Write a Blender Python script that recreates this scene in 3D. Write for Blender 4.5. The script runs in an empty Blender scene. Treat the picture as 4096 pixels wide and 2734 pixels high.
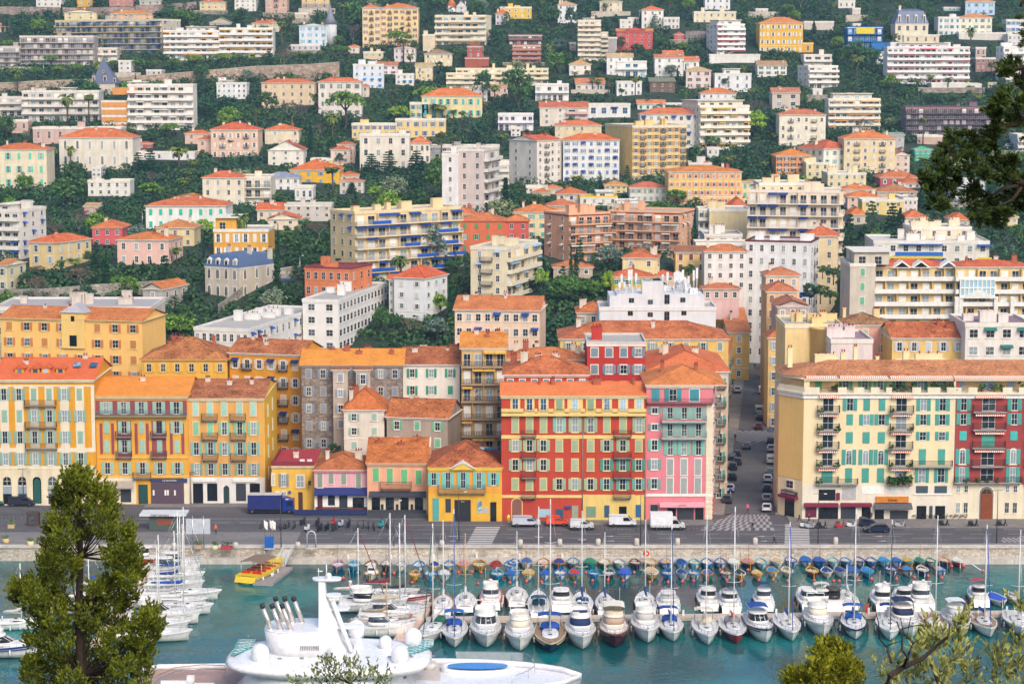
import bpy,math,random
import numpy as np
from math import sin,cos,tan,atan,atan2,asin,sqrt,pi,radians,degrees
from mathutils import Vector,Matrix
random.seed(7)
HAZE=True
SC=bpy.context.scene
COL=SC.collection
F,CX,CY,H=2180.0,512.0,341.5,86.0
PT=atan(277.5/F)
def ray(px,py):
 a,b=(px-CX)/F,(CY-py)/F
 return(a,cos(PT)+b*sin(PT),-sin(PT)+b*cos(PT))
def onY(px,py,Y):
 d=ray(px,py);t=Y/d[1]
 return Vector((d[0]*t,Y,H+d[2]*t))
def onZ(px,py,z):
 d=ray(px,py);t=(z-H)/d[2]
 return Vector((d[0]*t,d[1]*t,z))
def proj(p):
 x,y,z=p[0],p[1],p[2]-H
 dep=y*cos(PT)-z*sin(PT)
 return CX+F*x/dep,CY-F*(y*sin(PT)+z*cos(PT))/dep
K=1024/2347/4
def tp(t,u,v):
 return 256*(t%10)+u*K,(0,171,342,512.5)[t//10]+v*K
YP=[0,396,455,480,520,560,600,690,760,830,860,920,990,1040,1090,1200,1500,1900]
ZP=[2.5,2.5,2.5,4,11,21,31,34.5,37.2,41.5,45.4,58.5,69.2,80.7,91.3,121.6,200,260]
def zhill(Y):return float(np.interp(Y,YP,ZP))
_ys=np.arange(380,1890,2.0)
_py=np.array([proj((0,y,zhill(y)))[1]for y in _ys])
_o=np.argsort(_py)
def Yof(py):return float(np.interp(py,_py[_o],_ys[_o]))
def street_x(Y):return 43.7+.125*(Y-396)
def gz(x,y):
 z=zhill(y)
 if y<456:return z
 c=street_x(min(y,760))+1.5
 t=min(1,max(0,(abs(x-c)-8)/22));t=t*t*(3-2*t)
 if y>700:t=t+(1-t)*min(1,(y-700)/150)
 zv=float(np.interp(y,[456,520,600,640,720,800],[2.5,3.0,5.5,12,30,39]))
 return zv*(1-t)+z*t
def lin(c):
 c=c.lstrip('#');r=[]
 for i in(0,2,4):
  v=int(c[i:i+2],16)/255
  r.append(v/12.92 if v<=.04045 else((v+.055)/1.055)**2.4)
 return r
MATS={}
def _new(key):
 m=bpy.data.materials.new(key);m.use_nodes=True
 nt=m.node_tree;b=nt.nodes['Principled BSDF']
 MATS[key]=m
 return m,nt,b
def N(nt,t,**kw):
 n=nt.nodes.new(t)
 for k,v in kw.items():
  if k in n.inputs.keys():n.inputs[k].default_value=v
  else:setattr(n,k,v)
 return n
def L(nt,a,b):nt.links.new(a,b)
def ramp(nt,fac,stops):
 r=nt.nodes.new('ShaderNodeValToRGB');e=r.color_ramp.elements
 while len(e)<len(stops):e.new(.5)
 for q,(p,c)in zip(e,stops):q.position=p;q.color=(*c,1)if len(c)==3 else c
 if fac is not None:L(nt,fac,r.inputs['Fac'])
 return r.outputs['Color']
def mul(nt,a,b,fac=1.0,mode='MULTIPLY'):
 m=nt.nodes.new('ShaderNodeMix');m.data_type='RGBA';m.blend_type=mode;m.inputs[0].default_value=fac
 L(nt,a,m.inputs[6]);L(nt,b,m.inputs[7])if not isinstance(b,tuple)else setattr(m.inputs[7],'default_value',b)
 return m.outputs[2]
def noise(nt,vec,scale,detail=3,rough=.5,sx=1,sy=1,sz=1):
 mp=N(nt,'ShaderNodeMapping');mp.inputs['Scale'].default_value=(sx,sy,sz);L(nt,vec,mp.inputs[0])
 n=N(nt,'ShaderNodeTexNoise',Scale=scale,Detail=detail,Roughness=rough);L(nt,mp.outputs[0],n.inputs['Vector'])
 return n.outputs['Fac']
def objco(nt):return nt.nodes.new('ShaderNodeTexCoord').outputs['Object']
def bump(nt,b,h,s=.3,d=.05):
 n=N(nt,'ShaderNodeBump',Strength=s,Distance=d);L(nt,h,n.inputs['Height']);L(nt,n.outputs[0],b.inputs['Normal'])
def paint(c,rough=.5,metal=0,spec=.5,key=None,alb=.92):
 k=key or 'paint_%s_%s_%s'%(c,rough,metal)
 if k in MATS:return MATS[k]
 m,nt,b=_new(k)
 l=[x*alb for x in lin(c)]
 oi=nt.nodes.new('ShaderNodeObjectInfo')
 n=noise(nt,objco(nt),1.7,4)
 v=ramp(nt,n,[(.3,(.84,)*3),(.7,(1.05,)*3)])
 v2=ramp(nt,oi.outputs['Random'],[(0,(.9,)*3),(1,(1.04,)*3)])
 rgb=N(nt,'ShaderNodeRGB');rgb.outputs[0].default_value=(*l,1)
 L(nt,mul(nt,mul(nt,rgb.outputs[0],v),v2),b.inputs['Base Color'])
 b.inputs['Roughness'].default_value=rough;b.inputs['Metallic'].default_value=metal
 b.inputs['Specular IOR Level'].default_value=spec
 return m
def plaster(c,stain=.2,alb=.9):
 k='plaster_%s_%s'%(c,stain)
 if k in MATS:return MATS[k]
 m,nt,b=_new(k);co=objco(nt)
 l=[x*alb*.93+.012 for x in lin(c)]
 rgb=N(nt,'ShaderNodeRGB');rgb.outputs[0].default_value=(*l,1)
 a=ramp(nt,noise(nt,co,.25,5,.6),[(.3,(1-stain*.7,)*3),(.65,(1.04,)*3)])
 s=ramp(nt,noise(nt,co,1.0,5,.7,.9,.9,.13),[(.38,(1-stain*.6,1-stain*.7,1-stain*.75)),(.6,(1.02,)*3)])
 f=ramp(nt,noise(nt,co,6,3),[(.3,(.93,)*3),(.7,(1.04,)*3)])
 L(nt,mul(nt,mul(nt,mul(nt,rgb.outputs[0],a),s),f),b.inputs['Base Color'])
 b.inputs['Roughness'].default_value=.92;b.inputs['Specular IOR Level'].default_value=.25
 bump(nt,b,noise(nt,co,9,4),.25,.03)
 return m
def tiles(c,old=.35,alb=.92):
 k='tiles_%s_%s'%(c,old)
 if k in MATS:return MATS[k]
 m,nt,b=_new(k);co=objco(nt)
 l=[x*alb*k_+y for x,k_,y in zip(lin(c),(.82,1.17,.9),(.05,.045,.03))]
 rgb=N(nt,'ShaderNodeRGB');rgb.outputs[0].default_value=(*l,1)
 sc=N(nt,'ShaderNodeVectorMath',operation='MULTIPLY');L(nt,co,sc.inputs[0]);sc.inputs[1].default_value=(3.2,3.2,8.5)
 fl=N(nt,'ShaderNodeVectorMath',operation='FLOOR');L(nt,sc.outputs[0],fl.inputs[0])
 wn=N(nt,'ShaderNodeTexWhiteNoise');L(nt,fl.outputs[0],wn.inputs['Vector'])
 tv=ramp(nt,wn.outputs['Value'],[(0,(1-old*1.3,1-old*1.45,1-old*1.5)),(.25,(1-old*.4,)*3),(.8,(1.03,)*3),(1,(1.1,1.12,1.14))])
 sp=nt.nodes.new('ShaderNodeSeparateXYZ');L(nt,sc.outputs[0],sp.inputs[0])
 fr=N(nt,'ShaderNodeMath',operation='FRACT');L(nt,sp.outputs[2],fr.inputs[0])
 cr=ramp(nt,fr.outputs[0],[(0,(.62,)*3),(.22,(1,)*3),(1,(1.06,)*3)])
 big=ramp(nt,noise(nt,co,.35,5,.65),[(.32,(1-old,1-old*1.15,1-old*1.1)),(.62,(1.05,)*3)])
 L(nt,mul(nt,mul(nt,mul(nt,rgb.outputs[0],tv),cr),big),b.inputs['Base Color'])
 b.inputs['Roughness'].default_value=.85;b.inputs['Specular IOR Level'].default_value=.2
 bump(nt,b,fr.outputs[0],.5,.05)
 return m
def stone(c,c2,scale=1.2,key=None,lum=.9):
 k=key or 'stone_%s_%s_%s'%(c,c2,scale)
 if k in MATS:return MATS[k]
 m,nt,b=_new(k);co=objco(nt)
 mp=N(nt,'ShaderNodeMapping');mp.inputs['Scale'].default_value=(1,1,1.8);L(nt,co,mp.inputs[0])
 v=N(nt,'ShaderNodeTexVoronoi',Scale=scale,Randomness=.9);L(nt,mp.outputs[0],v.inputs['Vector'])
 v2=N(nt,'ShaderNodeTexVoronoi',Scale=scale,Randomness=.9);v2.feature='DISTANCE_TO_EDGE';L(nt,mp.outputs[0],v2.inputs['Vector'])
 A,B_=[x*lum for x in lin(c)],[x*lum for x in lin(c2)]
 s=nt.nodes.new('ShaderNodeSeparateColor');L(nt,v.outputs['Color'],s.inputs[0])
 base=ramp(nt,s.outputs[0],[(0,A),(1,B_)])
 e=ramp(nt,v2.outputs['Distance'],[(0,(.5,)*3),(.08,(1,)*3)])
 g=ramp(nt,noise(nt,co,.4,4),[(.3,(.75,)*3),(.7,(1.08,)*3)])
 L(nt,mul(nt,mul(nt,base,e),g),b.inputs['Base Color'])
 b.inputs['Roughness'].default_value=.95;b.inputs['Specular IOR Level'].default_value=.2
 bump(nt,b,v2.outputs['Distance'],.6,.1)
 return m
def glass(c='#26323c',lite='#8f9aa0',key=None):
 k=key or 'glass_%s_%s'%(c,lite)
 if k in MATS:return MATS[k]
 m,nt,b=_new(k)
 oi=nt.nodes.new('ShaderNodeObjectInfo')
 n=noise(nt,objco(nt),1.4,2)
 ad=N(nt,'ShaderNodeMath',operation='MULTIPLY_ADD');L(nt,n,ad.inputs[0]);ad.inputs[1].default_value=.5;L(nt,oi.outputs['Random'],ad.inputs[2])
 c1=lin(c);c2=lin(lite)
 L(nt,ramp(nt,ad.outputs[0],[(.2,[x*.6 for x in c1]),(.85,c1),(1.0,[(x+y)/2 for x,y in zip(c1,c2)]),(1,c2)]),b.inputs['Base Color'])
 b.inputs['Roughness'].default_value=.12;b.inputs['Specular IOR Level'].default_value=.6
 return m
def foliage(c,c2,key,low=0):
 if key in MATS:return MATS[key]
 m,nt,b=_new(key)
 ge=nt.nodes.new('ShaderNodeNewGeometry');oi=nt.nodes.new('ShaderNodeObjectInfo')
 n=noise(nt,objco(nt),.9,3)
 ad=N(nt,'ShaderNodeMath',operation='MULTIPLY_ADD');L(nt,ge.outputs['Random Per Island'],ad.inputs[0]);ad.inputs[1].default_value=.55;L(nt,n,ad.inputs[2])
 base=ramp(nt,ad.outputs[0],[(.35,lin(c)),(1.0,lin(c2))])
 v=ramp(nt,oi.outputs['Random'],[(0,(.7,.82,.95)),(.5,(1,1,.95)),(1,(1.45,1.3,.85))])
 if low:v=ramp(nt,noise(nt,objco(nt),low,4,.6),[(.3,(.55,.75,.9)),(.47,(.85,.95,.9)),(.6,(1.2,1.15,.8)),(.75,(1.5,1.2,.9))])
 L(nt,mul(nt,base,v),b.inputs['Base Color'])
 b.inputs['Roughness'].default_value=.7;b.inputs['Specular IOR Level'].default_value=.2
 return m
class MB:
 def __init__(s):s.v=[];s.f=[];s.m=[];s.mats=[];s.sm=[]
 def mi(s,m):
  if m not in s.mats:s.mats.append(m)
  return s.mats.index(m)
 def face(s,pts,m,smooth=False):
  n=len(s.v);s.v+=[tuple(p)for p in pts];s.f.append(tuple(range(n,n+len(pts))));s.m.append(s.mi(m));s.sm.append(smooth)
 def box(s,x0,y0,z0,x1,y1,z1,m):
  n=len(s.v);k=s.mi(m)
  s.v+=[(x0,y0,z0),(x1,y0,z0),(x1,y1,z0),(x0,y1,z0),(x0,y0,z1),(x1,y0,z1),(x1,y1,z1),(x0,y1,z1)]
  for q in((0,3,2,1),(4,5,6,7),(0,1,5,4),(1,2,6,5),(2,3,7,6),(3,0,4,7)):
   s.f.append(tuple(n+i for i in q));s.m.append(k);s.sm.append(False)
  return s
 def prism(s,pts,m,axis_pts):
  n=len(pts);a=Vector(axis_pts);k=s.mi(m);b=len(s.v)
  s.v+=[tuple(p)for p in pts]+[tuple(Vector(p)+a)for p in pts]
  s.f.append(tuple(range(b+n-1,b-1,-1)));s.f.append(tuple(range(b+n,b+2*n)));s.m+=[k,k];s.sm+=[False]*2
  for i in range(n):
   j=(i+1)%n;s.f.append((b+i,b+j,b+n+j,b+n+i));s.m.append(k);s.sm.append(False)
  return s
 def loft(s,rings,m,cap=True,smooth=True,closed=True):
  b=len(s.v);n=len(rings[0]);k=s.mi(m)
  for r in rings:s.v+=[tuple(p)for p in r]
  for i in range(len(rings)-1):
   for j in range(n if closed else n-1):
    j2=(j+1)%n
    s.f.append((b+i*n+j,b+i*n+j2,b+(i+1)*n+j2,b+(i+1)*n+j));s.m.append(k);s.sm.append(smooth)
  if cap:
   s.f.append(tuple(b+j for j in range(n-1,-1,-1)));s.f.append(tuple(b+(len(rings)-1)*n+j for j in range(n)))
   s.m+=[k,k];s.sm+=[False]*2
  return s
 def tube(s,pts,r,m,n=6,r2=None,cap=True):
  pts=[Vector(p)for p in pts];rings=[];L_=len(pts)
  for i,p in enumerate(pts):
   d=(pts[min(i+1,L_-1)]-pts[max(i-1,0)]).normalized()
   a=d.cross(Vector((0,0,1)))
   if a.length<.05:a=d.cross(Vector((0,1,0)))
   a.normalize();c=d.cross(a)
   rr=r if r2 is None else r+(r2-r)*i/max(1,L_-1)
   rings.append([p+a*(rr*cos(2*pi*j/n))+c*(rr*sin(2*pi*j/n))for j in range(n)])
  s.loft(rings,m,cap)
  return s
 def lathe(s,prof,m,n=12,cx=0,cy=0,z=0,cap=True):
  s.loft([[(cx+r*cos(2*pi*j/n),cy+r*sin(2*pi*j/n),z+h)for j in range(n)]for r,h in prof],m,cap)
  return s
 def mesh(s,name):
  me=bpy.data.meshes.new(name);me.from_pydata(s.v,[],s.f)
  for m in s.mats:me.materials.append(m)
  me.polygons.foreach_set('material_index',s.m);me.polygons.foreach_set('use_smooth',s.sm)
  me.update();return me
MAT_OF={}
def thing(name,label,cat,loc=(0,0,0),rz=0,group=None,mesh=None):
 o=bpy.data.objects.new(name,mesh);COL.objects.link(o)
 M=Matrix.Translation(Vector(loc))@Matrix.Rotation(rz,4,'Z')
 o.matrix_basis=M;o['label']=label;o['category']=cat;o['kind']='thing'
 if group:o['group']=group
 MAT_OF[o.name]=M
 return o
def part(name,mesh,parent,M=None,world=False,label=None):
 if isinstance(mesh,MB):mesh=mesh.mesh(name)
 o=bpy.data.objects.new(name,mesh);COL.objects.link(o);o.parent=parent
 if M is not None:
  o.matrix_basis=MAT_OF[parent.name].inverted()@M if world else M
 if label:o['label']=label
 return o
def struct(name,mesh,kind='structure'):
 if isinstance(mesh,MB):mesh=mesh.mesh(name)
 o=bpy.data.objects.new(name,mesh);COL.objects.link(o);o['kind']=kind
 return o
def clone(o,M=None,parent=None,label=None):
 c=o.copy();COL.objects.link(c);c.parent=parent
 if M is not None:c.matrix_basis=M;MAT_OF[c.name]=M
 if label:c['label']=label
 for ch in KIDS(o):clone(ch,None,c)
 return c
_kids={}
def KIDS(o):
 k=o.name
 if k not in _kids:_kids[k]=list(o.children)
 return _kids[k]
def T3(x,y,z):return Matrix.Translation((x,y,z))
def RZ(a):return Matrix.Rotation(a,4,'Z')
WHITE=paint('#f2efe8',.6)
cam=bpy.data.objects.new('camera',bpy.data.cameras.new('camera'));COL.objects.link(cam)
cam.location=(0,0,H);cam.rotation_euler=(pi/2-PT,0,0)
cam.data.sensor_width=36;cam.data.lens=F/1024*36;cam.data.clip_end=9000;cam.data.clip_start=.5
cam.data.shift_y=0
SC.camera=cam
SUN_EL,SUN_AZ=radians(40),radians(157)
w=bpy.data.worlds.new('World');SC.world=w;w.use_nodes=True
nt=w.node_tree;bg=nt.nodes['Background']
sk=nt.nodes.new('ShaderNodeTexSky');sk.sky_type='NISHITA';sk.sun_disc=False
sk.sun_elevation=SUN_EL;sk.sun_rotation=SUN_AZ;sk.air_density=1.0;sk.dust_density=3.0;sk.ozone_density=1.0
nt.links.new(sk.outputs[0],bg.inputs[0]);bg.inputs[1].default_value=.15
sl=bpy.data.lights.new('sun','SUN');sl.energy=1.5;sl.angle=radians(28);sl.color=(1,.89,.76)
so=bpy.data.objects.new('sun',sl);COL.objects.link(so)
sd=Vector((sin(SUN_AZ)*cos(SUN_EL),cos(SUN_AZ)*cos(SUN_EL),sin(SUN_EL)))
so.rotation_euler=(-sd).to_track_quat('-Z','Y').to_euler();so.location=(200,-200,400)
SC.view_settings.view_transform='Standard';SC.view_settings.look='None';SC.view_settings.gamma=1
SC.view_settings.exposure=.58
SC.cycles.max_bounces=6;SC.cycles.diffuse_bounces=3;SC.cycles.glossy_bounces=3;SC.cycles.transmission_bounces=4
SC.cycles.volume_bounces=0;SC.cycles.use_adaptive_sampling=True;SC.cycles.adaptive_threshold=.02
SC.cycles.use_denoising=True;SC.cycles.sample_clamp_indirect=4
def m_ground():
 m,nt,b=_new('hill_soil');co=objco(nt)
 a=ramp(nt,noise(nt,co,.03,6),[(.3,(.012,.03,.014)),(.5,(.02,.042,.018)),(.75,(.045,.055,.03))])
 f=ramp(nt,noise(nt,co,.6,5),[(.3,(.6,)*3),(.7,(1.2,)*3)])
 L(nt,mul(nt,a,f),b.inputs['Base Color']);b.inputs['Roughness'].default_value=1
 return m
def m_asphalt(key='asphalt',c=(.07,.068,.078),c2=(.125,.118,.125)):
 m,nt,b=_new(key);co=objco(nt)
 a=ramp(nt,noise(nt,co,.12,6,.65,.35,1.6,1),[(.3,c),(.7,c2)])
 f=ramp(nt,noise(nt,co,1.1,5,.7),[(.3,(.8,)*3),(.7,(1.1,)*3)])
 v=N(nt,'ShaderNodeTexVoronoi',Scale=.11);v.feature='DISTANCE_TO_EDGE';L(nt,co,v.inputs['Vector'])
 e=ramp(nt,v.outputs['Distance'],[(0,(.72,)*3),(.012,(1,)*3)])
 L(nt,mul(nt,mul(nt,a,f),e),b.inputs['Base Color']);b.inputs['Roughness'].default_value=.8
 return m
ASPH=m_asphalt();PAVE=m_asphalt('pavement_concrete',(.16,.15,.15),(.24,.225,.215))
SOIL=m_ground()
QY=373.0
xs=list(np.concatenate([np.arange(-700,-150,25),np.arange(-150,151,5.0),np.arange(175,701,25)]))
ys=list(np.concatenate([[QY],np.arange(380,460,20),np.arange(460,860,8),np.arange(860,1900,20)]))
V=[]
for y in ys:
 for x in xs:
  n=0 if y<456 else .8*sin(x*.05+y*.03)+.5*sin(x*.13-y*.07)
  st=abs(x-street_x(y))<16 and y<660
  V.append((x,y,gz(x,y)+(0 if st else n-.1*(y>456))))
nx=len(xs)
Fc=[(j*nx+i,j*nx+i+1,(j+1)*nx+i+1,(j+1)*nx+i)for j in range(len(ys)-1)for i in range(nx-1)]
me=bpy.data.meshes.new('hillside');me.from_pydata(V,[],Fc);me.materials.append(SOIL)
struct('hillside_terrain',me)
mb=MB();R=[]
for y,z in((-300,84),(-3,84),(3,83.5),(12,78),(30,66),(60,44),(110,20),(170,3),(200,-6)):
 R.append([(x,y,z+2.5*sin(x*.11+y*.2)*(abs(x)>3))for x in range(-400,401,20)])
mb.loft(R,SOIL,cap=False,closed=False)
struct('near_hill_terrain',mb)
m,nt,b=_new('harbour_water');co=objco(nt)
n1=noise(nt,co,.9,4,.6,1,.55,1);n2=noise(nt,co,.035,3,.5)
c=ramp(nt,n2,[(.35,(.002,.05,.056)),(.5,(.003,.095,.1)),(.68,(.008,.19,.19))])
L(nt,c,b.inputs['Base Color']);b.inputs['Roughness'].default_value=.06;b.inputs['Specular IOR Level'].default_value=.5;b.inputs['IOR'].default_value=1.33
ad=N(nt,'ShaderNodeMath',operation='MULTIPLY_ADD');L(nt,noise(nt,co,.25,3,.5,1,.6,1),ad.inputs[0]);ad.inputs[1].default_value=2.0;L(nt,n1,ad.inputs[2])
bump(nt,b,ad.outputs[0],.55,.12)
mb=MB();mb.face([(-900,60,0),(900,60,0),(900,QY+1,0),(-900,QY+1,0)],m);struct('harbour_water',mb)
LIME=stone('#d8d0c2','#b5aa9a',1.6,'quay_limestone')
LIMES=plaster('#ddd6ca',.3)
mb=MB()
xl=onZ(0,548,2.5).x
mb.box(-400,QY-.1,-3,400,QY+.3,2.35,LIME)
mb.box(-400,QY-.35,2.35,400,QY+1.5,2.62,LIMES)
mb.box(-62,QY-2.6,-2,96,QY-.1,.75,LIMES)
struct('quay_wall',mb)
ROAD=MB();ROAD.face([(-400,QY+1.5,2.52),(400,QY+1.5,2.52),(400,400.5,2.52),(-400,400.5,2.52)],ASPH)
ROAD.face([(-400,400.5,2.52),(-20,400.5,2.52),(-20,412,2.52),(-400,412,2.52)],ASPH)
struct('quay_road',ROAD)
mb=MB();mb.face([(-400,QY+1.5,2.54),(-38,QY+1.5,2.54),(-38,QY+12,2.54),(-400,QY+12,2.54)],PAVE)
struct('quay_promenade',mb)
MARK=paint('#e9e6e2',.7,alb=.75);mb=MB();z=2.535
def dash(x0,x1,y,w=.13,step=None,on=3):
 if step is None:mb.face([(x0,y,z),(x1,y,z),(x1,y+w,z),(x0,y+w,z)],MARK);return
 x=x0
 while x<x1:mb.face([(x,y,z),(x+on,y,z),(x+on,y+w,z),(x,y+w,z)],MARK);x+=step
dash(-37,200,QY+2.6);dash(-37,200,QY+7.0,.12,9,5);dash(-37,200,QY+10.3,.12,7,4);dash(-37,200,QY+14,.12,9,5);dash(-20,200,QY+18,.16)
dash(-90,-25,QY+20,.15,5,3);dash(-90,-10,QY+23.5,.15)
for x in(-10,18,45,66,92):
 for yy in(QY+4.6,QY+8.5):
  mb.face([(x,yy,z),(x+3.5,yy,z),(x+3.5,yy+.12,z),(x,yy+.12,z)],MARK)
  mb.face([(x-1.6,yy+.06,z),(x,yy-.3,z),(x,yy+.42,z)],MARK)
def zebra(t,u0,v0,u1,v1,n,wx):
 a,b=onZ(*tp(t,u0,v0),2.5),onZ(*tp(t,u1,v1),2.5)
 for i in range(n):
  p=a.lerp(b,(i+.5)/n);h=abs(b.y-a.y)/n*.27
  mb.face([(p.x-wx,p.y-h,z+.004),(p.x+wx,p.y-h,z+.004),(p.x+wx,p.y+h,z+.004),(p.x-wx,p.y+h,z+.004)],MARK)
zebra(31,2030,315,2130,125,12,2.2);zebra(33,267,295,267,100,13,2.2);zebra(30,1290,290,1330,200,8,3.6)
struct('road_markings',mb)
def checker(name,pts,nu,nv,light,dark,zz=.03):
 g=MB();a,b,c,d=[Vector(p)for p in pts]
 for i in range(nu):
  for j in range(nv):
   f=lambda s,t:(a.lerp(b,s).lerp(d.lerp(c,s),t))+Vector((0,0,zz))
   g.face([f(i/nu,j/nv),f((i+1)/nu,j/nv),f((i+1)/nu,(j+1)/nv),f(i/nu,(j+1)/nv)],light if(i+j)%2 else dark)
 struct(name,g)
LT=paint('#aeaaaa',.8);DK=paint('#68646a',.8)
checker('checkered_crossing',[onZ(*tp(32,1690,160),2.5),onZ(*tp(33,60,160),2.5),onZ(*tp(32,2347,2),2.5),onZ(*tp(32,2030,2),2.5)],20,6,LT,DK,.036)
checker('checkered_crossing',[onZ(*tp(33,2130,270),2.5),onZ(*tp(33,2420,270),2.5),onZ(*tp(33,2420,225),2.5),onZ(*tp(33,2150,225),2.5)],12,4,LT,DK,.036)
mb=MB();R=[]
for y in[400.6]+list(range(410,606,8)):
 c=street_x(y);k=y>480;R.append([(c-(4 if k else 4.6),y,gz(c,y)+.12),(c+(3.5 if k else 5),y,gz(c,y)+.12)])
mb.loft(R,m_asphalt('street_asphalt',(.1,.097,.107),(.16,.152,.16)),cap=False,closed=False,smooth=False);struct('side_street_road',mb)
SGR=[plaster('#a19a94',.3),plaster('#8f8a86',.3)]
for nm,off0,off1 in(('side_street_pavement',-8,-4.6),('side_street_pavement',5,8)):
 mb=MB();R=[]
 for y in[400.6]+list(range(410,640,8)):
  c=street_x(y);z0=gz(c,y);o0,o1=(off0,off1)if y<480 else((off0,-4)if off0<0 else(3.5,6));R.append([(c+o0,y,z0+.24),(c+o1,y,z0+.24),(c+o1,y,z0-.4),(c+o0,y,z0-.4)])
 mb.loft(R,SGR[0],smooth=False);struct(nm,mb)
mb=MB()
for i in range(34):
 y=604+i*1.1;c=street_x(y)+.5;mb.box(c-4,y,4,c+3.5,y+1.4,5.8+i*.22,SGR[i%2])
struct('street_steps',mb)
checker('checkered_crossing',[(street_x(478)-4.5,478,gz(street_x(478),478)+.14),(street_x(478)+4.9,478,gz(street_x(478),478)+.14),(street_x(492)+3.4,492,gz(street_x(492),492)+.15),(street_x(492)-4,492,gz(street_x(492),492)+.15)],10,10,LT,DK,.04)
mb=MB()
mb.box(-70,407.5,2.4,-20,411.5,2.66,SGR[1]);mb.box(-20,397,2.4,37,404,2.66,SGR[1]);mb.box(-26,399,2.4,-20,407.5,2.66,SGR[1])
mb.box(51,388.5,2.4,140,400,2.66,SGR[1]);mb.box(8,391,2.4,37,397,2.66,SGR[1]);struct('quay_pavement',mb)
WM={}
FR=paint('#ece9e2',.55);GL=glass();GLD=glass('#1a2026','#4a565e','glass_dark');GLB=glass('#3a5d7a','#9fc0d0','glass_blue')
IRON=paint('#3a3d40',.6);DARKRAIL=paint('#2a2f3a',.6)
def q(x,s=.1):return max(s,round(x/s)*s)
def arch_pts(w,h,n=8):
 r=w/2;return[(-r,0),(r,0),(r,h-r)]+[(r*cos(pi*i/n),h-r+r*sin(pi*i/n))for i in range(1,n)]+[(-r,h-r)]
def win_mesh(w,h,trim=None,shut=None,code='p',frame=FR,gl=GL,arch=False,sill=True):
 w,h=q(w),q(h)
 key=(w,h,trim and trim.name,shut and shut.name,code,frame.name,gl.name,arch)
 if key in WM:return WM[key]
 m=MB()
 if trim:
  t=.16
  if arch:m.prism([(x*(w+2*t)/w,-.05,z*1.0+(t if z>0 else-t))for x,z in arch_pts(w,h)],trim,(0,.1,0))
  else:m.box(-w/2-t,-.05,-t,w/2+t,.05,h+t,trim)
  if sill:m.box(-w/2-t-.06,-.16,-t-.02,w/2+t+.06,.05,-t+.1,trim)
 if code=='c':
  m.box(-w/2,-.11,0,w/2,.04,h,shut);m.box(-.02,-.13,0,.02,.02,h,FR if False else shut)
  n=max(3,int(h/.35))
  for i in range(n):m.box(-w/2+.07,-.13,.08+i*(h-.1)/n,w/2-.07,0,.08+(i+.5)*(h-.1)/n,shut)
 elif arch:
  m.prism([(x,-.07,z)for x,z in arch_pts(w,h)],frame,(0,.1,0))
  for s in(-1,1):
   pts=[(x*.44/.5*.5+s*w*.235,z)for x,z in[]]
  m.prism([(x*.8,-.085,.08+z*.92)for x,z in arch_pts(w,h)],gl,(0,.1,0))
  m.box(-.035,-.1,.05,.035,0,h-.06,frame);m.box(-w*.4,-.1,h-w*.55,w*.4,0,h-w*.55+.06,frame)
 else:
  m.box(-w/2,-.065,0,w/2,.05,h,frame)
  f=.07;c=.035;nr=2 if h>1.2 else 1;hh=(h-f)/nr
  for sx in(-1,1):
   x0,x1=(c,w/2-f)if sx>0 else(-w/2+f,-c)
   for r in range(nr):m.box(x0,-.085,f+r*hh,x1,0,(r+1)*hh-.0,gl)
  if trim is None and sill:m.box(-w/2-.08,-.14,-.1,w/2+.08,.05,0,frame)
 if code=='O':
  for s in(-1,1):
   x0=s*(w/2+w*.26);m.box(x0-w*.24,-.1,-.03,x0+w*.24,.03,h+.03,shut)
 WM[key]=m.mesh('window');return WM[key]
def shut_mesh(w,h,mat):
 w,h=q(w),q(h);key=('s',w,h,mat.name)
 if key not in WM:
  m=MB();m.box(-w/2,-.1,0,w/2,-.005,h,mat)
  n=max(2,int(h/.7))
  for i in range(n):
   z0=.08+i*(h-.1)/n;z1=.02+(i+1)*(h-.1)/n
   k=max(2,int((z1-z0)/.16))
   for j in range(k):m.box(-w/2+.06,-.125,z0+j*(z1-z0)/k,w/2-.06,-.05,z0+(j+.5)*(z1-z0)/k,mat)
  WM[key]=m.mesh('shutter')
 return WM[key]
def rail_mesh(w,d,h=1.0,mat=IRON,slab=None,bars=.16,under=True):
 w,d=q(w,.2),q(d);key=('r',w,d,h,mat.name,slab and slab.name,bars)
 if key not in WM:
  m=MB();sl=slab or plaster('#c9bfae',.3)
  m.box(-w/2,-d,-.16,w/2,.03,0,sl);m.box(-w/2-.04,-d-.05,-.1,w/2+.04,-d,-.03,mat)
  if under:
   for s in(-1,1):m.prism([(s*(w/2-.25)-.05,0,-.17),(s*(w/2-.25)-.05,-d*.85,-.17),(s*(w/2-.25)-.05,0,-.6)],mat,(.1,0,0))
  R=MB()
  for z in(h-.05,.08):R.box(-w/2,-d,z,w/2,-d+.05,z+.05,mat);[R.box(s*w/2-.025,-d+.05,z,s*w/2+.025,0,z+.05,mat)for s in(-1,1)]
  n=int(w/bars)
  for i in range(n+1):x=-w/2+i*w/n;R.box(x-.02,-d+.01,.08,x+.02,-d+.04,h,mat)
  k=max(1,int(d/bars))
  for i in range(k):
   for s in(-1,1):R.box(s*w/2-.015,-d+i*d/k,.08,s*w/2+.015,-d+i*d/k+.03,h,mat)
  WM[key]=(m.mesh('balcony'),R.mesh('railing'))
 return WM[key]
SHC={}
def shm(c):return paint(c,.6)if c else None
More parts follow.
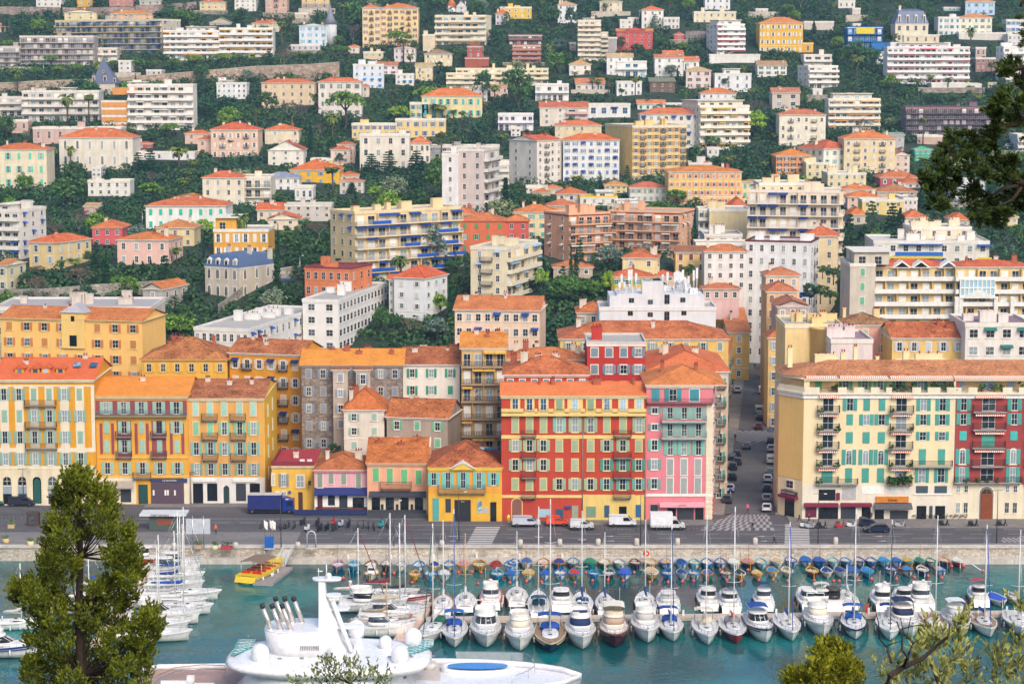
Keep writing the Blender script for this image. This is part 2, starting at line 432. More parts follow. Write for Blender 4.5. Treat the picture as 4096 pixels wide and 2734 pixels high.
def hip_roof(m,x0,x1,y0,y1,z,rise,mat,kind='hip',soff=None,ov=.45):
 x0-=ov;x1+=ov;y0-=ov;y1+=ov;th=.16;z2=z+th
 soff=soff or WHITE
 m.box(x0,y0,z,x1,y1,z2-.01,soff)
 w,d=x1-x0,y1-y0
 A,B,C,D=(x0,y0,z2),(x1,y0,z2),(x1,y1,z2),(x0,y1,z2);zr=z2+rise
 if kind=='hip':
  if w>=d:P,Q=((x0+d*.5,(y0+y1)/2,zr),(x1-d*.5,(y0+y1)/2,zr));fs=([A,B,Q,P],[B,C,Q],[C,D,P,Q],[D,A,P])
  else:P,Q=(((x0+x1)/2,y0+w*.5,zr),((x0+x1)/2,y1-w*.5,zr));fs=([A,B,P],[B,C,Q,P],[C,D,Q],[D,A,P,Q])
  if abs(w-d)<.02:P=Q;fs=([A,B,P],[B,C,P],[C,D,P],[D,A,P])
 elif kind=='gable':P,Q=((x0,(y0+y1)/2,zr),(x1,(y0+y1)/2,zr));fs=([A,B,Q,P],[C,D,P,Q])
 elif kind=='gablef':P,Q=(((x0+x1)/2,y0,zr),((x0+x1)/2,y1,zr));fs=([B,C,Q,P],[D,A,P,Q])
 elif kind=='shed':fs=([A,B,(x1,y1,zr),(x0,y1,zr)],)
 for f in fs:m.face(f,mat)
 if kind!='shed':
  for a,b in([(P,Q)]+([(A,P),(B,Q if w>=d else P)]if kind=='hip'else[])):
   if(Vector(a)-Vector(b)).length>.5:m.tube([Vector(a)+Vector((0,0,.02)),Vector(b)+Vector((0,0,.02))],.12,mat,5)
 return zr
CHW=plaster('#e6dccb',.3);CHR=plaster('#b5654a',.3);POT=paint('#b8542e',.8)
def chimney_mesh(w=.9,d=.6,h=1.5,mat=CHW,pots=2):
 key=('ch',round(w,1),round(d,1),round(h,1),mat.name,pots)
 if key not in WM:
  m=MB();m.box(-w/2,-d/2,-1.2,w/2,d/2,h,mat);m.box(-w/2-.08,-d/2-.08,h,w/2+.08,d/2+.08,h+.12,mat)
  for i in range(pots):
   x=-w/2+w*(i+.5)/pots;m.lathe([(.13,h+.12),(.11,h+.5),(.15,h+.52),(.1,h+.62)],POT,6,x,0)
  WM[key]=m.mesh('chimney')
 return WM[key]
BL=[]
def B(t,u0,u1,vr,ve,vb,roof='hip',wall='#e9dcc0',rc='#d9663a',fl=3,nc=4,side=0,st='p',sc='#5fae9a',lab='',cat='house',Y=None,d=None,a=None,name=None,trim='#f2ece0',ww=1.0,wf=.5,bc='#efe9dc',br=None,aw=None,ch=2,top=None,stain=.18,old=.3,gl=GL,sst=None,wall2=None,into=None,chm=None,box=None,pt=.36,reg=True,wside=None,fsm=None,glow=None,cl=.35,bd=1.3):
 name=name or{'house':'house','villa':'villa','apartment block':'apartment_block','building':'building'}.get(cat,cat.replace(' ','_'))
 px0,pyb=tp(t,u0,vb if vb is not None else 0);px1,pye=tp(t,u1,ve);_,pyr=tp(t,u0,vr)
 pn=px1 if side>0 else px0
 if Y is None or(vb is not None and t<20 and vb<1900 and into is None):Y=Yof(pyb)
 nearp=onY(pn,pye,Y)
 z0=onY(pn,pyb,Y).z if(vb is not None)else gz(nearp.x,Y)
 h=nearp.z-z0
 mpp=onY(pn+1,pye,Y).x-nearp.x
 if vb is None and st!='n':fl=max(fl,round(h/3.4))
 Fm=(px1-px0)*mpp;Sm=abs(side)*K*mpp
 Am=max(0,pye-pyr)*mpp;dep=(H-nearp.z)/Y
 if d is None:
  if a and side:d=Sm/sin(radians(a))
  elif roof in('hip','gable','shed','gablef'):d=min(max(2*Am/(pt+dep),6),20)
  else:d=min(max(9,Am/max(dep,.05)),16)if dep>.02 else 11
  if side and not a:d=max(d,Sm*1.25)
 ang=radians(a)if a else(asin(min(.95,Sm/d))if side else 0)
 w=Fm/max(.3,cos(ang))
 rise=min(max(2*Am/d-dep,.14),.75)*d/2 if roof in('hip','gable','gablef')else Am
 P=Vector((nearp.x,Y,z0));rz=0
 if side>0:rz=-ang;ctr=P-Vector((cos(rz),sin(rz),0))*(w/2)
 elif side<0:rz=ang;ctr=P+Vector((cos(rz),sin(rz),0))*(w/2)
 else:ctr=P+Vector((Fm/2,0,0));
 W=Matrix.Translation(ctr)@RZ(rz)
 if into is None:
  root=thing(name,lab,cat,ctr,rz)
  if reg:BL.append((lab,min(px0,px0+min(0,side)*K),max(px1,px1+max(0,side)*K),pyr,tp(t,0,vb)[1]if vb is not None else pye+h/mpp,Y,root.name))
 else:root=into
 def P_(nm,mesh,M=None,**k):return part(nm,mesh,root,W@(M or Matrix()),world=True,**k)
 wm=plaster(wall,stain)if isinstance(wall,str)else wall
 tm=plaster(trim,.12)
 m=MB();m.box(-w/2,0,-5,w/2,d,h,wm)
 if roof in('gable','gablef'):
  if roof=='gable':
   for s in(-1,1):m.prism([(s*w/2-.1,0,h),(s*w/2-.1,d,h),(s*w/2-.1,d/2,h+rise)],wm,(.2,0,0))
  else:m.prism([(-w/2,-.003,h),(w/2,-.003,h),(0,-.003,h+rise)],wm,(0,.4,0))
 fh=h/fl
 if roof!='flat'or True:m.box(-w/2-.12,-.14,h-.35,w/2+.12,d+.12,h-.003,tm)
 if fl>2 and st!='b':m.box(-w/2-.05,-.07,fh-.1,w/2+.05,0.02,fh+.1,tm)
 P_('wall',m)
 if wall2:
  m=MB();m.box(-w/2-.03,-.05,0,w/2+.03,d+.03,fh*.95,plaster(wall2,.2));P_('ground_floor_wall',m)
 R_=random.Random(int(u0*7+ve*13+t))
 m=MB();topz=h
 if roof in('hip','gable','gablef','shed'):
  topz=hip_roof(m,-w/2,w/2,0,d,h,rise if roof!='shed'else Am,tiles(rc,old),roof,tm)
  ro=P_('roof',m);MAT_OF[ro.name]=MAT_OF[root.name]@ro.matrix_basis
  for i in range(ch):
   x=(R_.random()-.5)*w*.8;y=d*(.3+.4*R_.random())
   zz=h+rise*(1-abs(y-d/2)/(d/2))*.7
   part('chimney',chimney_mesh(.6+R_.random()*.8,.6,.9+R_.random(),chm or(CHW if R_.random()<.7 else CHR),R_.choice((1,2,3))),ro,T3(x,y,zz))
 elif roof=='mansard':
  rm=paint(rc,.5);rr=Am;ins=rr*.28
  m.loft([[(-w/2-.2,-.2,h),(w/2+.2,-.2,h),(w/2+.2,d+.2,h),(-w/2-.2,d+.2,h)],[(-w/2+ins,ins,h+rr*.85),(w/2-ins,ins,h+rr*.85),(w/2-ins,d-ins,h+rr*.85),(-w/2+ins,d-ins,h+rr*.85)],[(-w/2+ins*2.4,ins*2.4,h+rr),(w/2-ins*2.4,ins*2.4,h+rr),(w/2-ins*2.4,d-ins*2.4,h+rr),(-w/2+ins*2.4,d-ins*2.4,h+rr)]],rm,smooth=False)
  ro=P_('roof',m);MAT_OF[ro.name]=MAT_OF[root.name]@ro.matrix_basis
  for i in range(nc):
   x=-w/2+(i+.5)*w/nc;dm=MB();dm.box(-.7,-.05,0,.7,1.5,rr*.55,tm);dm.prism([(-.85,-.1,rr*.55),(.85,-.1,rr*.55),(0,-.1,rr*.55+.6)],tm,(0,1.6,0));dm.box(-.4,-.08,.3,.4,0,rr*.5,GL)
   part('dormer',dm,ro,T3(x,.1,h))
  for i in range(ch):part('chimney',chimney_mesh(1.2,.7,1.6,CHW,3),ro,T3((i-.5)*w*.6,d*.5,h+rr))
 else:
  rm=paint(rc if rc!='#d9663a'else '#b9b4ac',.9)
  m.box(-w/2+.25,.25,h-.1,w/2-.25,d-.25,h+.1,rm)
  for x0,y0,x1,y1 in((-w/2-.15,-.15,w/2+.15,.15),(-w/2-.15,d-.15,w/2+.15,d+.15),(-w/2-.15,.15,-w/2+.15,d-.15),(w/2-.15,.15,w/2+.15,d-.15)):m.box(x0,y0,h+.002,x1,y1,h+.55,wm if not bc else plaster(bc,.12))
  ro=P_('roof',m);MAT_OF[ro.name]=MAT_OF[root.name]@ro.matrix_basis
  for i in range(ch):
   bw=1.2+R_.random()*2.5;bh=1.2+R_.random()*1.4
   part('roof_vent',chimney_mesh(bw,1+R_.random()*1.2,bh,wm,R_.choice((0,2,3))),ro,T3((R_.random()-.5)*w*.8,d*(.3+.4*R_.random()),h+.1))
 if top:
  x0,x1,k=top;X0,X1=-w/2+x0*w,-w/2+x1*w;hh=fh*k
  m=MB();m.box(X0,2,h,X1,d-1,h+hh,wm);m.box(X0-.5,1.2,h+hh,X1+.5,d-.5,h+hh+.25,tm);pw=P_('penthouse_wall',m)
  for i in range(max(1,int((X1-X0)/4))):P_('window',win_mesh(1.8,hh*.62,None,None,'p',FR,gl,sill=False),T3(X0+2+i*4,2,h+.1))
 faces=[(Matrix(),w,nc,st)]
 ns=wside if wside is not None else max(1,int(d/4.2))
 if side:faces.append((T3(w/2,d/2,0)@RZ(pi/2)if side>0 else T3(-w/2,d/2,0)@RZ(-pi/2),d,ns,sst or('p'if st=='b'else st)))
 shmat=shm(sc);near=Y<600;nwin=0;many=sum(f[2]for f in faces)*fl>100
 bm=plaster(bc,.12);awm=paint(aw,.7)if aw else None
 for FM,fw,n,s in faces:
  if s=='n'or n<1:continue
  sp=fw/n
  for j in range(fl):
   zb=j*fh
   if s=='b'and j>0 or s=='b'and j==0 and fl>5:
    m=MB();bw=bd
    m.box(-fw/2-.1,-bw,zb-.22,fw/2+.1,0.03,zb-.02,bm)
    if br:
     rm=paint(br,.5);m.box(-fw/2-.1,-bw-.05,zb-.24,fw/2+.1,-bw,zb+.05,bm)
     m.box(-fw/2-.1,-bw,zb+.95,fw/2+.1,-bw+.07,zb+1.03,rm)
     k=int(fw/.32)
     for i in range(k+1):x=-fw/2+i*fw/k;m.box(x-.055,-bw,zb,x+.055,-bw+.04,zb+.95,rm)
    else:m.box(-fw/2-.1,-bw-.1,zb-.2,fw/2+.1,-bw,zb+.92,bm)
    for x in(-fw/2-.1,fw/2+.02):m.box(x,-bw,zb-.02,x+.08,0,zb+.9,bm)
    P_('balcony',m,FM)
   for i in range(n):
    x=-fw/2+(i+.5)*sp;hh=fh*wf;wd=min(ww*1.05,sp*.55);zs=zb+fh*.28;cd='p'
    if s=='b':
     wd=sp*.62;hh=fh*.72;zs=zb+.02
     r=R_.random();g=gl;fr=FR
     if r<.26:cd='c'
     P_('window',win_mesh(wd,hh,None,WHITE if cd=='c'else None,cd,fr,g,sill=False),FM@T3(x,0,zs))
     if(i+j)%2==0:
      m2=WM.get(('fin',round(fh,1),wm.name))
      if m2 is None:mm=MB();mm.box(-.1,-bd*.8,0,.1,0,fh-.25,wm);m2=WM[('fin',round(fh,1),wm.name)]=mm.mesh('partition')
      if near or(i%4==0):P_('partition',m2,FM@T3(x+sp/2,0,zb))
     if awm and R_.random()<.35:
      key=('aw',q(sp*.95),awm.name)
      if key not in WM:
       mm=MB();aw_=q(sp*.95);mm.prism([(-aw_/2,0,0),(-aw_/2,-bd-.15,-.35),(-aw_/2,-bd-.15,-.6),(-aw_/2,-bd-.05,-.42),(-aw_/2,0,-.08)],awm,(aw_,0,0));WM[key]=mm.mesh('awning')
      P_('awning',WM[key],FM@T3(x,-.02,zb+fh-.3))
     continue
    if s=='f'or(s=='s'and wf>.6):zs=zb+fh*.16
    if s in('s','f','a')and sc:
     r=R_.random();cd='c'if r<cl else 'o'
    if near and cd=='o'and Y<480:
     wo=P_('window',win_mesh(wd,hh,tm if ww>=1 else None,None,'p',FR,gl,arch=(s=='a')),FM@T3(x,0,zs))
     for sg in(-1,1):part('shutter',shut_mesh(wd*.5,hh,shmat),wo,T3(sg*(wd*.5+wd*.27),-.03,0))
    else:
     code='O'if cd=='o'else cd
     P_('window',win_mesh(wd,hh,tm if(near or s=='a')else None,shmat if cd!='p'else None,code,FR,gl,arch=(s=='a'and cd!='c')),FM@T3(x,0,zs))
    if s=='f'and j>0 and(i%3==1):
     bmesh_,rmesh=rail_mesh(min(2.2,sp*.85),.8);bo=P_('balcony',bmesh_,FM@T3(x,0,zs));part('railing',rmesh,bo)
    if awm and s!='b'and R_.random()<.3:
     key=('aw',q(wd*1.5),awm.name)
     if key not in WM:
      mm=MB();aw_=q(wd*1.5);mm.prism([(-aw_/2,0,0),(-aw_/2,-.9,-.4),(-aw_/2,-.9,-.6),(-aw_/2,0,-.08)],awm,(aw_,0,0));WM[key]=mm.mesh('awning')
     P_('awning',WM[key],FM@T3(x,-.02,zs+hh+.3))
 return root,W,w,d,h
def wallrun(lab,pts,mat,name='retaining_wall',cat='wall',th=.8,cap=None):
 P=[]
 for t,u,vt,vb in pts:
  px,pb=tp(t,u,vb);_,pt_=tp(t,u,vt);Y=Yof(pb);a=onY(px,pb,Y);P.append((a.x,Y,a.z-2,onY(px,pt_,Y).z))
 m=MB();R=[[(x,y,zb),(x,y,zt),(x,y+th,zt),(x,y+th,zb)]for x,y,zb,zt in P]
 m.loft(R,mat,smooth=False)
 if cap:m.loft([[(x,y-.1,zt+.002),(x,y-.1,zt+.25),(x,y+th+.1,zt+.25),(x,y+th+.1,zt+.002)]for x,y,zb,zt in P],cap,smooth=False)
 c=Vector((P[0][0],P[0][1],P[0][2]))
 m.v=[tuple(Vector(v)-c)for v in m.v]
 o=thing(name,lab,cat,c,mesh=m.mesh(name));return o
AB='apartment block'
B(0,330,560,-40,-25,62,'flat','#f0ede6',fl=2,nc=4,lab='white villa with balustrade at the top left edge',cat='villa')
B(0,705,850,-60,-30,55,'hip','#f0b840',fl=2,nc=2,st='a',sc='#8fc6c0',lab='yellow house with two arched blue windows',ch=0)
B(0,1000,1215,-50,-25,55,'hip','#cf8b80',fl=2,nc=4,lab='dusty pink house with red front at the top edge')
B(0,1280,1475,-8,8,45,'shed','#d8cfc8',rc='#b8a8b0',fl=1,nc=3,ch=0,lab='low open shed with pale roof above the stone wall',cat='shed')
B(0,1830,2065,2,20,112,'hip','#edd5a0',fl=3,nc=4,side=-0,lab='cream yellow house with dark loggias and orange roof')
B(0,2150,2347,-30,-5,105,'flat','#f4f2ee',fl=3,nc=4,st='a',sc=None,lab='white house with arches at the top edge')
wallrun('long grey stone terrace wall on the upper left slope',[(0,-40,60,135),(0,400,62,132),(0,700,70,140),(0,1240,60,160)],stone('#b7a79c','#8d7c78',.5))
wallrun('grey stone terrace wall with a small arched niche',[(0,1245,42,135),(0,1450,42,140),(0,1800,14,90)],stone('#b7a79c','#8d7c78',.5))
B(0,590,885,88,112,178,'gablef','#f0e0b0',fl=2,nc=3,d=12,lab='pale yellow gabled villa above the long blue block',cat='villa',gl=GLB)
B(0,1010,1400,98,130,182,'hip','#f0c69a',rc='#e8803c',fl=2,nc=4,lab='peach villa with orange roof and long terrace',cat='villa')
B(0,-120,40,215,245,300,'hip','#dfc0a8',fl=2,nc=3,lab='peach house cut by the left edge of the upper slope')
B(0,1920,2120,165,205,245,'gablef','#cdbfae',rc='#b8a89c',fl=1,nc=2,d=12,ch=0,lab='low house with pale brown gable roof above the white terraces')
B(0,2310,2480,190,215,300,'hip','#e9dcc0',fl=2,nc=3,lab='cream house with orange roof beside the white terraces')
r=B(0,390,1480,165,182,505,'flat','#c9c0b0',fl=6,nc=20,side=135,d=16,st='b',sst='p',br='#2f3550',bc='#f0d791',gl=GLB,aw='#2556a8',lab='long block with navy balcony rails and yellow slabs',cat=AB,ch=3)
B(0,180,860,320,335,600,'flat','#b5a7a3',fl=5,nc=12,st='b',br='#8b8288',bc='#d9cfc4',lab='grey block wrapped in scaffolding below the long navy block',cat=AB,ch=2)
B(0,-60,180,395,430,612,'flat','#b9aba6',fl=4,nc=5,st='b',br='#8b8288',bc='#cfc4bc',lab='low grey wing with scaffolding at the left edge',cat=AB,ch=1)
B(0,860,1075,430,445,560,'flat','#e6dcd0',fl=2,nc=3,st='b',bc='#efe4d8',lab='stepped white terraces on the right of the scaffolded block',cat=AB,ch=0)
B(0,1500,2010,240,285,540,'flat','#f0ece4',fl=5,nc=9,st='b',bc='#f7f4ee',aw='#e8a63c',lab='white terraced block left wing with orange awnings',cat=AB,top=(.4,.9,.8))
B(0,2010,2500,225,262,535,'flat','#f0ece4',fl=5,nc=9,st='b',bc='#f7f4ee',aw='#e8b04c',lab='white terraced block right wing with yellow awnings',cat=AB,ch=3)
def spire():
 x0=tp(0,840,765);x1=tp(0,1072,765);Y=1000;a=onY(x0[0],x0[1],Y);b=onY(x1[0],x1[1],Y);zt=onY(*tp(0,932,528),Y).z
 w=b.x-a.x;c=Vector(((a.x+b.x)/2,Y,a.z))
 o=thing('slate_tower','slate pyramid tower roof with cross and dormers','tower',c)
 m=MB();m.box(-w*.42,0,-9,w*.42,w*.84,0,plaster('#d9d0c0'));part('wall',m,o)
 m=MB();h=zt-a.z;s1=[(-w/2,-.3,0),(w/2,-.3,0),(w/2,w,0),(-w/2,w,0)];ap=(-w*.1,w*.42,h)
 sl=paint('#5b6480',.5)
 for i in range(4):m.face([s1[i],s1[(i+1)%4],ap],sl)
 ro=part('roof',m,o);MAT_OF[ro.name]=MAT_OF[o.name]
 m=MB();m.tube([ap,Vector(ap)+Vector((0,0,2.2))],.12,WHITE);m.box(ap[0]-.6,ap[1]-.1,h+1.3,ap[0]+.6,ap[1]+.1,h+1.5,WHITE);part('cross',m,ro)
 for x,z,s in((-w*.42,1.2,1.2),(.3,1.3,1.3),(-.6,5,.7),(w*.4,.8,1.0)):
  m=MB();m.box(-s*.6,-.5,-1,s*.6,1.5,s*2,plaster('#c9beb4'));m.prism([(-s*.8,-.6,s*2),(s*.8,-.6,s*2),(0,-.6,s*2.9)],sl,(0,2,0));m.box(-s*.3,-.55,0,s*.3,0,s*1.4,GLD);part('dormer',m,ro,T3(x,(z+.5)*.42*w/h,z))
spire()
wallrun('long curved stone retaining wall under the upper road',[(0,-60,765,885),(0,300,745,840),(0,900,725,780),(0,1500,680,765),(1,0,608,720),(1,500,590,745),(1,765,570,752)],stone('#cdb9a4','#a8917f',.55),cap=plaster('#cfc4b8'))
B(0,200,905,828,840,1110,'flat','#dfd8cd',fl=4,nc=10,st='b',bc='#ece5da',lab='white balcony block behind the two tall palms',cat=AB,ch=3,top=(.5,.65,.5))
B(0,-60,270,870,895,1060,'flat','#dfd8cd',fl=3,nc=5,st='b',bc='#e6ded2',lab='lower white balcony wing at the left edge',cat=AB,ch=2)
r=B(0,1170,1770,760,780,1190,'flat','#f1eae0',fl=6,nc=8,st='b',bc='#f5efe6',aw='#f4efe6',lab='white balcony block with blank orange end panels',cat=AB,ch=2,top=(.0,.25,.4))
_,W_,w_,d_,h_=r;mm=MB()
OR=plaster('#dd9a4e',.1);x0=tp(0,925,0)[0];sc_=F/(W_.translation.y)
Bx=lambda u:(tp(0,u,0)[0]-tp(0,1170,0)[0])/sc_-w_/2
mm.box(Bx(925),.3,-5,-w_/2,d_-1,h_*.66,plaster('#efe6da'))
for k in range(4):mm.box(Bx(930),.1,h_*(.02+.165*k),-w_/2-.05,.32,h_*(.02+.165*k)+h_*.105,OR)
mm.box(Bx(1030),-.06,h_*.79,Bx(1320),.05,h_*.95,OR)
part('end_panel_wall',mm,r[0],W_,world=True)
B(0,1985,2260,740,765,900,'flat','#f5f4f1',fl=3,nc=6,gl=GLB,lab='small white modern house right of the black cedar',top=(.1,.5,.6))
B(0,105,255,1105,1108,1200,'flat','#dfbcae',fl=1,nc=2,lab='small flat-roofed pink house at the left side',ch=0)
B(0,300,1105,1160,1175,1300,'flat','#dbb9ae',fl=1,nc=8,lab='long low pink flat-roofed house behind the palace villa',ch=1)
B(0,-80,425,1315,1370,1735,'hip','#f0e3c4',rc='#e2653a',fl=3,nc=5,st='s',sc='#5fd0b0',d=14,lab='cream villa with mint green shutters at the left edge',cat='villa',ch=3)
B(0,305,430,1362,1395,1465,'gable','#d9d6d4',fl=1,nc=1,lab='small grey house with half-round window behind the cream villa',ch=0)
B(0,540,1215,1175,1262,1545,'hip','#ede4d3',rc='#e8683a',fl=2,nc=6,st='a',sc=None,wf=.58,lab='white palace villa with pediment windows and orange roof',cat='villa',d=18,ch=3)
B(0,1265,1785,1360,1395,1470,'flat','#eceae8',fl=1,nc=4,lab='low white house with balustraded terrace',ch=0)
B(0,1262,1400,1298,1315,1362,'hip','#d05848',fl=1,nc=2,ch=1,lab='small red rooftop house on the white terrace',Y=700)
B(0,1695,1935,1195,1225,1340,'hip','#ecc9b4',rc='#e2653a',fl=2,nc=2,lab='pink house with orange roof, lower left neighbour of the tall pink villa')
B(0,1810,2090,1225,1280,1420,'hip','#ecc9b4',rc='#df6440',fl=2,nc=3,lab='pink wing with red hipped roof in front of the tall pink villa')
B(0,1930,2365,1120,1190,1445,'hip','#ecc8b0',rc='#e2583a',fl=3,nc=6,st='f',sc='#efe3d4',lab='tall pink villa with red hipped roof and four chimneys',cat='villa',ch=4)
B(1,85,285,-60,-40,125,'flat','#dcb4a0',fl=3,nc=3,st='f',sc='#c9b0a0',lab='pink stone house with iron balconies at the top edge')
B(1,418,670,-40,-20,82,'hip','#eccc90',fl=2,nc=3,st='a',sc=None,wall2='#b9aaa0',lab='yellow house on a stone base with three dark arches',gl=GLD)
B(1,20,210,183,210,290,'hip','#e9d2b0',rc='#e0714c',fl=2,nc=3,sc='#7cc0b4',st='s',lab='cream house with orange roof behind the palms on the left slope')
r=B(1,395,650,215,235,410,'gablef','#dfe8ee',rc='#b8b4bc',fl=3,nc=4,st='s',sc='#6cb0d8',d=14,lab='pale blue villa with blue shutters and a round spire turret',cat='villa',gl=GLB)
m=MB();_,W_,w_,d_,h_=r;hh=h_
m.lathe([(3.2,0),(3.2,hh+1)],plaster('#d9dde2'),10);tu=part('turret',m,r[0],W_@T3(w_/2+1.5,3,0),world=True)
m=MB();m.lathe([(3.7,hh+1),(1.6,hh+4.6),(.05,hh+11)],paint('#8a8a98',.7),10);part('spire',m,tu)
B(1,320,585,405,415,465,'flat','#d9d2e0',fl=1,nc=5,lab='low lilac annex below the pale blue villa',ch=0)
r=B(1,1140,1485,36,76,405,'hip','#f2dca2',rc='#ee7440',fl=6,nc=6,st='f',sc='#a0503c',d=15,cl=.25,lab='tall yellow hotel with orange roof and rust shutters',cat='hotel',name='hotel_building',ch=3,fsm=1)
B(1,975,1140,44,74,440,'hip','#f2dfae',rc='#ee7440',fl=6,nc=3,st='f',sc='#a0503c',side=0,Y=r[0].location.y-5,d=14,into=r[0],ch=2)
B(1,1640,2110,125,145,425,'flat','#f2e6c4',fl=5,nc=7,side=45,d=14,st='b',sst='n',bc='#f4ead0',gl=GLB,aw='#d9a850',wf=.6,lab='cream modern block with five wide balcony floors',cat=AB,ch=2)
B(1,1530,1640,305,322,452,'flat','#e9d9b8',fl=1,nc=0,st='n',lab='blank cream annex left of the cream modern block',cat='building',ch=1)
r=B(1,1835,1930,10,60,125,'gablef','#eceaf0',rc='#c9c4cc',fl=2,nc=1,d=10,lab='white gabled manor with an orange cone turret',cat='villa')
m=MB();_,W_,w_,d_,h_=r
m.lathe([(3.0,-2),(3.0,h_*.95)],plaster('#ecebee'),8);tu=part('turret',m,r[0],W_@T3(-w_/2-2.5,3,0),world=True)
m=MB();m.lathe([(3.5,h_*.95),(.05,h_*.95+5)],tiles('#e8683a'),8);part('cone_roof',m,tu)
B(1,1765,1800,48,62,125,'flat','#eceaf0',fl=2,nc=1,into=r[0])
B(1,848,945,408,430,492,'hip','#eedcd0',rc='#f0703c',fl=1,nc=1,st='a',sc=None,lab='tiny white pavilion with orange roof below the hotel',cat='pavilion',ch=0)
B(1,985,1165,465,480,530,'flat','#e6d6b0',fl=1,nc=3,lab='low cream flat-roofed house under the hotel',ch=2)
B(1,1265,1462,418,442,552,'gablef','#f2e2e0',rc='#e88058',fl=2,nc=4,d=12,lab='pinkish white gabled house behind the slim palm')
B(1,1545,1797,452,495,592,'hip','#eedfb8',rc='#a8786a',fl=2,nc=4,lab='cream villa with brown hipped roof and white shutters',cat='villa',st='s',sc='#f0ead8')
B(1,1935,2070,418,425,580,'flat','#b5604c',fl=3,nc=2,side=15,lab='terracotta cube house with roof terrace',bc='#b5604c')
B(1,1915,2135,520,530,600,'flat','#b5604c',fl=1,nc=4,Y=985,lab='wide terracotta terrace base of the cube house',bc='#b5604c',ch=0,st='n')
B(1,890,1170,585,595,822,'flat','#e8eef6',fl=4,nc=4,side=-8,st='p',gl=GLB,aw='#2590d8',lab='bluish white block with bright blue shutters',cat=AB)
B(1,1072,1295,568,600,685,'gable','#f0ecee',rc='#d07060',fl=2,nc=3,sc='#a03844',st='s',lab='white house with red roof behind the bluish white block',ch=2)
B(1,1462,1618,578,610,722,'gable','#f0dcb4',rc='#d9a07c',fl=2,nc=2,gl=GLB,lab='small beige gabled house with blue sunroom')
B(1,1280,1445,672,682,775,'flat','#f0efe8',fl=2,nc=3,lab='low white house with blue awning above the garden',aw='#3088c8')
B(1,1832,2680,618,632,770,'flat','#efe0b4',fl=3,nc=14,st='b',bc='#f0e4c0',lab='long cream block with roof garden, upper of two',cat=AB,ch=4)
B(1,1745,2192,668,675,810,'flat','#efdfb4',fl=3,nc=6,st='b',bc='#f2e6c4',lab='long cream block with three loggia rows, lower of two',cat=AB,ch=1,Y=975)
B(1,50,535,725,762,965,'hip','#ecd3ae',rc='#e2633e',fl=3,nc=6,side=0,st='p',lab='beige apartment house with orange roof and striped awning',cat=AB,ch=3,top=None)
B(1,570,965,715,752,1072,'hip','#f2e4dc',rc='#ee6a40',fl=4,nc=5,st='s',sc='#5a8a78',lab='pinkish white villa with green shutters behind the umbrella pine',cat='villa',ch=1)
B(1,965,1035,770,792,902,'hip','#e6d2b4',fl=2,nc=1,lab='narrow beige house right of the umbrella pine villa',ch=0)
B(1,1520,2072,808,882,1090,'hip','#f2e0a8',rc='#ee6c34',fl=2,nc=8,st='s',sc='#48c0c0',d=16,lab='yellow villa with orange roof, turquoise shutters and colonnade',cat='villa',ch=3)
B(1,1410,1580,938,948,1090,'flat','#f0e0ae',fl=2,nc=3,st='s',sc='#4aa0b0',lab='yellow flat-roofed wing left of the colonnade villa',ch=0)
B(1,1278,1738,1088,1098,1262,'flat','#f2d894',fl=2,nc=6,st='s',sc='#6c80c0',lab='yellow flat house with blue shutters and corner bay',cat='villa',ch=2)
B(1,878,1282,1128,1140,1262,'flat','#f2d894',fl=2,nc=7,st='s',sc='#6c80c0',lab='lower yellow wing with narrow blue shutters',ch=1)
r=B(1,950,1405,1228,1240,1560,'flat','#f0e8d8',fl=3,nc=4,st='p',ww=1.3,lab='cream palace with roof balustrade behind dark pines',cat='villa',ch=2)
B(1,1405,1595,1248,1312,1500,'hip','#f0e6d4',rc='#e86a44',fl=2,nc=4,lab='cream annex with orange roof and round dormers',ch=1)
B(1,80,390,1138,1192,1315,'hip','#f2e2c4',rc='#e8683c',fl=2,nc=5,st='s',sc='#e8e0d0',cl=.9,lab='cream house with hipped orange roof and closed white shutters')
B(1,110,435,1288,1375,1525,'gablef','#f2ecdf',rc='#cc5440',fl=3,nc=3,d=15,lab='white gabled villa with red roof and small balcony',cat='villa',ch=2)
B(1,685,865,1335,1372,1500,'hip','#f0d6c4',rc='#d8603c',fl=2,nc=2,lab='small pink house with low red roof')
B(1,745,905,1295,1325,1480,'hip','#f0d2be',rc='#d8603c',fl=3,nc=2,Y=700,lab='pink tower house behind the small pink house',ch=0)
B(1,310,765,1455,1560,1695,'hip','#f2bc2c',rc='#e8652e',fl=2,nc=4,side=0,st='s',sc='#6ca0d0',d=20,lab='bright yellow villa with broad orange roof',cat='villa',ch=2)
B(1,500,708,1455,1462,1530,'flat','#f0d890',fl=1,nc=2,lab='flat yellow annex behind the bright yellow villa',ch=0)
B(1,1560,2230,1285,1345,1450,'flat','#a8aaa8',fl=2,nc=10,st='p',ww=1.6,lab='grey glass-fronted hall with arched metal frame roof',cat='building',ch=1)
B(1,2220,2542,1040,1048,1195,'flat','#eeeaf2',fl=2,nc=6,st='b',bc='#f2eef6',lab='lilac white modern house with long balconies',cat='villa',ch=0)
B(2,-110,180,20,70,172,'flat','#f2cc4c',fl=2,nc=5,st='a',sc=None,gl=GLB,lab='bright yellow villa with arched windows at the top',cat='villa')
B(2,-150,-30,90,130,240,'hip','#e8e4ea',rc='#e86a44',fl=2,nc=3,lab='white house with pointed orange roof beside the tall cedar')
B(2,420,592,18,45,190,'hip','#f0f2f6',rc='#e8946c',fl=3,nc=3,lab='slim white villa with two roof turrets',cat='villa',ch=3)
B(2,805,1010,-5,18,122,'hip','#f2e4c8',rc='#b0907c',fl=2,nc=3,st='p',lab='cream villa with brown roof and a palm in front',cat='villa')
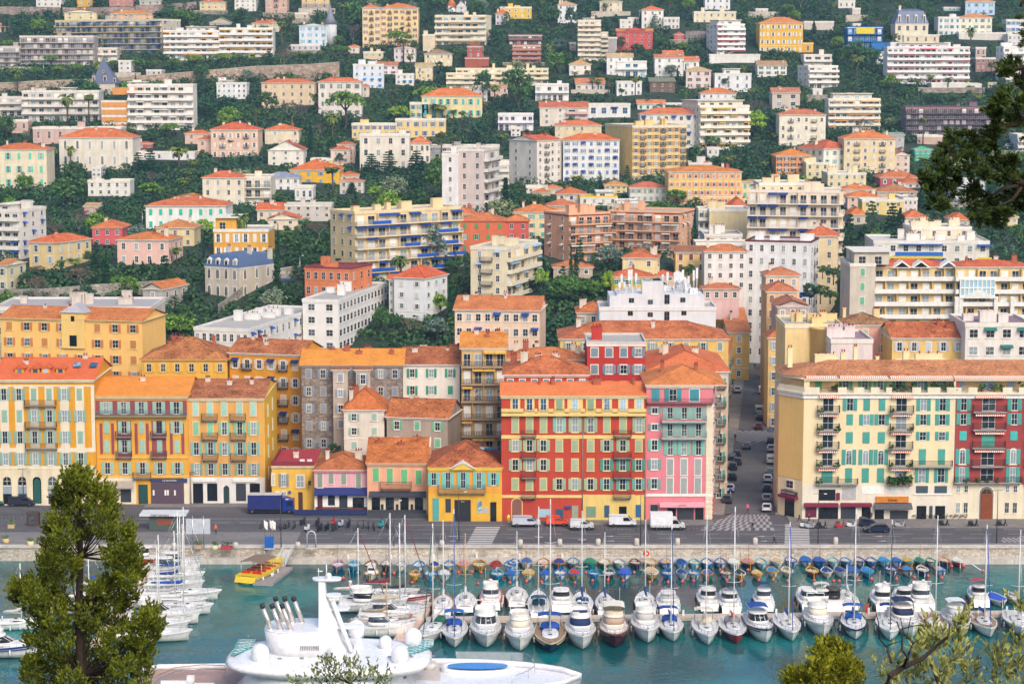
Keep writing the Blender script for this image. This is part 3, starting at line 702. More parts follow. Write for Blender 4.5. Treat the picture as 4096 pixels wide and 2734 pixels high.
r=B(2,605,815,160,190,555,'flat','#ecdcc0',fl=8,nc=4,st='b',bc='#f2e4cc',gl=GLB,lab='stepped cream tower with planted balconies',cat=AB,ch=1,top=(.25,.7,.5))
B(2,812,880,290,300,555,'flat','#d8cbb0',fl=6,nc=1,st='b',bc='#ddd0b8',into=r[0],ch=0)
B(2,1190,1390,55,92,262,'hip','#f5f2ec',rc='#f0683c',fl=3,nc=3,lab='white villa with bright orange roof behind a bare fir',cat='villa',ch=0,side=-12)
B(2,990,1107,178,184,268,'flat','#f2ece4',fl=2,nc=2,lab='small white cube house left of a tall cypress pair',ch=0)
B(2,1390,1535,158,165,272,'flat','#ece8e4',fl=2,nc=4,ww=1.5,lab='white house with open pergola loggia',ch=0)
B(2,1065,1165,160,166,215,'flat','#d8dce4',fl=1,nc=4,lab='low grey white glass pavilion at the top',ch=0,cat='pavilion')
B(2,960,1290,265,290,442,'gable','#d9615c',rc='#dc7850',fl=3,nc=5,gl=GLD,lab='coral red villa with central bay window',cat='villa',ch=0,trim='#d9615c')
B(2,1045,1215,248,275,440,'gablef','#dc6660',rc='#e88048',fl=3,nc=1,Y=1012,d=12,lab='coral red gabled middle bay of the red villa',ch=0,trim='#d9615c',cat='villa')
B(2,1487,1587,288,315,378,'gablef','#dc6a60',rc='#cf6a54',fl=1,nc=1,d=8,lab='small coral red gabled shed by the road',cat='shed',ch=0)
wallrun('grey terrace wall with parked car beside the red shed',[(2,1590,282,385),(2,1810,282,385)],stone('#a89c9c','#8a7f80',.5))
B(2,1668,2055,92,112,222,'flat','#f2e6c4',fl=2,nc=6,st='p',lab='cream palace with curved gables above the white tower',cat='villa',bc='#f2e6c4')
B(2,1770,2000,-40,-20,95,'flat','#f2f2f4',fl=2,nc=4,lab='white house cut by the top edge above the cream palace')
r=B(2,1880,2140,190,225,500,'flat','#f5f3ef',fl=6,nc=5,side=-70,st='b',sst='p',d=16,bc='#f8f6f2',aw='#d04854',lab='tall white tower block with red awnings',cat=AB,ch=2,top=(.1,.9,.9))
B(2,1810,2275,498,504,575,'flat','#f0eee8',fl=1,nc=0,st='n',lab='blank white podium under the tall white tower block',cat='building',ch=0,Y=1020)
B(2,870,1108,490,520,700,'gable','#f7f6f4',rc='#e8a07c',fl=3,nc=3,lab='white villa with tan roof and chimney, left half of the terrace villa',cat='villa',ch=1)
B(2,960,1235,555,565,702,'flat','#f5f4f2',fl=2,nc=4,st='b',bc='#eaf2f0',gl=GLB,Y=1012,lab='white terrace villa with glass balustrades',cat='villa',ch=0)
B(2,1310,1575,500,530,690,'gable','#f7f6f4',rc='#d9705c',fl=3,nc=3,lab='white hillside villa with slim chimneys',cat='villa',ch=2)
B(2,1390,1570,465,500,600,'gable','#f7f6f4',rc='#ee7450',fl=2,nc=3,lab='upper white house with orange roof behind the hillside villa',ch=1)
B(2,1570,1715,520,560,690,'gable','#f7f6f4',rc='#ee7450',fl=2,nc=2,lab='white wing with orange roof right of the hillside villa',ch=2)
B(2,525,722,550,592,702,'hip','#f5efe6',rc='#e89468',fl=2,nc=2,lab='white cottage with tan orange roof and side stairs',cat='cottage',ch=0)
B(2,585,850,718,770,832,'gable','#f4ece6',rc='#e07860',fl=1,nc=4,aw='#e8b03c',lab='white house with red roof and yellow awning behind palms',ch=0)
B(2,215,520,765,775,922,'flat','#f5f4f0',fl=2,nc=6,st='b',bc='#f5f4f0',lab='white flat-roofed villa right of the dark pine',cat='villa',ch=1)
B(2,960,1190,745,752,885,'flat','#f5f3ef',fl=2,nc=4,lab='white modern house behind the tallest slim palm',gl=GLB,ch=0)
B(2,1265,1495,712,750,865,'shed','#7c6656',rc='#8c7a70',fl=2,nc=3,lab='brown timber house with sloping roof',gl=GLD,ch=0,trim='#8a7060')
B(2,1595,1825,615,648,812,'hip','#e9ddd4',rc='#d99870',fl=3,nc=3,st='s',sc='#7c3a40',side=-0,lab='stone house with maroon shutters right of two cypresses',ch=1)
B(2,1860,2195,660,680,822,'flat','#f5f5f4',fl=2,nc=4,lab='white modern villa with wide terrace and blue shade',cat='villa',gl=GLB,ch=0,top=(.25,.7,.7))
B(2,1730,2055,808,855,962,'hip','#f7f5f1',rc='#ee7044',fl=2,nc=5,st='a',sc=None,lab='white villa with orange roof and arched balcony',cat='villa',ch=2)
r=B(2,1720,2190,965,975,1368,'flat','#f2e8d4',fl=6,nc=8,st='b',bc='#f5ecda',aw='#ecc040',side=-130,sst='p',d=22,lab='big cream balcony block with yellow awnings and palm',cat=AB,ch=3,top=(.0,.9,.8))
B(2,1175,1725,990,1048,1340,'hip','#f2ece2',rc='#ea6a44',fl=4,nc=8,st='p',aw='#1f4fb0',ww=1.3,lab='white block with orange roof and dark blue awnings',cat=AB,ch=2)
B(2,698,1085,948,958,1070,'flat','#f5f4f2',fl=1,nc=4,ww=2,aw='#1c3c9c',gl=GLB,lab='low white villa with one blue awning behind slim palm trunks',cat='villa',ch=0)
B(2,1150,1405,915,952,1012,'gable','#eceae4',rc='#ee7c54',fl=1,nc=4,st='s',sc='#2f7460',lab='cottage with dark green shutters and orange roof',cat='cottage',ch=0)
B(2,255,505,930,985,1142,'gable','#ece0d2',rc='#d8604c',fl=3,nc=2,side=0,lab='beige block with red roof and solar panels, blank left half',cat=AB)
B(2,500,695,935,990,1142,'gable','#ece0d4',rc='#d8604c',fl=3,nc=2,st='b',bc='#e4bcb4',lab='balcony half of the beige block with red roof',cat=AB,ch=1)
B(2,395,820,1105,1150,1325,'hip','#f2dca8',rc='#ea6c48',fl=3,nc=6,st='s',sc='#d8d4cc',cl=.5,lab='pale yellow house with low orange roof and white shutters',ch=2)
r=B(2,1105,1615,1140,1158,None,'flat','#f0cf86',fl=8,nc=8,st='f',sc='#b48c60',cl=.0,side=-225,d=26,sst='n',Y=833,ww=1.2,wf=.6,lab='tall ochre yellow block with a blank left wall',cat=AB,ch=4,bc='#ecd8b0')
B(2,470,985,1225,1285,None,'hip','#f4f1ec',rc='#ee6234',fl=6,nc=7,st='a',sc='#5a94c8',cl=.1,aw='#1c4ca8',Y=826,lab='white block with arched windows and cobalt blue awnings',cat=AB,ch=2)
r=B(2,230,460,1240,1290,None,'gable','#eee4d8',rc='#e2583c',fl=6,nc=4,st='f',sc=None,Y=820,d=16,side=-255,sst='p',wside=2,lab='tall off-white block with ornate balconies and brick chimneys',cat=AB,ch=5,chm=CHR)
B(2,1620,1830,1395,1500,1560,'flat','#dcdcd8',fl=1,nc=4,lab='low grey white pavilions with green awning beside the ochre block',cat='pavilion',ch=1)
B(2,5,265,405,418,582,'flat','#b4705c',fl=4,nc=6,st='b',bc='#c08878',lab='terracotta brick block with pale balcony rails',cat=AB,ch=1)
B(2,-30,275,308,322,408,'flat','#7c5c5c',fl=2,nc=7,st='b',bc='#8c6c68',gl=GLD,lab='dark brown terrace block above the terracotta brick block',cat=AB,ch=0)
B(2,528,585,385,395,470,'flat','#c4b4a4',fl=2,nc=1,lab='small stone coloured house left of the stepped cream tower',ch=0)
B(2,880,962,340,348,478,'flat','#b8b4b4',fl=2,nc=0,st='n',lab='blank grey wall house right of the stepped cream tower',ch=0)
B(2,-10,78,1168,1176,1255,'flat','#f0eeec',fl=2,nc=2,lab='small white block under the lilac white modern house',ch=0)
B(2,1790,1898,1352,1360,1425,'flat','#f4f2ee',fl=1,nc=2,lab='small white garage terrace beside the big cream balcony block',cat='garage',ch=0)
B(2,2235,2347,78,85,128,'flat','#e8e4da',fl=1,nc=3,st='a',sc=None,lab='pale pavilion with balustrade near the golden villa hotel',cat='pavilion',ch=0)
B(2,1415,1690,945,950,972,'flat','#f0f0ee',fl=1,nc=6,lab='long low white fence house above the big cream balcony block',ch=0)
B(1,1990,2120,770,790,935,'flat','#e6e0dc',fl=3,nc=3,lab='slim white house behind the colonnade villa palms',ch=1)
B(1,2150,2310,775,800,860,'gable','#ecc8b8',rc='#d9907c',fl=1,nc=3,lab='low pink house behind the palm right of the colonnade villa',ch=1)
B(1,355,480,118,124,178,'flat','#dccfb8',fl=1,nc=2,lab='low beige terrace house left of the spire turret',ch=0)
B(0,1085,1200,552,560,690,'flat','#eceae4',fl=3,nc=2,lab='narrow white house among the umbrella pines',ch=0)
B(0,1340,1480,640,646,690,'flat','#e4ddd4',fl=1,nc=3,lab='low pale garage above the curved retaining wall',cat='garage',ch=0)
B(3,1000,1075,465,480,575,'flat','#eef0f2',fl=2,nc=2,lab='white house under the blue scaffold with parked vans',ch=0)
B(3,412,500,815,822,888,'flat','#f0ece4',fl=1,nc=1,lab='tiny white house below the stepped white block',ch=0)
B(3,330,605,196,202,262,'flat','#d8cfc4',fl=1,nc=0,st='n',lab='blank beige terrace wall house beside the golden yellow hotel',ch=0)
B(3,1905,2000,430,440,520,'flat','#d8bcb4',fl=1,nc=2,lab='small pinkish house above the brick red house',ch=0)
B(3,780,850,215,222,300,'flat','#e8e2da',fl=2,nc=1,lab='narrow pale house behind the blue scaffold netting',ch=0)
r=B(3,-75,322,160,212,488,'hip','#f2c044',rc='#ee7a44',fl=4,nc=8,st='s',sc='#e4e6ea',cl=.3,d=16,lab='golden yellow villa hotel with white shutters',cat='hotel',name='hotel_building',ch=1)
B(3,320,415,392,398,488,'flat','#f0b840',fl=1,nc=1,bc='#f0b840',lab='golden yellow terrace annex with statue',cat='building',ch=0)
B(3,1168,1470,80,216,390,'mansard','#f2e6ca',rc='#5f6a88',fl=2,nc=4,st='p',ww=1.3,d=14,lab='cream villa with tall slate mansard roof',cat='villa',ch=1)
B(3,1245,1570,318,325,395,'flat','#f2e2c0',fl=1,nc=4,Y=1052,lab='cream terrace wing under the slate mansard villa',cat='building',ch=0)
r=B(3,728,1050,235,250,445,'flat','#1f6fb8',fl=3,nc=6,st='b',br='#2a84d0',bc='#1b62a8',gl=GLB,lab='house wrapped in blue scaffold netting with yellow banner',cat='building',ch=0,rc='#d8908c')
m=MB();m.box(-4.5,-1.6,0,4.5,-1.5,3,paint('#f0d820',.6));part('banner',m,r[0],r[1]@T3(0,0,r[4]-3.2),world=True)
m=MB();m.box(-9,-1.5,0,9,4,4,paint('#2272b8',.7));part('scaffold_netting',m,r[0],r[1]@T3(12,-1,-1),world=True)
B(3,1562,1765,148,162,330,'flat','#f0eee8',fl=3,nc=4,st='s',sc='#3c8ca8',cl=.6,lab='white house with teal shutters, left half of the cream villa row')
B(3,1765,2055,130,162,330,'hip','#f4ecd0',rc='#e88058',fl=3,nc=5,st='s',sc='#3c9cb0',cl=.6,lab='cream villa with teal shutters and two orange roofs',cat='villa',ch=2)
B(3,1752,2200,300,305,372,'flat','#e4ddd4',fl=1,nc=6,st='n',lab='long pale arcade terrace under the cream villa',cat='building',ch=0)
B(3,1810,2080,-12,18,138,'hip','#cfe0f4',rc='#e08870',fl=2,nc=4,st='s',sc='#48a4dc',cl=.6,lab='light blue house with sky blue shutters',ch=1)
B(3,1610,1765,62,72,98,'flat','#a8dcdc',fl=1,nc=4,lab='small turquoise glass pavilion left of the light blue house',cat='pavilion',ch=0)
B(3,645,800,-15,10,75,'flat','#f2ece8',fl=1,nc=3,st='a',sc=None,lab='white arcaded villa at the top above the blue scaffold',cat='villa',ch=0)
B(3,775,848,75,80,155,'flat','#ecdfd0',fl=2,nc=2,st='a',sc=None,lab='two-storey arched garden loggia below the arcaded villa',cat='pavilion',ch=0)
r=B(3,1095,1850,395,435,772,'flat','#f2ecec',fl=6,nc=15,st='b',bc='#f7f3f2',aw='#d86474',lab='broad white block with red awnings and roof garden',cat=AB,ch=3,top=(.15,.75,.7))
B(3,1500,1960,765,770,830,'flat','#f0eee8',fl=1,nc=0,st='n',Y=1035,lab='blank white garden wall under the broad white block',cat='wall',name='garden_wall',ch=0)
r=B(3,370,655,600,608,808,'flat','#f0e8de',fl=4,nc=4,st='b',bc='#f4eee6',side=-70,sst='p',lab='stepped white block, lower floors with dark awnings',cat=AB,ch=0)
B(3,330,585,498,505,620,'flat','#f2e9dd',fl=2,nc=3,st='b',bc='#f4eee6',lab='set-back upper storeys of the stepped white block',cat=AB,ch=1)
B(3,2160,2420,415,432,785,'flat','#f2f0ee',fl=6,nc=4,st='b',bc='#f5f3f0',side=-20,lab='white block behind the pine branch at the right edge',cat=AB,ch=2)
B(3,1905,2090,510,535,640,'flat','#b88880',fl=2,nc=4,ch=0,lab='brick red house between the broad block and the pine branch')
B(3,2185,2360,175,185,300,'flat','#f0f0f2',fl=2,nc=4,st='s',sc='#5890c8',lab='white house with blue shutters near the right edge',ch=0)
B(3,2200,2400,310,320,425,'flat','#ebe8e6',fl=2,nc=5,lab='pale flat-roofed house above the right edge block',ch=1)
B(3,-95,172,560,600,690,'gable','#f7f4ee',rc='#c8846c',fl=2,nc=4,side=0,sc='#2f6a5c',st='s',lab='white farmhouse with dark green shutters and brown roof',ch=1)
B(3,40,295,805,850,988,'gable','#dccfc0',rc='#d8725c',fl=2,nc=2,lab='beige house with one wide window and brick chimneys',ww=2,ch=2)
r=B(3,555,1030,835,912,1205,'flat','#f0e6d0',fl=5,nc=8,st='b',bc='#f4ebd8',br=None,aw='#e8a860',gl=GLB,lab='cream apartment block with orange awnings and roof pergola',cat=AB,ch=4,top=(.1,.85,.9))
B(3,1262,2110,968,985,1240,'flat','#7d6c78',fl=5,nc=15,st='b',br='#5c4a58',bc='#6c5a68',gl=GLD,trim='#c88a78',rc='#b87868',lab='long dark brown grid block left of the pine branch',cat=AB,ch=2)
B(3,1370,1600,1240,1248,1300,'flat','#d8b8a8',fl=1,nc=0,st='n',lab='pale concrete base under the dark grid block',cat='building',ch=0)
B(3,105,530,1002,1052,1350,'hip','#f4ecd8',rc='#dd6a4c',fl=4,nc=6,st='f',sc='#f0ead8',lab='cream villa block with red roof and roof terrace',cat='villa',ch=3)
B(3,700,1168,1198,1272,1600,'hip','#f2dcae',rc='#f07440',fl=5,nc=6,st='f',sc='#e0e0dc',side=0,lab='pale yellow block with orange roof and slim palm',cat=AB,ch=3)
r=B(3,510,805,1285,1365,1600,'hip','#f4f0e2',rc='#e05c40',fl=3,nc=4,st='s',sc='#8cc0b4',side=-185,d=18,lab='white block with red hipped roof and sage shutters',cat=AB,ch=1)
B(3,75,395,1360,1432,1585,'hip','#e8a060',rc='#f07c38',fl=3,nc=5,st='s',sc='#3c4468',lab='orange chalet with timber frieze and bright orange roof',cat='villa',ch=1)
B(3,1080,1250,1218,1240,1400,'shed','#c8c0c0',rc='#a49ca0',fl=2,nc=2,lab='grey shed roof building with solar panels',cat='building',ch=0)
B(3,1158,1300,1382,1420,1590,'gablef','#ecd4c4',rc='#dc6c54',fl=3,nc=2,d=10,lab='pinkish stone gabled house right of the pale yellow block',ch=0)
B(3,1345,1500,1340,1370,1475,'hip','#5cb89c',rc='#4cac90',fl=2,nc=3,lab='house under green netting left of the pine branch',ch=0,gl=paint('#50a890',.8))
B(3,2290,2420,1165,1240,1405,'flat','#e8ecf0',fl=3,nc=3,st='b',lab='white balcony block at the right edge behind pine needles',cat=AB,ch=0)
B(10,-60,175,280,365,800,'flat','#eae4da',fl=5,nc=3,side=145,d=15,st='b',sst='p',bc='#efe9de',aw='#2860c0',gl=GLD,lab='off-white block with blue awnings at the left edge',cat=AB,ch=2,top=(0,.5,.6))
B(10,805,1190,80,92,225,'flat','#f0ede2',fl=2,nc=5,lab='long low white villa behind a dark cypress',cat='villa',ch=0)
B(10,1855,2240,0,62,330,'hip','#f0e4cc',rc='#e6603c',fl=3,nc=4,st='p',lab='cream house with red roof and chimneys above the green-shuttered villa',ch=2)
B(10,2080,2480,25,60,322,'flat','#f0e6d0',fl=3,nc=5,st='b',bc='#f0e6d2',br='#8c8880',Y=648,lab='cream balcony wing joined to the red-roofed cream house',cat=AB,ch=1)
B(10,1335,2070,238,320,545,'hip','#f4f2ec',rc='#e2623c',fl=2,nc=8,st='s',sc='#2fc0a0',side=0,d=17,cl=.85,lab='white villa with bright green shutters and glazed veranda',cat='villa',ch=3)
B(10,1600,1850,208,245,330,'gablef','#f4f2ec',rc='#ee8038',fl=1,nc=2,st='s',sc='#2fc0a0',d=11,Y=636,cl=1,lab='raised gabled attic of the white villa with green shutters',ch=0)
B(10,845,1120,445,520,692,'hip','#df6668',rc='#e2683e',fl=2,nc=3,gl=GLD,lab='coral pink house with orange hipped roof',ch=1,trim='#e8b0a0',d=13)
B(10,1430,1780,442,522,695,'hip','#f0d8a4',rc='#e07a4c',fl=2,nc=3,gl=GLD,lab='cream yellow house with patched orange roof and dark windows',ch=1,d=13)
B(10,1060,1545,558,635,872,'hip','#f0c4b4',rc='#e2703c',fl=2,nc=4,side=65,d=13,lab='pink villa with white pergola terrace and orange roof',cat='villa',ch=2,stain=.1)
B(10,240,520,578,660,862,'hip','#f2d69a',rc='#ea6038',fl=2,nc=2,st='s',sc='#c8ccc4',side=215,d=17,wf=.62,lab='pale yellow house with red roof and grey shutters',ch=1)
B(10,1958,2460,440,545,795,'flat','#eeb040',fl=2,nc=6,st='s',sc='#e6e8ea',wf=.62,lab='ochre palace with white balustrade and white shutters',cat='villa',ch=1,top=(.02,.4,.9))
r=B(10,1850,2190,772,885,1195,'mansard','#d9ccb8',rc='#54688c',fl=2,nc=4,st='a',sc=None,gl=GLD,side=270,d=15,wf=.62,lab='stone house with slate blue mansard roof and arched windows',cat='villa',ch=3)
B(10,-30,60,805,865,1110,'gable','#eadbb0',rc='#d97850',fl=2,nc=1,side=95,d=11,st='s',sc='#b8c4c0',lab='cream gabled house at the left edge above the stone wall',ch=0)
B(10,1300,1490,1003,1085,1300,'gablef','#c4bcb2',rc='#dd6c3c',fl=2,nc=1,side=160,d=14,lab='old grey gabled barn with orange roof',cat='barn',ch=0)
B(10,770,900,300,325,408,'shed','#d8a89c',rc='#d89470',fl=1,nc=1,lab='low pinkish garden house among the trees',ch=0)
B(10,840,925,-40,-30,50,'flat','#f2f0ec',fl=2,nc=2,lab='small white house fragment above the dark pine',ch=0)
wallrun('rough grey stone retaining wall on the left slope',[(10,-60,1085,1185),(10,400,1075,1185),(10,900,1035,1150),(10,1300,1010,1120),(10,1700,990,1120)],stone('#bdb6aa','#938c82',.9))
wallrun('stone retaining wall under the hillside road',[(10,2000,1230,1330),(11,60,925,1060),(11,420,865,1010)],stone('#bdb6aa','#8d857a',.9),cap=plaster('#b8b0a8'))
B(11,60,395,10,60,190,'hip','#f2f1ee',rc='#9a8cb8',fl=2,nc=5,lab='white villa with grey blue roof below the bright yellow villa',cat='villa',ch=0)
B(11,355,525,140,150,265,'flat','#f2f1ee',fl=1,nc=3,lab='white balustraded garden terrace beside the grey blue roof',cat='building',ch=0)
B(11,765,945,0,38,110,'hip','#ead8cc',rc='#e0643c',fl=1,nc=2,lab='upper storey with red roof of the pink grey villa',ch=0,Y=668)
B(11,768,985,68,92,222,'hip','#ded6cc',rc='#e0704c',fl=2,nc=3,lab='pink grey villa with two stepped red roofs',cat='villa',ch=0)
B(11,10,250,290,358,440,'gable','#f0dfc4',rc='#ea6038',fl=1,nc=3,lab='cream cottage with red roof and two chimneys',cat='cottage',ch=2)
B(11,105,385,380,440,498,'gablef','#f0dfc4',rc='#ea6038',fl=1,nc=2,d=12,lab='low cream house front with orange gable roof',ch=0,Y=642)
B(11,262,690,302,312,432,'flat','#d8cfc4',fl=2,nc=5,bc='#ddd6cc',lab='low grey modern house left of the big beige block',ch=2)
r=B(11,905,1855,195,385,1040,'flat','#e8cf9e',fl=6,nc=10,side=-250,a=38,st='b',sst='p',wside=3,Y=575,bc='#efd9ac',br='#c4c4c4',aw='#1a48a0',trim='#ead4a8',lab='big beige block with blue awnings and long curved balconies',cat=AB,ch=6,rc='#c9bfae',gl=GL,stain=.08)
_,W_,w_,d_,h_=r;fh=h_/6
for j,x,l in((1,-w_/2+4,8),(2,2,7),(3,-2,5),(3,8,8),(4,9,7),(5,-w_/2+5,6),(2,w_/2-5,6),(1,w_/2-10,9)):
 m=MB();m.box(0,-1.42,j*fh+.05,l,-1.36,j*fh+.98,paint('#1f58b8',.6));part('windbreak',m,r[0],W_@T3(x,0,0),world=True)
B(11,430,865,865,902,None,'flat','#e88a58',rc='#8c3c3c',fl=3,nc=6,side=170,d=13,Y=552,st='p',bc='#8c3c3c',lab='salmon orange block with maroon flat roof',cat=AB,ch=2,trim='#e88a58')
r=B(11,420,755,1040,1195,None,'flat','#efebe6',fl=5,nc=2,side=350,d=44,Y=528,st='p',gl=GLD,wside=14,ww=1.6,lab='tall white slab block with grey flat roof',cat=AB,ch=5,bc='#efebe6',stain=.08,trim='#f2eee8')
r=B(10,1760,2280,1370,1462,None,'flat','#eceae6',fl=4,nc=8,side=490,d=48,Y=497,st='p',wside=12,lab='low white slab block with roof vents and blue awnings',cat=AB,ch=6,bc='#eceae6',aw='#1f4fb0',stain=.1)
B(11,1258,1545,870,985,None,'hip','#eef0f2',rc='#e2502e',fl=4,nc=2,side=195,d=13,Y=556,st='s',sc='#d9dcd4',cl=.2,lab='white four-storey house with pointed red roof',ch=3,stain=.1,wf=.42)
B(11,1218,1262,965,995,None,'shed','#eef0f2',rc='#e2603c',fl=4,nc=1,Y=562,lab='narrow white side annex with small orange roof',ch=0)
r=B(11,1965,2300,655,712,None,'flat','#f0e2c0',fl=5,nc=2,side=290,d=26,Y=566,st='p',sst='b',wside=7,bc='#f2e8cc',aw='#a8c8e8',lab='cream block with curved balconies and pale blue awnings',cat=AB,ch=4,rc='#c8bfae')
_,W_,w_,d_,h_=r
for j in(1,2,3,4):
 bm_,rm_=rail_mesh(3.4,1.0);bo=part('balcony',bm_,r[0],W_@T3(-.6,0,j*h_/5),world=True);part('railing',rm_,bo)
B(11,1810,2000,330,395,700,'hip','#e88458',rc='#e2663c',fl=4,nc=1,Y=622,lab='orange roofed left end of the salmon apartment house',cat=AB,ch=1)
B(11,1860,2290,385,455,750,'hip','#e67850',rc='#dd6840',fl=3,nc=4,st='s',sc='#5c9c60',cl=.5,Y=618,lab='salmon red apartment house with green shutters and roof terrace',cat=AB,ch=2,trim='#e88a64')
B(11,2290,2500,395,460,740,'hip','#e06858',rc='#e2703c',fl=3,nc=2,st='p',Y=622,lab='coral right wing of the salmon apartment house',cat=AB,ch=0,trim='#e06858')
r=B(11,1705,1855,-180,-150,390,'flat','#f0ecea',fl=6,nc=1,side=0,Y=655,d=20,lab='white stepped tower with satellite dish, left part',cat=AB,ch=1,st='p')
B(11,1850,2090,-205,-190,385,'flat','#dcccc6',fl=6,nc=2,Y=650,side=135,d=24,sst='b',wside=3,into=None,lab='lilac grey stepped tower with dark balconies, right part',cat=AB,ch=1,gl=GLD)
B(11,1990,2320,-85,-60,240,'flat','#f0e6da',fl=5,nc=4,Y=690,st='b',lab='cream balcony block behind the lilac grey tower',cat=AB,ch=2)
B(11,1820,2600,1148,1282,None,'gable','#f4d4b8',rc='#de6e44',fl=5,nc=9,st='p',aw='#2048a0',Y=505,d=14,side=65,ww=1.3,sst='n',lab='long peach block with orange roof and blue loggia awnings',cat=AB,ch=5,trim='#f2e6da',stain=.1)
r=B(12,522,905,388,402,830,'flat','#f4b48c',fl=5,nc=5,side=-220,a=30,d=None,st='b',sst='p',wside=2,bc='#eeb890',br='#8c7468',trim='#8c4a40',lab='big salmon block with striped awnings, blank left wall',cat=AB,ch=4,aw='#dcd4c8',rc='#b8a89c')
B(12,900,1545,370,385,800,'flat','#f0b890',fl=5,nc=8,side=165,d=15,st='b',sst='p',bc='#eeb890',br='#8c7468',trim='#8c4a40',aw='#dcd4c8',into=r[0],rc='#b8a89c',ch=3)
B(12,22,440,308,378,620,'hip','#f4dfae',rc='#e4703c',fl=3,nc=4,st='s',sc='#4cb8b8',cl=.3,Y=700,lab='cream house with turquoise shutters beside the salmon block',ch=2,side=0)
B(12,-60,140,402,455,630,'hip','#e87850',rc='#e2663c',fl=2,nc=3,Y=640,st='s',sc='#6cb080',lab='orange house corner with green shutters left of the cream house',ch=0)
B(12,320,600,252,320,380,'hip','#e8b890',rc='#dd6c48',fl=1,nc=2,Y=730,lab='low house with broad orange red roof behind the salmon block',ch=1)
B(12,412,680,145,212,275,'hip','#f2e2c0',rc='#e0683e',fl=1,nc=3,st='s',sc='#1f3fa0',cl=1,Y=752,lab='cream cottage with royal blue shutters',cat='cottage',ch=1)
B(12,190,350,162,195,215,'hip','#e8c8a8',rc='#e0683e',fl=1,nc=2,Y=775,lab='small orange roof among the cottages',cat='cottage',ch=1)
B(12,300,455,122,160,200,'hip','#ecd8c0',rc='#e8754c',fl=1,nc=2,Y=790,lab='cream cottage with terrace under the off-white block',cat='cottage',ch=0)
B(12,130,300,140,150,200,'flat','#ecebe8',fl=1,nc=2,Y=785,lab='low white garage with red side roof',cat='garage',ch=0)
B(12,625,965,220,240,310,'flat','#f4f0e4',fl=1,nc=4,Y=738,bc='#f2cc3c',lab='low white house with yellow roof band',ch=0,top=(.45,.9,.7))
B(12,965,1185,250,290,335,'flat','#f4f2ec',fl=1,nc=3,Y=730,bc='#f4f2ec',lab='white terrace with parasols beside the yellow banded house',cat='building',ch=0)
B(12,850,1055,85,132,205,'hip','#f2dc98',rc='#e88c50',fl=2,nc=4,st='p',Y=770,lab='yellow cottage with tan hipped roof behind small firs',cat='cottage',ch=0)
B(12,1080,1415,98,152,285,'hip','#e4dfda',rc='#df6454',fl=2,nc=6,st='s',sc='#93aa9c',cl=.6,lab='pale grey house with rose red roof and sage shutters',Y=755,ch=0)
B(12,1435,2105,-50,8,310,'hip','#f2d27e',rc='#ee7a3c',fl=4,nc=12,st='a',sc='#e89070',cl=.3,Y=768,d=18,lab='grand yellow palace with arched top floor and orange roof',cat='villa',ch=4,side=0)
B(12,2105,2300,80,98,260,'hip','#f2dcb0',rc='#d88c5c',fl=2,nc=3,st='s',sc='#64b8b0',Y=745,lab='cream house with brown roof right of the grand yellow palace',ch=0)
B(12,1770,2010,290,325,345,'hip','#e8c0a0',rc='#e2704c',fl=1,nc=2,Y=735,lab='low wide orange roof below the grand yellow palace',ch=1)
B(12,2005,2160,240,325,345,'hip','#e8c0a0',rc='#dc5c3c',fl=1,nc=2,Y=730,lab='steep red roof house with white ridge lines',ch=1)
B(12,1810,2185,330,362,None,'flat','#f0dcae',fl=4,nc=0,st='n',side=0,Y=680,d=18,lab='beige blank-walled block with white roof edge',cat=AB,ch=4,bc='#ecebe6')
B(12,1710,1812,335,352,None,'flat','#efe6d4',fl=3,nc=2,st='b',Y=684,lab='narrow white loggia strip left of the beige blank wall',cat=AB,ch=0)
B(12,1765,2110,525,590,700,'flat','#f0ebe4',fl=1,nc=3,ww=1.8,gl=paint('#6c3a3c',.6),Y=602,lab='white penthouse with maroon blinds and roof railing',cat='building',ch=3)
B(12,1690,2220,640,668,860,'flat','#efe8dc',fl=3,nc=6,Y=594,st='b',lab='cream white modern block below the penthouse',cat=AB,ch=0)
B(12,1500,1785,700,745,935,'shed','#efcf88',rc='#a85c44',fl=2,nc=3,st='a',sc='#8c4434',cl=1,Y=582,wf=.6,lab='yellow villa with brown arched windows',cat='villa',ch=0)
B(12,1765,2155,672,738,1085,'hip','#f2efea',rc='#dd6c44',fl=4,nc=4,Y=560,lab='white four-storey house with orange roof and curved balconies',ch=1,side=0)
B(12,1752,2085,1028,1082,1185,'hip','#f4ccc4',rc='#de6a4c',fl=1,nc=4,Y=530,st='p',lab='low pink house with orange roof and balustrade',ch=1)
B(12,1820,2200,1190,1262,None,'hip','#f0b23c',rc='#ee7a34',fl=2,nc=4,Y=600,st='p',lab='mustard yellow house with orange roof beside the street',ch=2,side=0)
B(12,1985,2180,1310,1480,None,'shed','#f2c468',rc='#e2724c',fl=4,nc=1,side=0,Y=562,lab='yellow corner house with rooftop terrace at the street',ch=1)
B(12,1015,1335,718,800,1000,'hip','#f2dfa8',rc='#d8603c',fl=2,nc=2,st='p',Y=575,lab='pale yellow tower house with red pyramid roof',ch=3,side=45)
B(12,912,1290,892,972,1150,'hip','#f0c45c',rc='#de5c34',fl=2,nc=4,st='s',sc='#5ca088',Y=545,lab='yellow house with green shutters below the red pyramid roof',ch=2)
B(12,1290,1500,905,965,1010,'hip','#e8c8b0',rc='#de5c3c',fl=1,nc=2,Y=550,lab='small red roof house beside the yellow tower house',ch=1)
B(12,380,740,818,885,960,'hip','#cbb9a8',rc='#dd7450',fl=1,nc=3,Y=585,lab='small stone house with orange roof hidden by cypresses',ch=0)
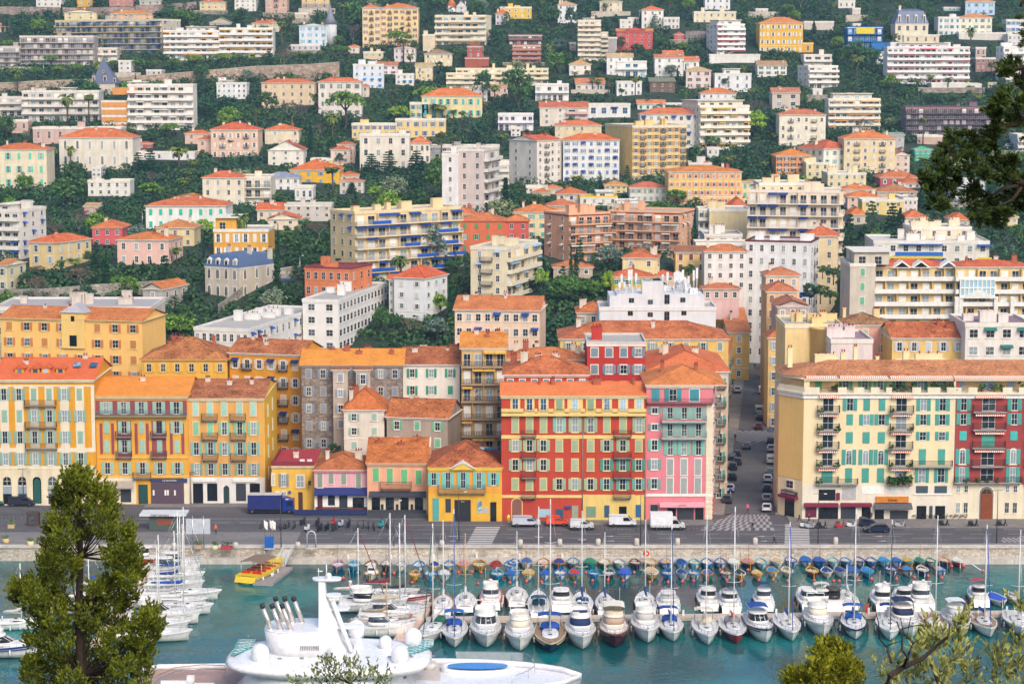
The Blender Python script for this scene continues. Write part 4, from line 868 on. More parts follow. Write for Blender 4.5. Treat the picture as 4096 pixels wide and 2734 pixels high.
r=B(12,802,1870,1255,1262,None,'flat','#e4e6ea',fl=4,nc=0,st='n',Y=492,d=12,lab='huge blank pale wall building with rooftop antennas',cat='building',ch=0,bc='#e4e6ea',stain=.12)
AW=plaster('#e4e6ea',.12);_,W_,w_,d_,h_=r
s_=F/(493*cos(PT)+50*sin(PT));ux=lambda u:(tp(12,u,0)[0]-tp(12,802,0)[0])/s_-w_/2;vz=lambda v:onY(512,tp(12,0,v)[1],492).z-r[0].location.z
m=MB();m.box(ux(895),.01,h_-.01,ux(1765),d_,vz(1145),AW);m.box(ux(960),.02,vz(1145),ux(1700),d_-1,vz(1125),AW);m.box(ux(1192),.03,vz(1130),ux(1385),3,vz(1015),AW);part('stepped_wall',m,r[0],W_,world=True)
for u,v in((1095,1180),(1268,1195),(1420,1192),(1565,1176),(1085,1298),(1268,1310),(1420,1348),(1576,1295)):
 part('window',win_mesh(1.2,1.1 if u!=1420 else 2.2,None,None,'p',paint('#8c8c90'),GLD,sill=False),r[0],W_@T3(ux(u),0,vz(v)-.6),world=True)
AN=paint('#e8eaec',.5);rr_=random.Random(3)
for i in range(26):
 u=rr_.choice((rr_.uniform(975,1185),rr_.uniform(1390,1740)));hh=rr_.uniform(1.5,5.5);m=MB();m.tube([(0,0,0),(0,0,hh)],.12,AN,5);m.box(-.25,-.2,hh*.55,.25,.2,hh,AN);m.tube([(-.9,0,.4),(.9,0,.5)],.06,AN,4);m.tube([(0,-.9,.1),(0,0,hh*.5)],.05,AN,4)
 if i%3==0:m.box(-.9,-.6,0,.9,.6,1.3,AN)
 part('antenna',m,r[0],W_@T3(ux(u),rr_.uniform(1,d_-2),vz(1130)),world=True)
B(12,600,895,1195,1300,None,'hip','#f0d8b8',rc='#e0683c',fl=3,nc=3,Y=508,aw='#1c2c70',lab='orange hipped roof house between the peach block and the pale wall',ch=4)
r=B(12,440,1985,1372,1540,None,'hip','#f0cc74',rc='#d86440',fl=3,nc=10,st='s',sc='#8fa8a0',Y=470,d=17,lab='very long ochre house with huge orange hipped roof',cat=AB,ch=2,old=.4)
r=B(12,2180,3000,95,190,None,'flat','#f2dfc4',fl=7,nc=9,side=90,d=16,Y=640,st='b',sst='b',bc='#f4e6d2',aw='#163c98',br='#c8c4c0',lab='big cream block with navy awnings right of the street',cat=AB,ch=4,rc='#d8cfc0',wside=2)
B(13,-80,415,30,120,None,'flat','#f4dcb0',fl=1,nc=6,Y=652,st='p',lab='cream roof storey with terrace on the big navy awning block',cat='building',ch=5)
r=B(13,-185,392,605,658,None,'flat','#f4f3f2',fl=4,nc=6,side=135,d=14,Y=585,st='p',sst='f',sc=None,bc='#6c3434',trim='#f6f4f0',lab='plain white block with maroon roof edge',cat=AB,ch=3,rc='#c8c0bc')
B(13,345,640,502,598,None,'hip','#f2dcb0',rc='#e2603c',fl=3,nc=2,side=60,d=12,Y=612,lab='cream house with red hipped roof behind a black cypress',ch=3)
B(13,548,900,5,25,150,'flat','#f0dfb4',fl=2,nc=5,Y=748,lab='cream flat-roofed block below the chalet',cat='building',ch=3)
B(13,350,560,-90,-70,60,'flat','#f0dfae',fl=2,nc=3,Y=775,lab='pale yellow flat house under the orange chalet',ch=2)
B(13,1030,1375,-15,58,135,'hip','#c4606c',rc='#e0683e',fl=1,nc=4,st='a',sc=None,gl=GLD,Y=742,lab='maroon pink villa with broad orange roof',cat='villa',ch=2)
B(13,1215,1400,58,112,160,'hip','#f2e8dc',rc='#dd6440',fl=1,nc=3,Y=728,lab='white cottage with red roof right of the maroon villa',cat='cottage',ch=1)
B(13,685,985,118,168,300,'hip','#ecd4b4',rc='#e8703c',fl=2,nc=3,Y=712,lab='cream house with orange roof beside the cream block, upper of two',ch=1)
B(13,730,1020,178,238,340,'hip','#efcdb8',rc='#f0723a',fl=2,nc=3,Y=690,lab='pinkish house with bright orange roof, lower of two',ch=1)
B(13,1000,1365,118,192,262,'hip','#dfc0a4',rc='#cc7050',fl=2,nc=4,Y=705,lab='tan house with brown red roof and a palm in front',ch=2)
B(13,865,1245,260,272,405,'flat','#f2d88c',fl=2,nc=4,Y=672,lab='yellow flat-roofed house between the tall firs',ch=1)
B(13,1245,1370,225,255,385,'flat','#f0e4e6',fl=2,nc=3,st='a',sc=None,Y=676,lab='white arcade villa with pink arched windows',cat='villa',ch=0)
B(13,755,905,328,402,495,'hip','#d8c8b4',rc='#f0703a',fl=1,nc=1,Y=655,lab='stone house with bright orange roof left of the blue fir',ch=0)
B(13,1255,1460,355,428,560,'hip','#eee4d8',rc='#ea6a40',fl=2,nc=2,side=0,Y=650,lab='white house with orange roof right of the dark cypresses',ch=0)
B(13,1685,1850,378,448,560,'hip','#e8d0b0',rc='#e8683c',fl=2,nc=2,Y=655,lab='cream house with orange roof under the pine branch',ch=0)
B(13,2175,2290,385,425,545,'hip','#f0dca4',rc='#e8a878',fl=2,nc=2,Y=660,lab='pale yellow house at the right below the pine branch',ch=0)
B(13,1700,1990,20,95,330,'flat','#d4dce8',fl=3,nc=4,Y=730,st='b',bc='#dde3ec',lab='bluish white villa seen through the pine branch',cat='villa',ch=0)
r=B(13,980,2030,600,655,None,'flat','#ece8de',fl=2,nc=9,side=35,d=22,Y=598,st='p',ww=1.3,bc='#ece8de',lab='low wide white block with blue and yellow balcony band',cat=AB,ch=8,rc='#d4d0c8')
_,W_,w_,d_,h_=r;m=MB();s_=w_/1050
m.box(-w_/2+190*s_,-1.4,h_-3.6,-w_/2+625*s_,-1.3,h_-2.5,paint('#2068c0'));m.box(-w_/2+190*s_,-1.3,h_-3.7,-w_/2+625*s_,0,h_-3.5,WHITE);part('balcony',m,r[0],W_,world=True)
m=MB();m.box(-w_/2+40*s_,-1.5,h_-4.3,-w_/2+625*s_,-1.35,h_-3.7,paint('#e8cc28'));m.box(w_/2-110*s_,-1.5,h_-4.5,w_/2+.5,-1.35,h_-3.9,paint('#e8cc28'));part('parapet_band',m,r[0],W_,world=True)
m=MB();m.box(-w_/2+230*s_,-1.3,h_-.6,-w_/2+625*s_,0,h_-.4,paint('#2058b0'));m.box(-w_/2+220*s_,-1.4,h_-5,-w_/2+620*s_,-.1,h_-4.6,paint('#2058b0'));m.box(w_/2-110*s_,-1.2,h_-.9,w_/2+1,0,h_-.5,paint('#2058b0'));part('awning',m,r[0],W_,world=True)
B(13,1320,1865,505,525,None,'flat','#f0e2c4',fl=1,nc=4,Y=612,d=14,lab='cream upper storey with many vents above the banded block',cat='building',ch=8)
B(13,1330,1570,455,505,None,'hip','#ecd8b8',rc='#e2704c',fl=1,nc=2,Y=635,lab='low orange roof just above the banded white block',ch=3)
B(13,755,985,795,862,None,'flat','#d8cdbc',fl=4,nc=1,st='s',sc='#6cb894',cl=1,Y=540,lab='greige side tower with green shutters',cat=AB,ch=1,top=(.2,1.6,.9))
r=B(13,968,1720,808,878,None,'hip','#f2d088',rc='#e2583a',fl=5,nc=7,st='b',bc='#f2f0ec',Y=545,d=13,lab='yellow apartment building with white balconies and dormer gables',cat=AB,ch=0)
_,W_,w_,d_,h_=r
for i,u in enumerate((1222,1396,1648)):
 m=MB();m.prism([(-2.6,-1.2,0),(2.6,-1.2,0),(0,-1.2,1.9)],WHITE,(0,4,0));m.prism([(-1.7,-1.25,.2),(1.7,-1.25,.2),(0,-1.25,1.4)],GLD,(0,.2,0));part('dormer_gable',m,r[0],W_@T3(-w_/2+(u-968)/752*w_,0,h_-.1),world=True)
r=B(13,1720,2420,815,880,None,'hip','#f2d088',rc='#e2583a',fl=5,nc=7,st='b',bc='#f2f0ec',Y=543,d=13,lab='yellow apartment building with white columns and glazed centre',cat=AB,ch=3)
_,W_,w_,d_,h_=r;m=MB()
for u in(1725,1765,2085,2235):x=-w_/2+(u-1720)/700*w_;m.box(x-.5,-2,-2,x+.5,-1.1,h_*.62,WHITE)
m.prism([(-w_/2+w_*.05,-2.2,h_*.6),(-w_/2+w_*.53,-2.2,h_*.6),(-w_/2+w_*.29,-2.2,h_*.6+2.2)],WHITE,(0,1,0));part('column_portico',m,r[0],W_,world=True)
m=MB();x0=-w_/2+w_*.05;x1=-w_/2+w_*.5;m.box(x0,-1.7,h_*.62,x1,-1.5,h_*.84,GLB)
for i in range(9):x=x0+(x1-x0)*i/8;m.box(x-.12,-1.85,h_*.62,x+.12,-1.4,h_*.85,WHITE)
for z in(.62,.73,.84):m.box(x0,-1.84,h_*z,x1,-1.42,h_*z+.3,WHITE)
part('glazed_loggia',m,r[0],W_,world=True)
B(13,-20,290,878,958,None,'hip','#f2cfb0',rc='#d86c4c',fl=3,nc=3,Y=545,lab='peach house with red brown roof across the street',ch=1)
B(13,-10,262,1010,1105,None,'hip','#ecbc84',rc='#d4664a',fl=2,nc=3,st='s',sc='#8c6858',cl=1,Y=520,lab='apricot house with small gable dormer and brown shutters',ch=0)
B(13,88,368,1158,1240,None,'gablef','#cbb2ac',rc='#c8644c',fl=1,nc=3,Y=500,d=12,lab='mauve grey gabled house with white windows',ch=0)
B(13,655,1140,1300,1412,None,'hip','#f6b8a4',rc='#b87054',fl=3,nc=3,st='s',sc='#c0bca4',Y=452,lab='pink house with old brown tile roof and orange chimney',ch=4,old=.5,chm=plaster('#f0d8a0'))
r=B(13,160,680,1290,1420,None,'flat','#f4d698',fl=3,nc=2,Y=446,st='n',lab='yellow stepped terrace house with round stair tower',cat='building',ch=6,bc='#f4e0b0',chm=plaster('#f0d8a0'))
m=MB();m.lathe([(3.2,-2),(3.2,r[4]-.5),(3.4,r[4]-.4),(3.4,r[4])],plaster('#f2cc80',.1),18);part('stair_tower',m,r[0],r[1]@T3(2.5,0,0),world=True)
B(13,5,335,1318,1530,2368,'hip','#f4cc80',rc='#d4643c',fl=6,nc=3,st='s',sc='#a8b0c0',Y=497,d=8,cl=.05,lab='yellow street corner house with orange roof and grey shutters',ch=2,cat='house')
B(13,1140,1812,1385,1532,None,'gable','#f2cc78',rc='#dc6440',fl=3,nc=5,st='s',sc='#c4c8d4',cl=.3,Y=440,d=14,lab='yellow house with worn orange roof and curved gable',ch=3,old=.5)
B(13,580,960,1450,1560,None,'flat','#f0e0dc',fl=2,nc=2,Y=436,st='n',lab='white terrace roofs with small vents behind the cream quay block',cat='building',ch=5,rc='#9c8490')
B(13,1812,2420,1290,1410,None,'flat','#f2eae2',fl=4,nc=4,Y=436,st='p',ww=1.6,lab='white modern block with flat mauve roof at the right edge',cat=AB,ch=3,rc='#9c7c88',aw='#1f7a70')
r=B(10,-60,1300,1262,1378,None,'gable','#fbc974',rc='#dd6c3c',fl=4,nc=8,st='s',sc='#d08848',cl=.3,Y=455,d=14,side=120,sst='n',ww=1.2,lab='long yellow block with brown shutters and a roof turret',cat=AB,ch=2,trim='#f4d894',stain=.08)
m=MB();m.box(-2.6,-.4,r[4]-6,2.6,3,r[4]+1.6,plaster('#f6cf7c',.08));m.prism([(-3,-.7,r[4]+1.6),(3,-.7,r[4]+1.6),(0,-.7+1.7,r[4]+3.4)],paint('#b8b4b8'),(0,3.4,0))
m.box(-.4,-.46,r[4]-.2,.4,-.38,r[4]+.9,GLD);m.box(-.8,-.46,r[4]-5.5,.8,-.38,r[4]-3.2,GLD)
part('stair_turret',m,r[0],r[1]@T3(r[2]*.02,0,0),world=True)
B(10,-60,1380,1205,1262,None,'flat','#d8ccc0',fl=3,nc=10,Y=474,d=20,st='p',lab='flat grey roofed block behind the long yellow block',cat=AB,ch=8,rc='#b4b0b0',bc='#e8e0d8')
B(20,1300,2080,-48,160,None,'hip','#eeb848',rc='#cc6a40',fl=3,nc=6,st='s',sc='#e8bc50',cl=.15,Y=441,d=15,lab='mustard house with worn brown tiled roof and yellow shutters',ch=5,old=.5,trim='#e8c068')
B(20,2078,2760,-15,120,None,'gable','#e8a01c',rc='#cc6440',fl=6,nc=6,st='f',sc='#d8ccc0',cl=.3,Y=438,d=12,side=145,sst='n',lab='deep orange house with balconies and a bright yellow gable',cat=AB,ch=6,old=.5,aw='#163070',wall2=None)
B(21,415,1340,62,212,None,'gable',stone('#a89c92','#7e746c',1.1),rc='#ee8028',fl=5,nc=7,st='s',sc='#8c98a8',cl=.4,Y=428,d=14,lab='rough grey stone tenement with bright orange roof',cat=AB,ch=5,old=.15,trim='#c0b0a0',chm=CHR)
for u0,u1,v0 in((705,840,235),(915,1045,235)):
 B(21,u0,u1,v0-5,v0+20,820 if u0<800 else 600,'shed','#cbbcaa',rc='#a8583c',fl=4 if u0<800 else 2,nc=1,st='s',sc='#9aa4b4',Y=425.5,d=2.6,ch=0,lab='narrow plastered stair tower on the stone tenement, '+('left one'if u0<800 else 'right one'),cat='tower',name='stair_tower')
B(21,1345,1868,42,206,None,'gable','#efe9df',rc='#c45c3c',fl=5,nc=3,st='s',sc='#3c9c7c',cl=.25,Y=431,d=14,lab='white tenement with green and aqua shutters',cat=AB,ch=4,old=.45,stain=.12)
r=B(21,1885,2290,-95,58,None,'gable','#dcb878',rc='#ee7e34',fl=6,nc=4,st='b',sst='n',br='#6c5c50',bc='#b8a080',Y=427,d=15,lab='tan tenement with full-width balconies and skylight roof',cat=AB,ch=3,bd=1.0,aw='#e4b44c')
B(21,805,1175,400,622,1010,'hip','#e9e0d0',rc='#d8602e',fl=3,nc=2,st='s',sc='#a4c0b0',cl=.3,Y=418,d=14,lab='off-white house with orange lean roof and sage shutters',ch=2,old=.3,pt=.5)
r=B(21,1192,1758,524,702,1000,'gable','#b8a898',rc='#d8683c',fl=2,nc=3,st='s',sc='#7cc89c',cl=.35,Y=415,d=12,side=110,sst='n',lab='taupe house with worn orange roof and light green shutters',ch=2,old=.5)
r=B(22,690,1225,-60,18,None,'flat','#c0362a',fl=7,nc=4,st='s',sc='#7c90a0',cl=.6,Y=418,d=14,ww=1.2,lab='deep red rooftop house with balcony behind the red facade',ch=1,stain=.12,bc='#d8d0c8')
B(22,-70,700,130,300,None,'hip','#b83a2c',rc='#d8623c',fl=4,nc=7,st='s',sc='#5c8ca0',Y=408,d=13,lab='red house with weathered orange roof behind the red facade',cat=AB,ch=5,old=.4)
B(22,-60,690,50,160,None,'hip','#c8643c',rc='#dc6c40',fl=3,nc=4,Y=428,d=12,lab='orange roofed house with four white chimneys, middle of the block',ch=5,old=.3)
B(22,1250,1985,40,270,None,'hip','#e0cdb8',rc='#e0603a',fl=5,nc=5,st='f',Y=414,d=26,side=0,lab='house with wide orange roof and air ducts behind the pink facade',cat=AB,ch=3,old=.2)
def text_mesh(s,size,mat,name='lettering',ext=.02,xs=1.0):
 cu=bpy.data.curves.new(name,'FONT');cu.body=s;cu.size=size;cu.extrude=ext;cu.align_x='CENTER';cu.align_y='CENTER'
 o=bpy.data.objects.new('tmp_text',cu);COL.objects.link(o);dg=bpy.context.evaluated_depsgraph_get()
 me=bpy.data.meshes.new_from_object(o.evaluated_get(dg));bpy.data.objects.remove(o)
 me.transform(Matrix.Rotation(pi/2,4,'X')@Matrix.Diagonal((xs,1,1,1)))
 me.materials.clear();me.materials.append(mat);me.name=name
 return me
class Fac:
 def __init__(s,t,u0,u1,ve,vb,Y,wall,lab,d=14,vr=None,roof='hip',rc='#d9663a',old=.3,foot=None,trim='#efe4cc',cat='house',name='town_house',ch=2,eave='#d8c8a8',stain=.14,attic=None,chm=None,rise=None):
  s.t,s.Y,s.u0,s.u1=t,Y,u0,u1
  p=tp(t,u0,vb);q_=tp(t,u1,ve);a=onY(*p,Y);b=onY(q_[0],p[1],Y)
  s.o=Vector((a.x,Y,a.z));s.w=b.x-a.x;s.h=onY(512,q_[1],Y).z-a.z;s.d=d
  s.root=thing(name,lab,cat,s.o);s.M=MAT_OF[s.root.name];s.tm=plaster(trim,.1);s.wall=wall if not isinstance(wall,str)else plaster(wall,stain)
  w,h=s.w,s.h
  foot=foot or[(0,0),(w,0),(w,d),(0,d)];s.foot=foot
  m=MB();m.prism([(x,y,-3)for x,y in foot],s.wall,(0,0,h+3));m.box(-.1,-.22,h-.45,w+.1,0.02,h-.02,plaster(eave,.2))
  dep=(H-s.o.z-h)/Y
  if vr is not None:
   A=(tp(t,0,ve)[1]-tp(t,0,vr)[1])*Y/F/cos(PT)*1.0;rise_=rise or min(max(A-d/2*dep,.8),d*.35)
  else:rise_=1
  s.rise=rise_
  if roof=='gable':
   for x in(0,w-.25):m.prism([(x,0,h-.01),(x,d,h-.01),(x,d/2,h+rise_)],s.wall,(.25,0,0))
  s.add('wall',m)
  m=MB()
  if roof in('hip','gable'):
   x1=max(f[0]for f in foot)
   hip_roof(m,0,x1,0,d,h-.02,rise_,tiles(rc,old),roof,s.tm,.3)
  elif roof=='flat':m.prism([(x,y,h-.05)for x,y in foot],paint(rc,.8),(0,0,.15))
  s.roof=None
  if roof:
   s.roof=s.add('roof',m);MAT_OF[s.roof.name]=MAT_OF[s.root.name]
   R_=random.Random(int(u0+Y))
   for i in range(ch):
    y=d*R_.uniform(.35,.6);x=w*(i+.3+.4*R_.random())/ch
    part('chimney',chimney_mesh(R_.choice((.7,1.0,1.4)),.7,1.1,chm or CHW,R_.choice((1,2,3))),s.roof,T3(x,y,h+(rise_*(1-abs(y-d/2)/(d/2))*.8 if roof!='flat'else 0)))
  BL.append((lab,p[0],q_[0],tp(t,0,vr if vr is not None else ve)[1],p[1],Y,s.root.name))
 def X(s,u):return onY(tp(s.t,u,0)[0],CY,s.Y).x*(s.Y*cos(PT)+(H-10)*sin(PT))/(onY(512,CY,s.Y).y*cos(PT)+(H-onY(512,CY,s.Y).z)*sin(PT))-s.o.x if False else(u-s.u0)/(s.u1-s.u0)*s.w
 def Z(s,v):return onY(512,tp(s.t,0,v)[1],s.Y).z-s.o.z
 def add(s,nm,mesh,M=None,**k):return part(nm,mesh,s.root,M,**k)
 def panel(s,u0,v0,u1,v1,mat,y=.04,nm='wall_panel'):
  m=MB();m.box(s.X(u0),-y,s.Z(v1),s.X(u1),.01,s.Z(v0),mat);return s.add(nm,m)
 def panels(s,L_,mat,nm='wall_panel',y=.04):
  m=MB()
  for i,(u0,v0,u1,v1)in enumerate(L_):m.box(s.X(u0)-.001*i,-y-.004*i,s.Z(v1),s.X(u1),.01,s.Z(v0),mat)
  return s.add(nm,m)
 def win(s,u,vt,vb,wu=50,code='o',sc='#8fb8a4',trim=True,arch=False,fr=FR,gl=GL,M=None,su=None,y=.0):
  w=s.X(wu+s.u0);h=s.Z(vt)-s.Z(vb);sm=shm(sc);tm=s.tm if trim is True else trim
  if code in('c','k'):return s.add('window',win_mesh(w,h,tm or None,sm,'c',fr,gl),(M or Matrix())@T3(s.X(u),-y,s.Z(vb)))
  o=s.add('window',win_mesh(w,h,tm or None,None,'p',fr,gl,arch),(M or Matrix())@T3(s.X(u),-y,s.Z(vb)))
  if code=='o':
   sw=(su and s.X(su+s.u0))or w*.52
   for sg in(-1,1):part('shutter',shut_mesh(sw,h,sm),o,T3(sg*(w/2+sw/2+.04),-.04,0))
  return o
 def bal(s,u0,u1,vr,vs,d=.8,mat=IRON,slab=None):
  bm,rm=rail_mesh(s.X(u1)-s.X(u0),d,max(.5,s.Z(vr)-s.Z(vs)),mat,slab)
  o=s.add('balcony',bm,T3(s.X((u0+u1)/2),0,s.Z(vs)));part('railing',rm,o);return o
 def row(s,vt,vb,us,codes,**k):
  for u,c in zip(us,codes):s.win(u,vt,vb,code=c,**k)
 def box(s,nm,u0,v0,u1,v1,mat,y0=.1,y1=0,label=None):
  m=MB();m.box(s.X(u0),-y0,s.Z(v1),s.X(u1),-y1+.01,s.Z(v0),mat);return s.add(nm,m,label=label)
 def awn(s,u0,u1,vt,vb,mat,d=1.6):
  x0,x1,zt,zb=s.X(u0),s.X(u1),s.Z(vt),s.Z(vb);m=MB()
  m.prism([(x0,-.02,zt),(x0,-d,zb+.25),(x0,-d,zb),(x0,-d+.05,zb),(x0,-d+.08,zb+.18),(x0,-.02,zt-.12)],mat,(x1-x0,0,0));return s.add('awning',m)
 def text(s,txt,u,v,size,mat,par=None,y=.2,xs=1.0):
  return part('lettering',text_mesh(txt,size,mat,xs=xs),par or s.root,T3(s.X(u),-y,s.Z(v)))
TEAL='#3f9c94';BLK=paint('#26282c',.5);CREAMW=plaster('#efe3c8',.12);SHOPD=glass('#1c2026','#3c4048','shop_glass')
f=Fac(20,-30,890,345,1500,409,'#e8a41f','ochre and cream town house with red roof and dormers, leftmost on the quay',d=18,vr=140,roof='gable',rc='#e2542c',old=.12,trim='#f0e4c4',ch=2)
C_=[66,203,338,478,615,754]
f.panels([(c-40,405,c+40,1130)for c in C_]+[(-30,965,890,1003),(858,398,890,965),(-30,390,890,405)],CREAMW)
f.panel(-30,1130,890,1500,plaster('#f0e2c0',.16),.07,'ground_floor_wall');f.panel(-30,1148,890,1160,CREAMW,.16,'cornice')
A=dict(trim=False,sc='#93b5a4',su=30)
f.row(420,530,C_,'ooccoc',**A);f.row(617,728,C_,'ccoooo',**A);f.row(812,925,C_,'oooooc',**A);f.row(1010,1122,C_,'oooooo',**A)
for v0,v1 in((522,575),(722,772),(917,968)):f.bal(255,545,v0,v1,.9)
GD=paint('#1f5c54',.5)
for u,a in((72,'w'),(210,'w'),(487,'w')):
 f.win(u,1228,1308,78,'p',trim=CREAMW,arch=True,gl=GLD);f.box('roller_shutter',u-40,1305,u+40,1385,paint('#98a8b0',.6),.12);f.box('shop_window',u-40,1385,u+40,1478,SHOPD,.1)
dd=f.win(345,1230,1475,78,'p',trim=CREAMW,arch=True,gl=GD,fr=GD);dd.name='door'
for u in(185,425,560,330):
 m=MB();x,z=f.X(u),f.h+1.4;m.box(x-.8,2.6,z-1,x+.8,6,z+.5,f.wall);m.prism([(x-1.1,2.4,z+.5),(x+1.1,2.4,z+.5),(x,2.4,z+1.2)],tiles('#e2542c',.12),(0,4,0));m.box(x-.45,2.55,z-.5,x+.45,2.65,z+.35,GLB);f.add('dormer',m)
for u in(695,845):m=MB();m.prism([(f.X(u)-.7,4.2,f.h+1.95),(f.X(u)+.7,4.2,f.h+1.95),(f.X(u)+.7,5.4,f.h+2.5),(f.X(u)-.7,5.4,f.h+2.5)],GLB,(0,0,.15));f.add('skylight',m)
f=Fac(20,895,1738,492,1478,410,'#eeae3a','yellow town house with maroon panels and long teal balcony',d=17,vr=312,roof='gable',rc='#ee7a24',old=.12,trim='#f2bc58',ch=1)
MAR=plaster('#9c4c54',.15);C_=[995,1155,1315,1475,1635]
f.panels([(900,530,1730,668)],MAR,y=.03)
f.panels([(u,740,u+26,1022)for u in(930,1035,1250,1352,1570,1675)]+[(1088,715,1218,1045),(1405,715,1535,1045)],MAR)
f.panels([(900,680,1738,700),(905,1045,1738,1060),(905,1222,1738,1236)],plaster('#f2c060',.1),'cornice',.15)
A=dict(trim=False,sc='#a3c6b2',su=30)
f.row(540,655,C_,'ooooo',**A,wu=52);f.row(718,833,C_,'cocoo',**A);f.row(893,1010,C_,'coccc',**A);f.row(1095,1205,C_,'ooooo',**A)
f.bal(885,1732,620,672,.9,paint('#4c7c84',.6),plaster('#d8b060',.2))
for u0,u1 in((1080,1220),(1398,1540)):f.bal(u0,u1,808,862,.8);f.bal(u0,u1,990,1048,.8)
f.bal(1228,1392,1184,1238,.8)
f.panel(895,1236,1250,1478,CREAMW,.06,'ground_floor_wall');f.panel(1690,1236,1738,1478,CREAMW,.06,'ground_floor_wall')
aw=f.awn(905,1235,1265,1328,paint('#a89c90',.8),1.5);f.text('La Marlin',1060,1316,.42,WHITE,None,1.56)
f.box('shop_window',965,1340,1050,1455,SHOPD);f.box('shop_window',1108,1340,1205,1462,SHOPD);f.box('door',1272,1300,1358,1476,paint('#1c4c48',.5),.12)
f.box('shopfront',1388,1290,1690,1478,paint('#5a4654',.6),.14);sg=f.box('shop_sign',1388,1245,1722,1280,paint('#38406c',.5),.3);f.text('AZ BOATING',1560,1262,.45,WHITE,None,.34)
for u in(1412,1520,1543,1607):f.box('porthole',u-8,1350,u+8,1398,WHITE,.17)
f=Fac(20,1740,2430,515,1478,410.5,'#eaae5c','golden town house with aqua shutters and a bright yellow side wall',d=22,vr=335,roof='gable',rc='#c86444',old=.5,trim='#f2d8ac',ch=3)
C_=[1810,1940,2070,2210,2335]
f.row(550,668,C_,'ccccc',sc='#a8d4c4');f.row(728,845,C_,'ccooo',sc='#8cc8a0');f.row(910,1030,C_,'ooooo',sc='#7cbcb4',trim=False);f.row(1103,1212,C_,'ooooo',sc='#8fae9c',trim=False)
for u0,u1 in((1866,2008),(2126,2266)):f.bal(u0,u1,645,706);f.bal(u0,u1,820,880);f.bal(u0,u1,1008,1068,.9)
YG=plaster('#f8c838',.12);m=MB();w,h,d=f.w,f.h,f.d
m.box(w,.05,-1,w+.1,d-.05,h-.5,YG);m.prism([(w,.1,h-.5),(w,d-.1,h-.5),(w,d/2,h+f.rise-.1)],YG,(.1,0,0));f.add('side_wall',m)
for y in(6,14):
 for z in(4,8.2,12.2,16.2):
  o=f.add('window',win_mesh(1.1,2.1,f.tm,shm('#d8dcc8'),'c'if(y+z)%3 else 'p'),T3(w+.1,y,z)@RZ(pi/2))
f.panel(1740,1236,2430,1478,plaster('#ece8e2',.12),.08,'ground_floor_wall')
for i,u in enumerate((1815,1945,2208,2335)):
 f.box('shop_window',u-42,1290,u+50,1478 if i<1 else 1450,SHOPD,.14)
for u in(1880,2250):m=MB();m.box(-2.3,-.4,-.28,2.3,0,.28,WHITE);f.add('shop_sign',m,T3(f.X(u)-.0,0,f.Z(1262)))
dd=f.win(2078,1298,1478,66,'p',trim=WHITE,arch=True,gl=paint('#2c4844',.5),fr=BLK);dd.name='door'
f=Fac(21,148,538,1128,1538,405,'#f2c04c','small yellow corner house with dark red terrace roof',d=17,roof='flat',rc='#a83440',ch=1,trim='#e8dcb8',vr=960)
m=MB();m.box(0,-.1,f.h-.1,f.w,.25,f.h+.75,paint('#8c2c34',.8));m.box(0,.25,f.h-.1,.25,16,f.h+.75,paint('#8c2c34',.8));f.add('parapet',m)
for x in(5.2,6.6):m=MB();m.box(x,1.4,f.h+.1,x+.9,1.9,f.h+.9,WHITE);m.lathe([(.3,0),(.32,.02)],BLK,10);f.add('air_conditioner',m)
f.win(258,1205,1318,42,'o',sc='#8c9488');f.win(410,1215,1325,68,'p');f.win(160,1200,1305,20,'p');f.win(258,1362,1425,44,'p');f.box('door',390,1370,430,1532,paint('#50302c',.6),.08);f.box('notice_panel',180,1360,218,1430,WHITE,.08)
sg=MB();sg.lathe([(.3,-.03),(.3,.03)],paint('#1c58b0',.5),14);me_=sg.mesh('road_sign_face');me_.transform(Matrix.Rotation(pi/2,4,'X'));f.add('round_sign',me_,T3(f.X(312),-.3,f.Z(1368)))
m=MB();m.tube([(0,0,0),(0,-1.4,.1)],.04,BLK);m.box(-.25,-1.6,-1.1,.25,-1.1,-.3,BLK);f.add('wall_lantern',m,T3(f.X(500),0,f.Z(1240)))
f=Fac(21,538,1030,1172,1560,402,'#f0b6bc','low pink house with navy awning over a white shopfront',d=13,vr=1000,rc='#cc6038',old=.35,ch=2,eave='#c8848c',trim='#f0d8d0')
for u,a,b in((590,1178,1325),(692,1182,1292),(808,1186,1298),(942,1195,1350)):f.win(u,a,b,44,'c',sc='#8c9c8c')
f.panel(538,1380,1030,1560,WHITE,.06,'ground_floor_wall');f.panel(545,1505,1028,1560,paint('#6c3430',.6),.09,'plinth');f.awn(540,1025,1328,1392,paint('#16286c',.7),1.1)
f.box('door',565,1390,612,1535,paint('#5c2830',.5),.12);
for a,b,c,d_ in((662,1388,725,1490),(765,1395,840,1535),(888,1418,992,1510)):f.box('shop_window',a,c,b,d_,SHOPD,.12)if False else f.box('shop_window',a,b,c,d_,SHOPD,.13)
m=MB();[m.box(x,-1.8,0,x+.05,-1.75,1.1,BLK)for x in np.arange(0,5.6,.35)];m.box(0,-1.82,1.05,5.6,-1.72,1.12,paint('#8c6858'));f.add('terrace_rail',m,T3(f.X(610),0,.2))
f=Fac(21,1022,1580,1110,1590,400,'#f6b690','peach house with closed green shutters and arched dark ground floor',d=17,vr=868,roof='gable',rc='#dc6830',old=.45,ch=3,eave='#c8a080',chm=CHR,trim='#f4c8a8')
for u,a,b in((1102,1150,1270),(1230,1156,1285),(1362,1163,1288),(1493,1172,1296)):f.win(u,a,b,52,'c',sc='#6cbc80')
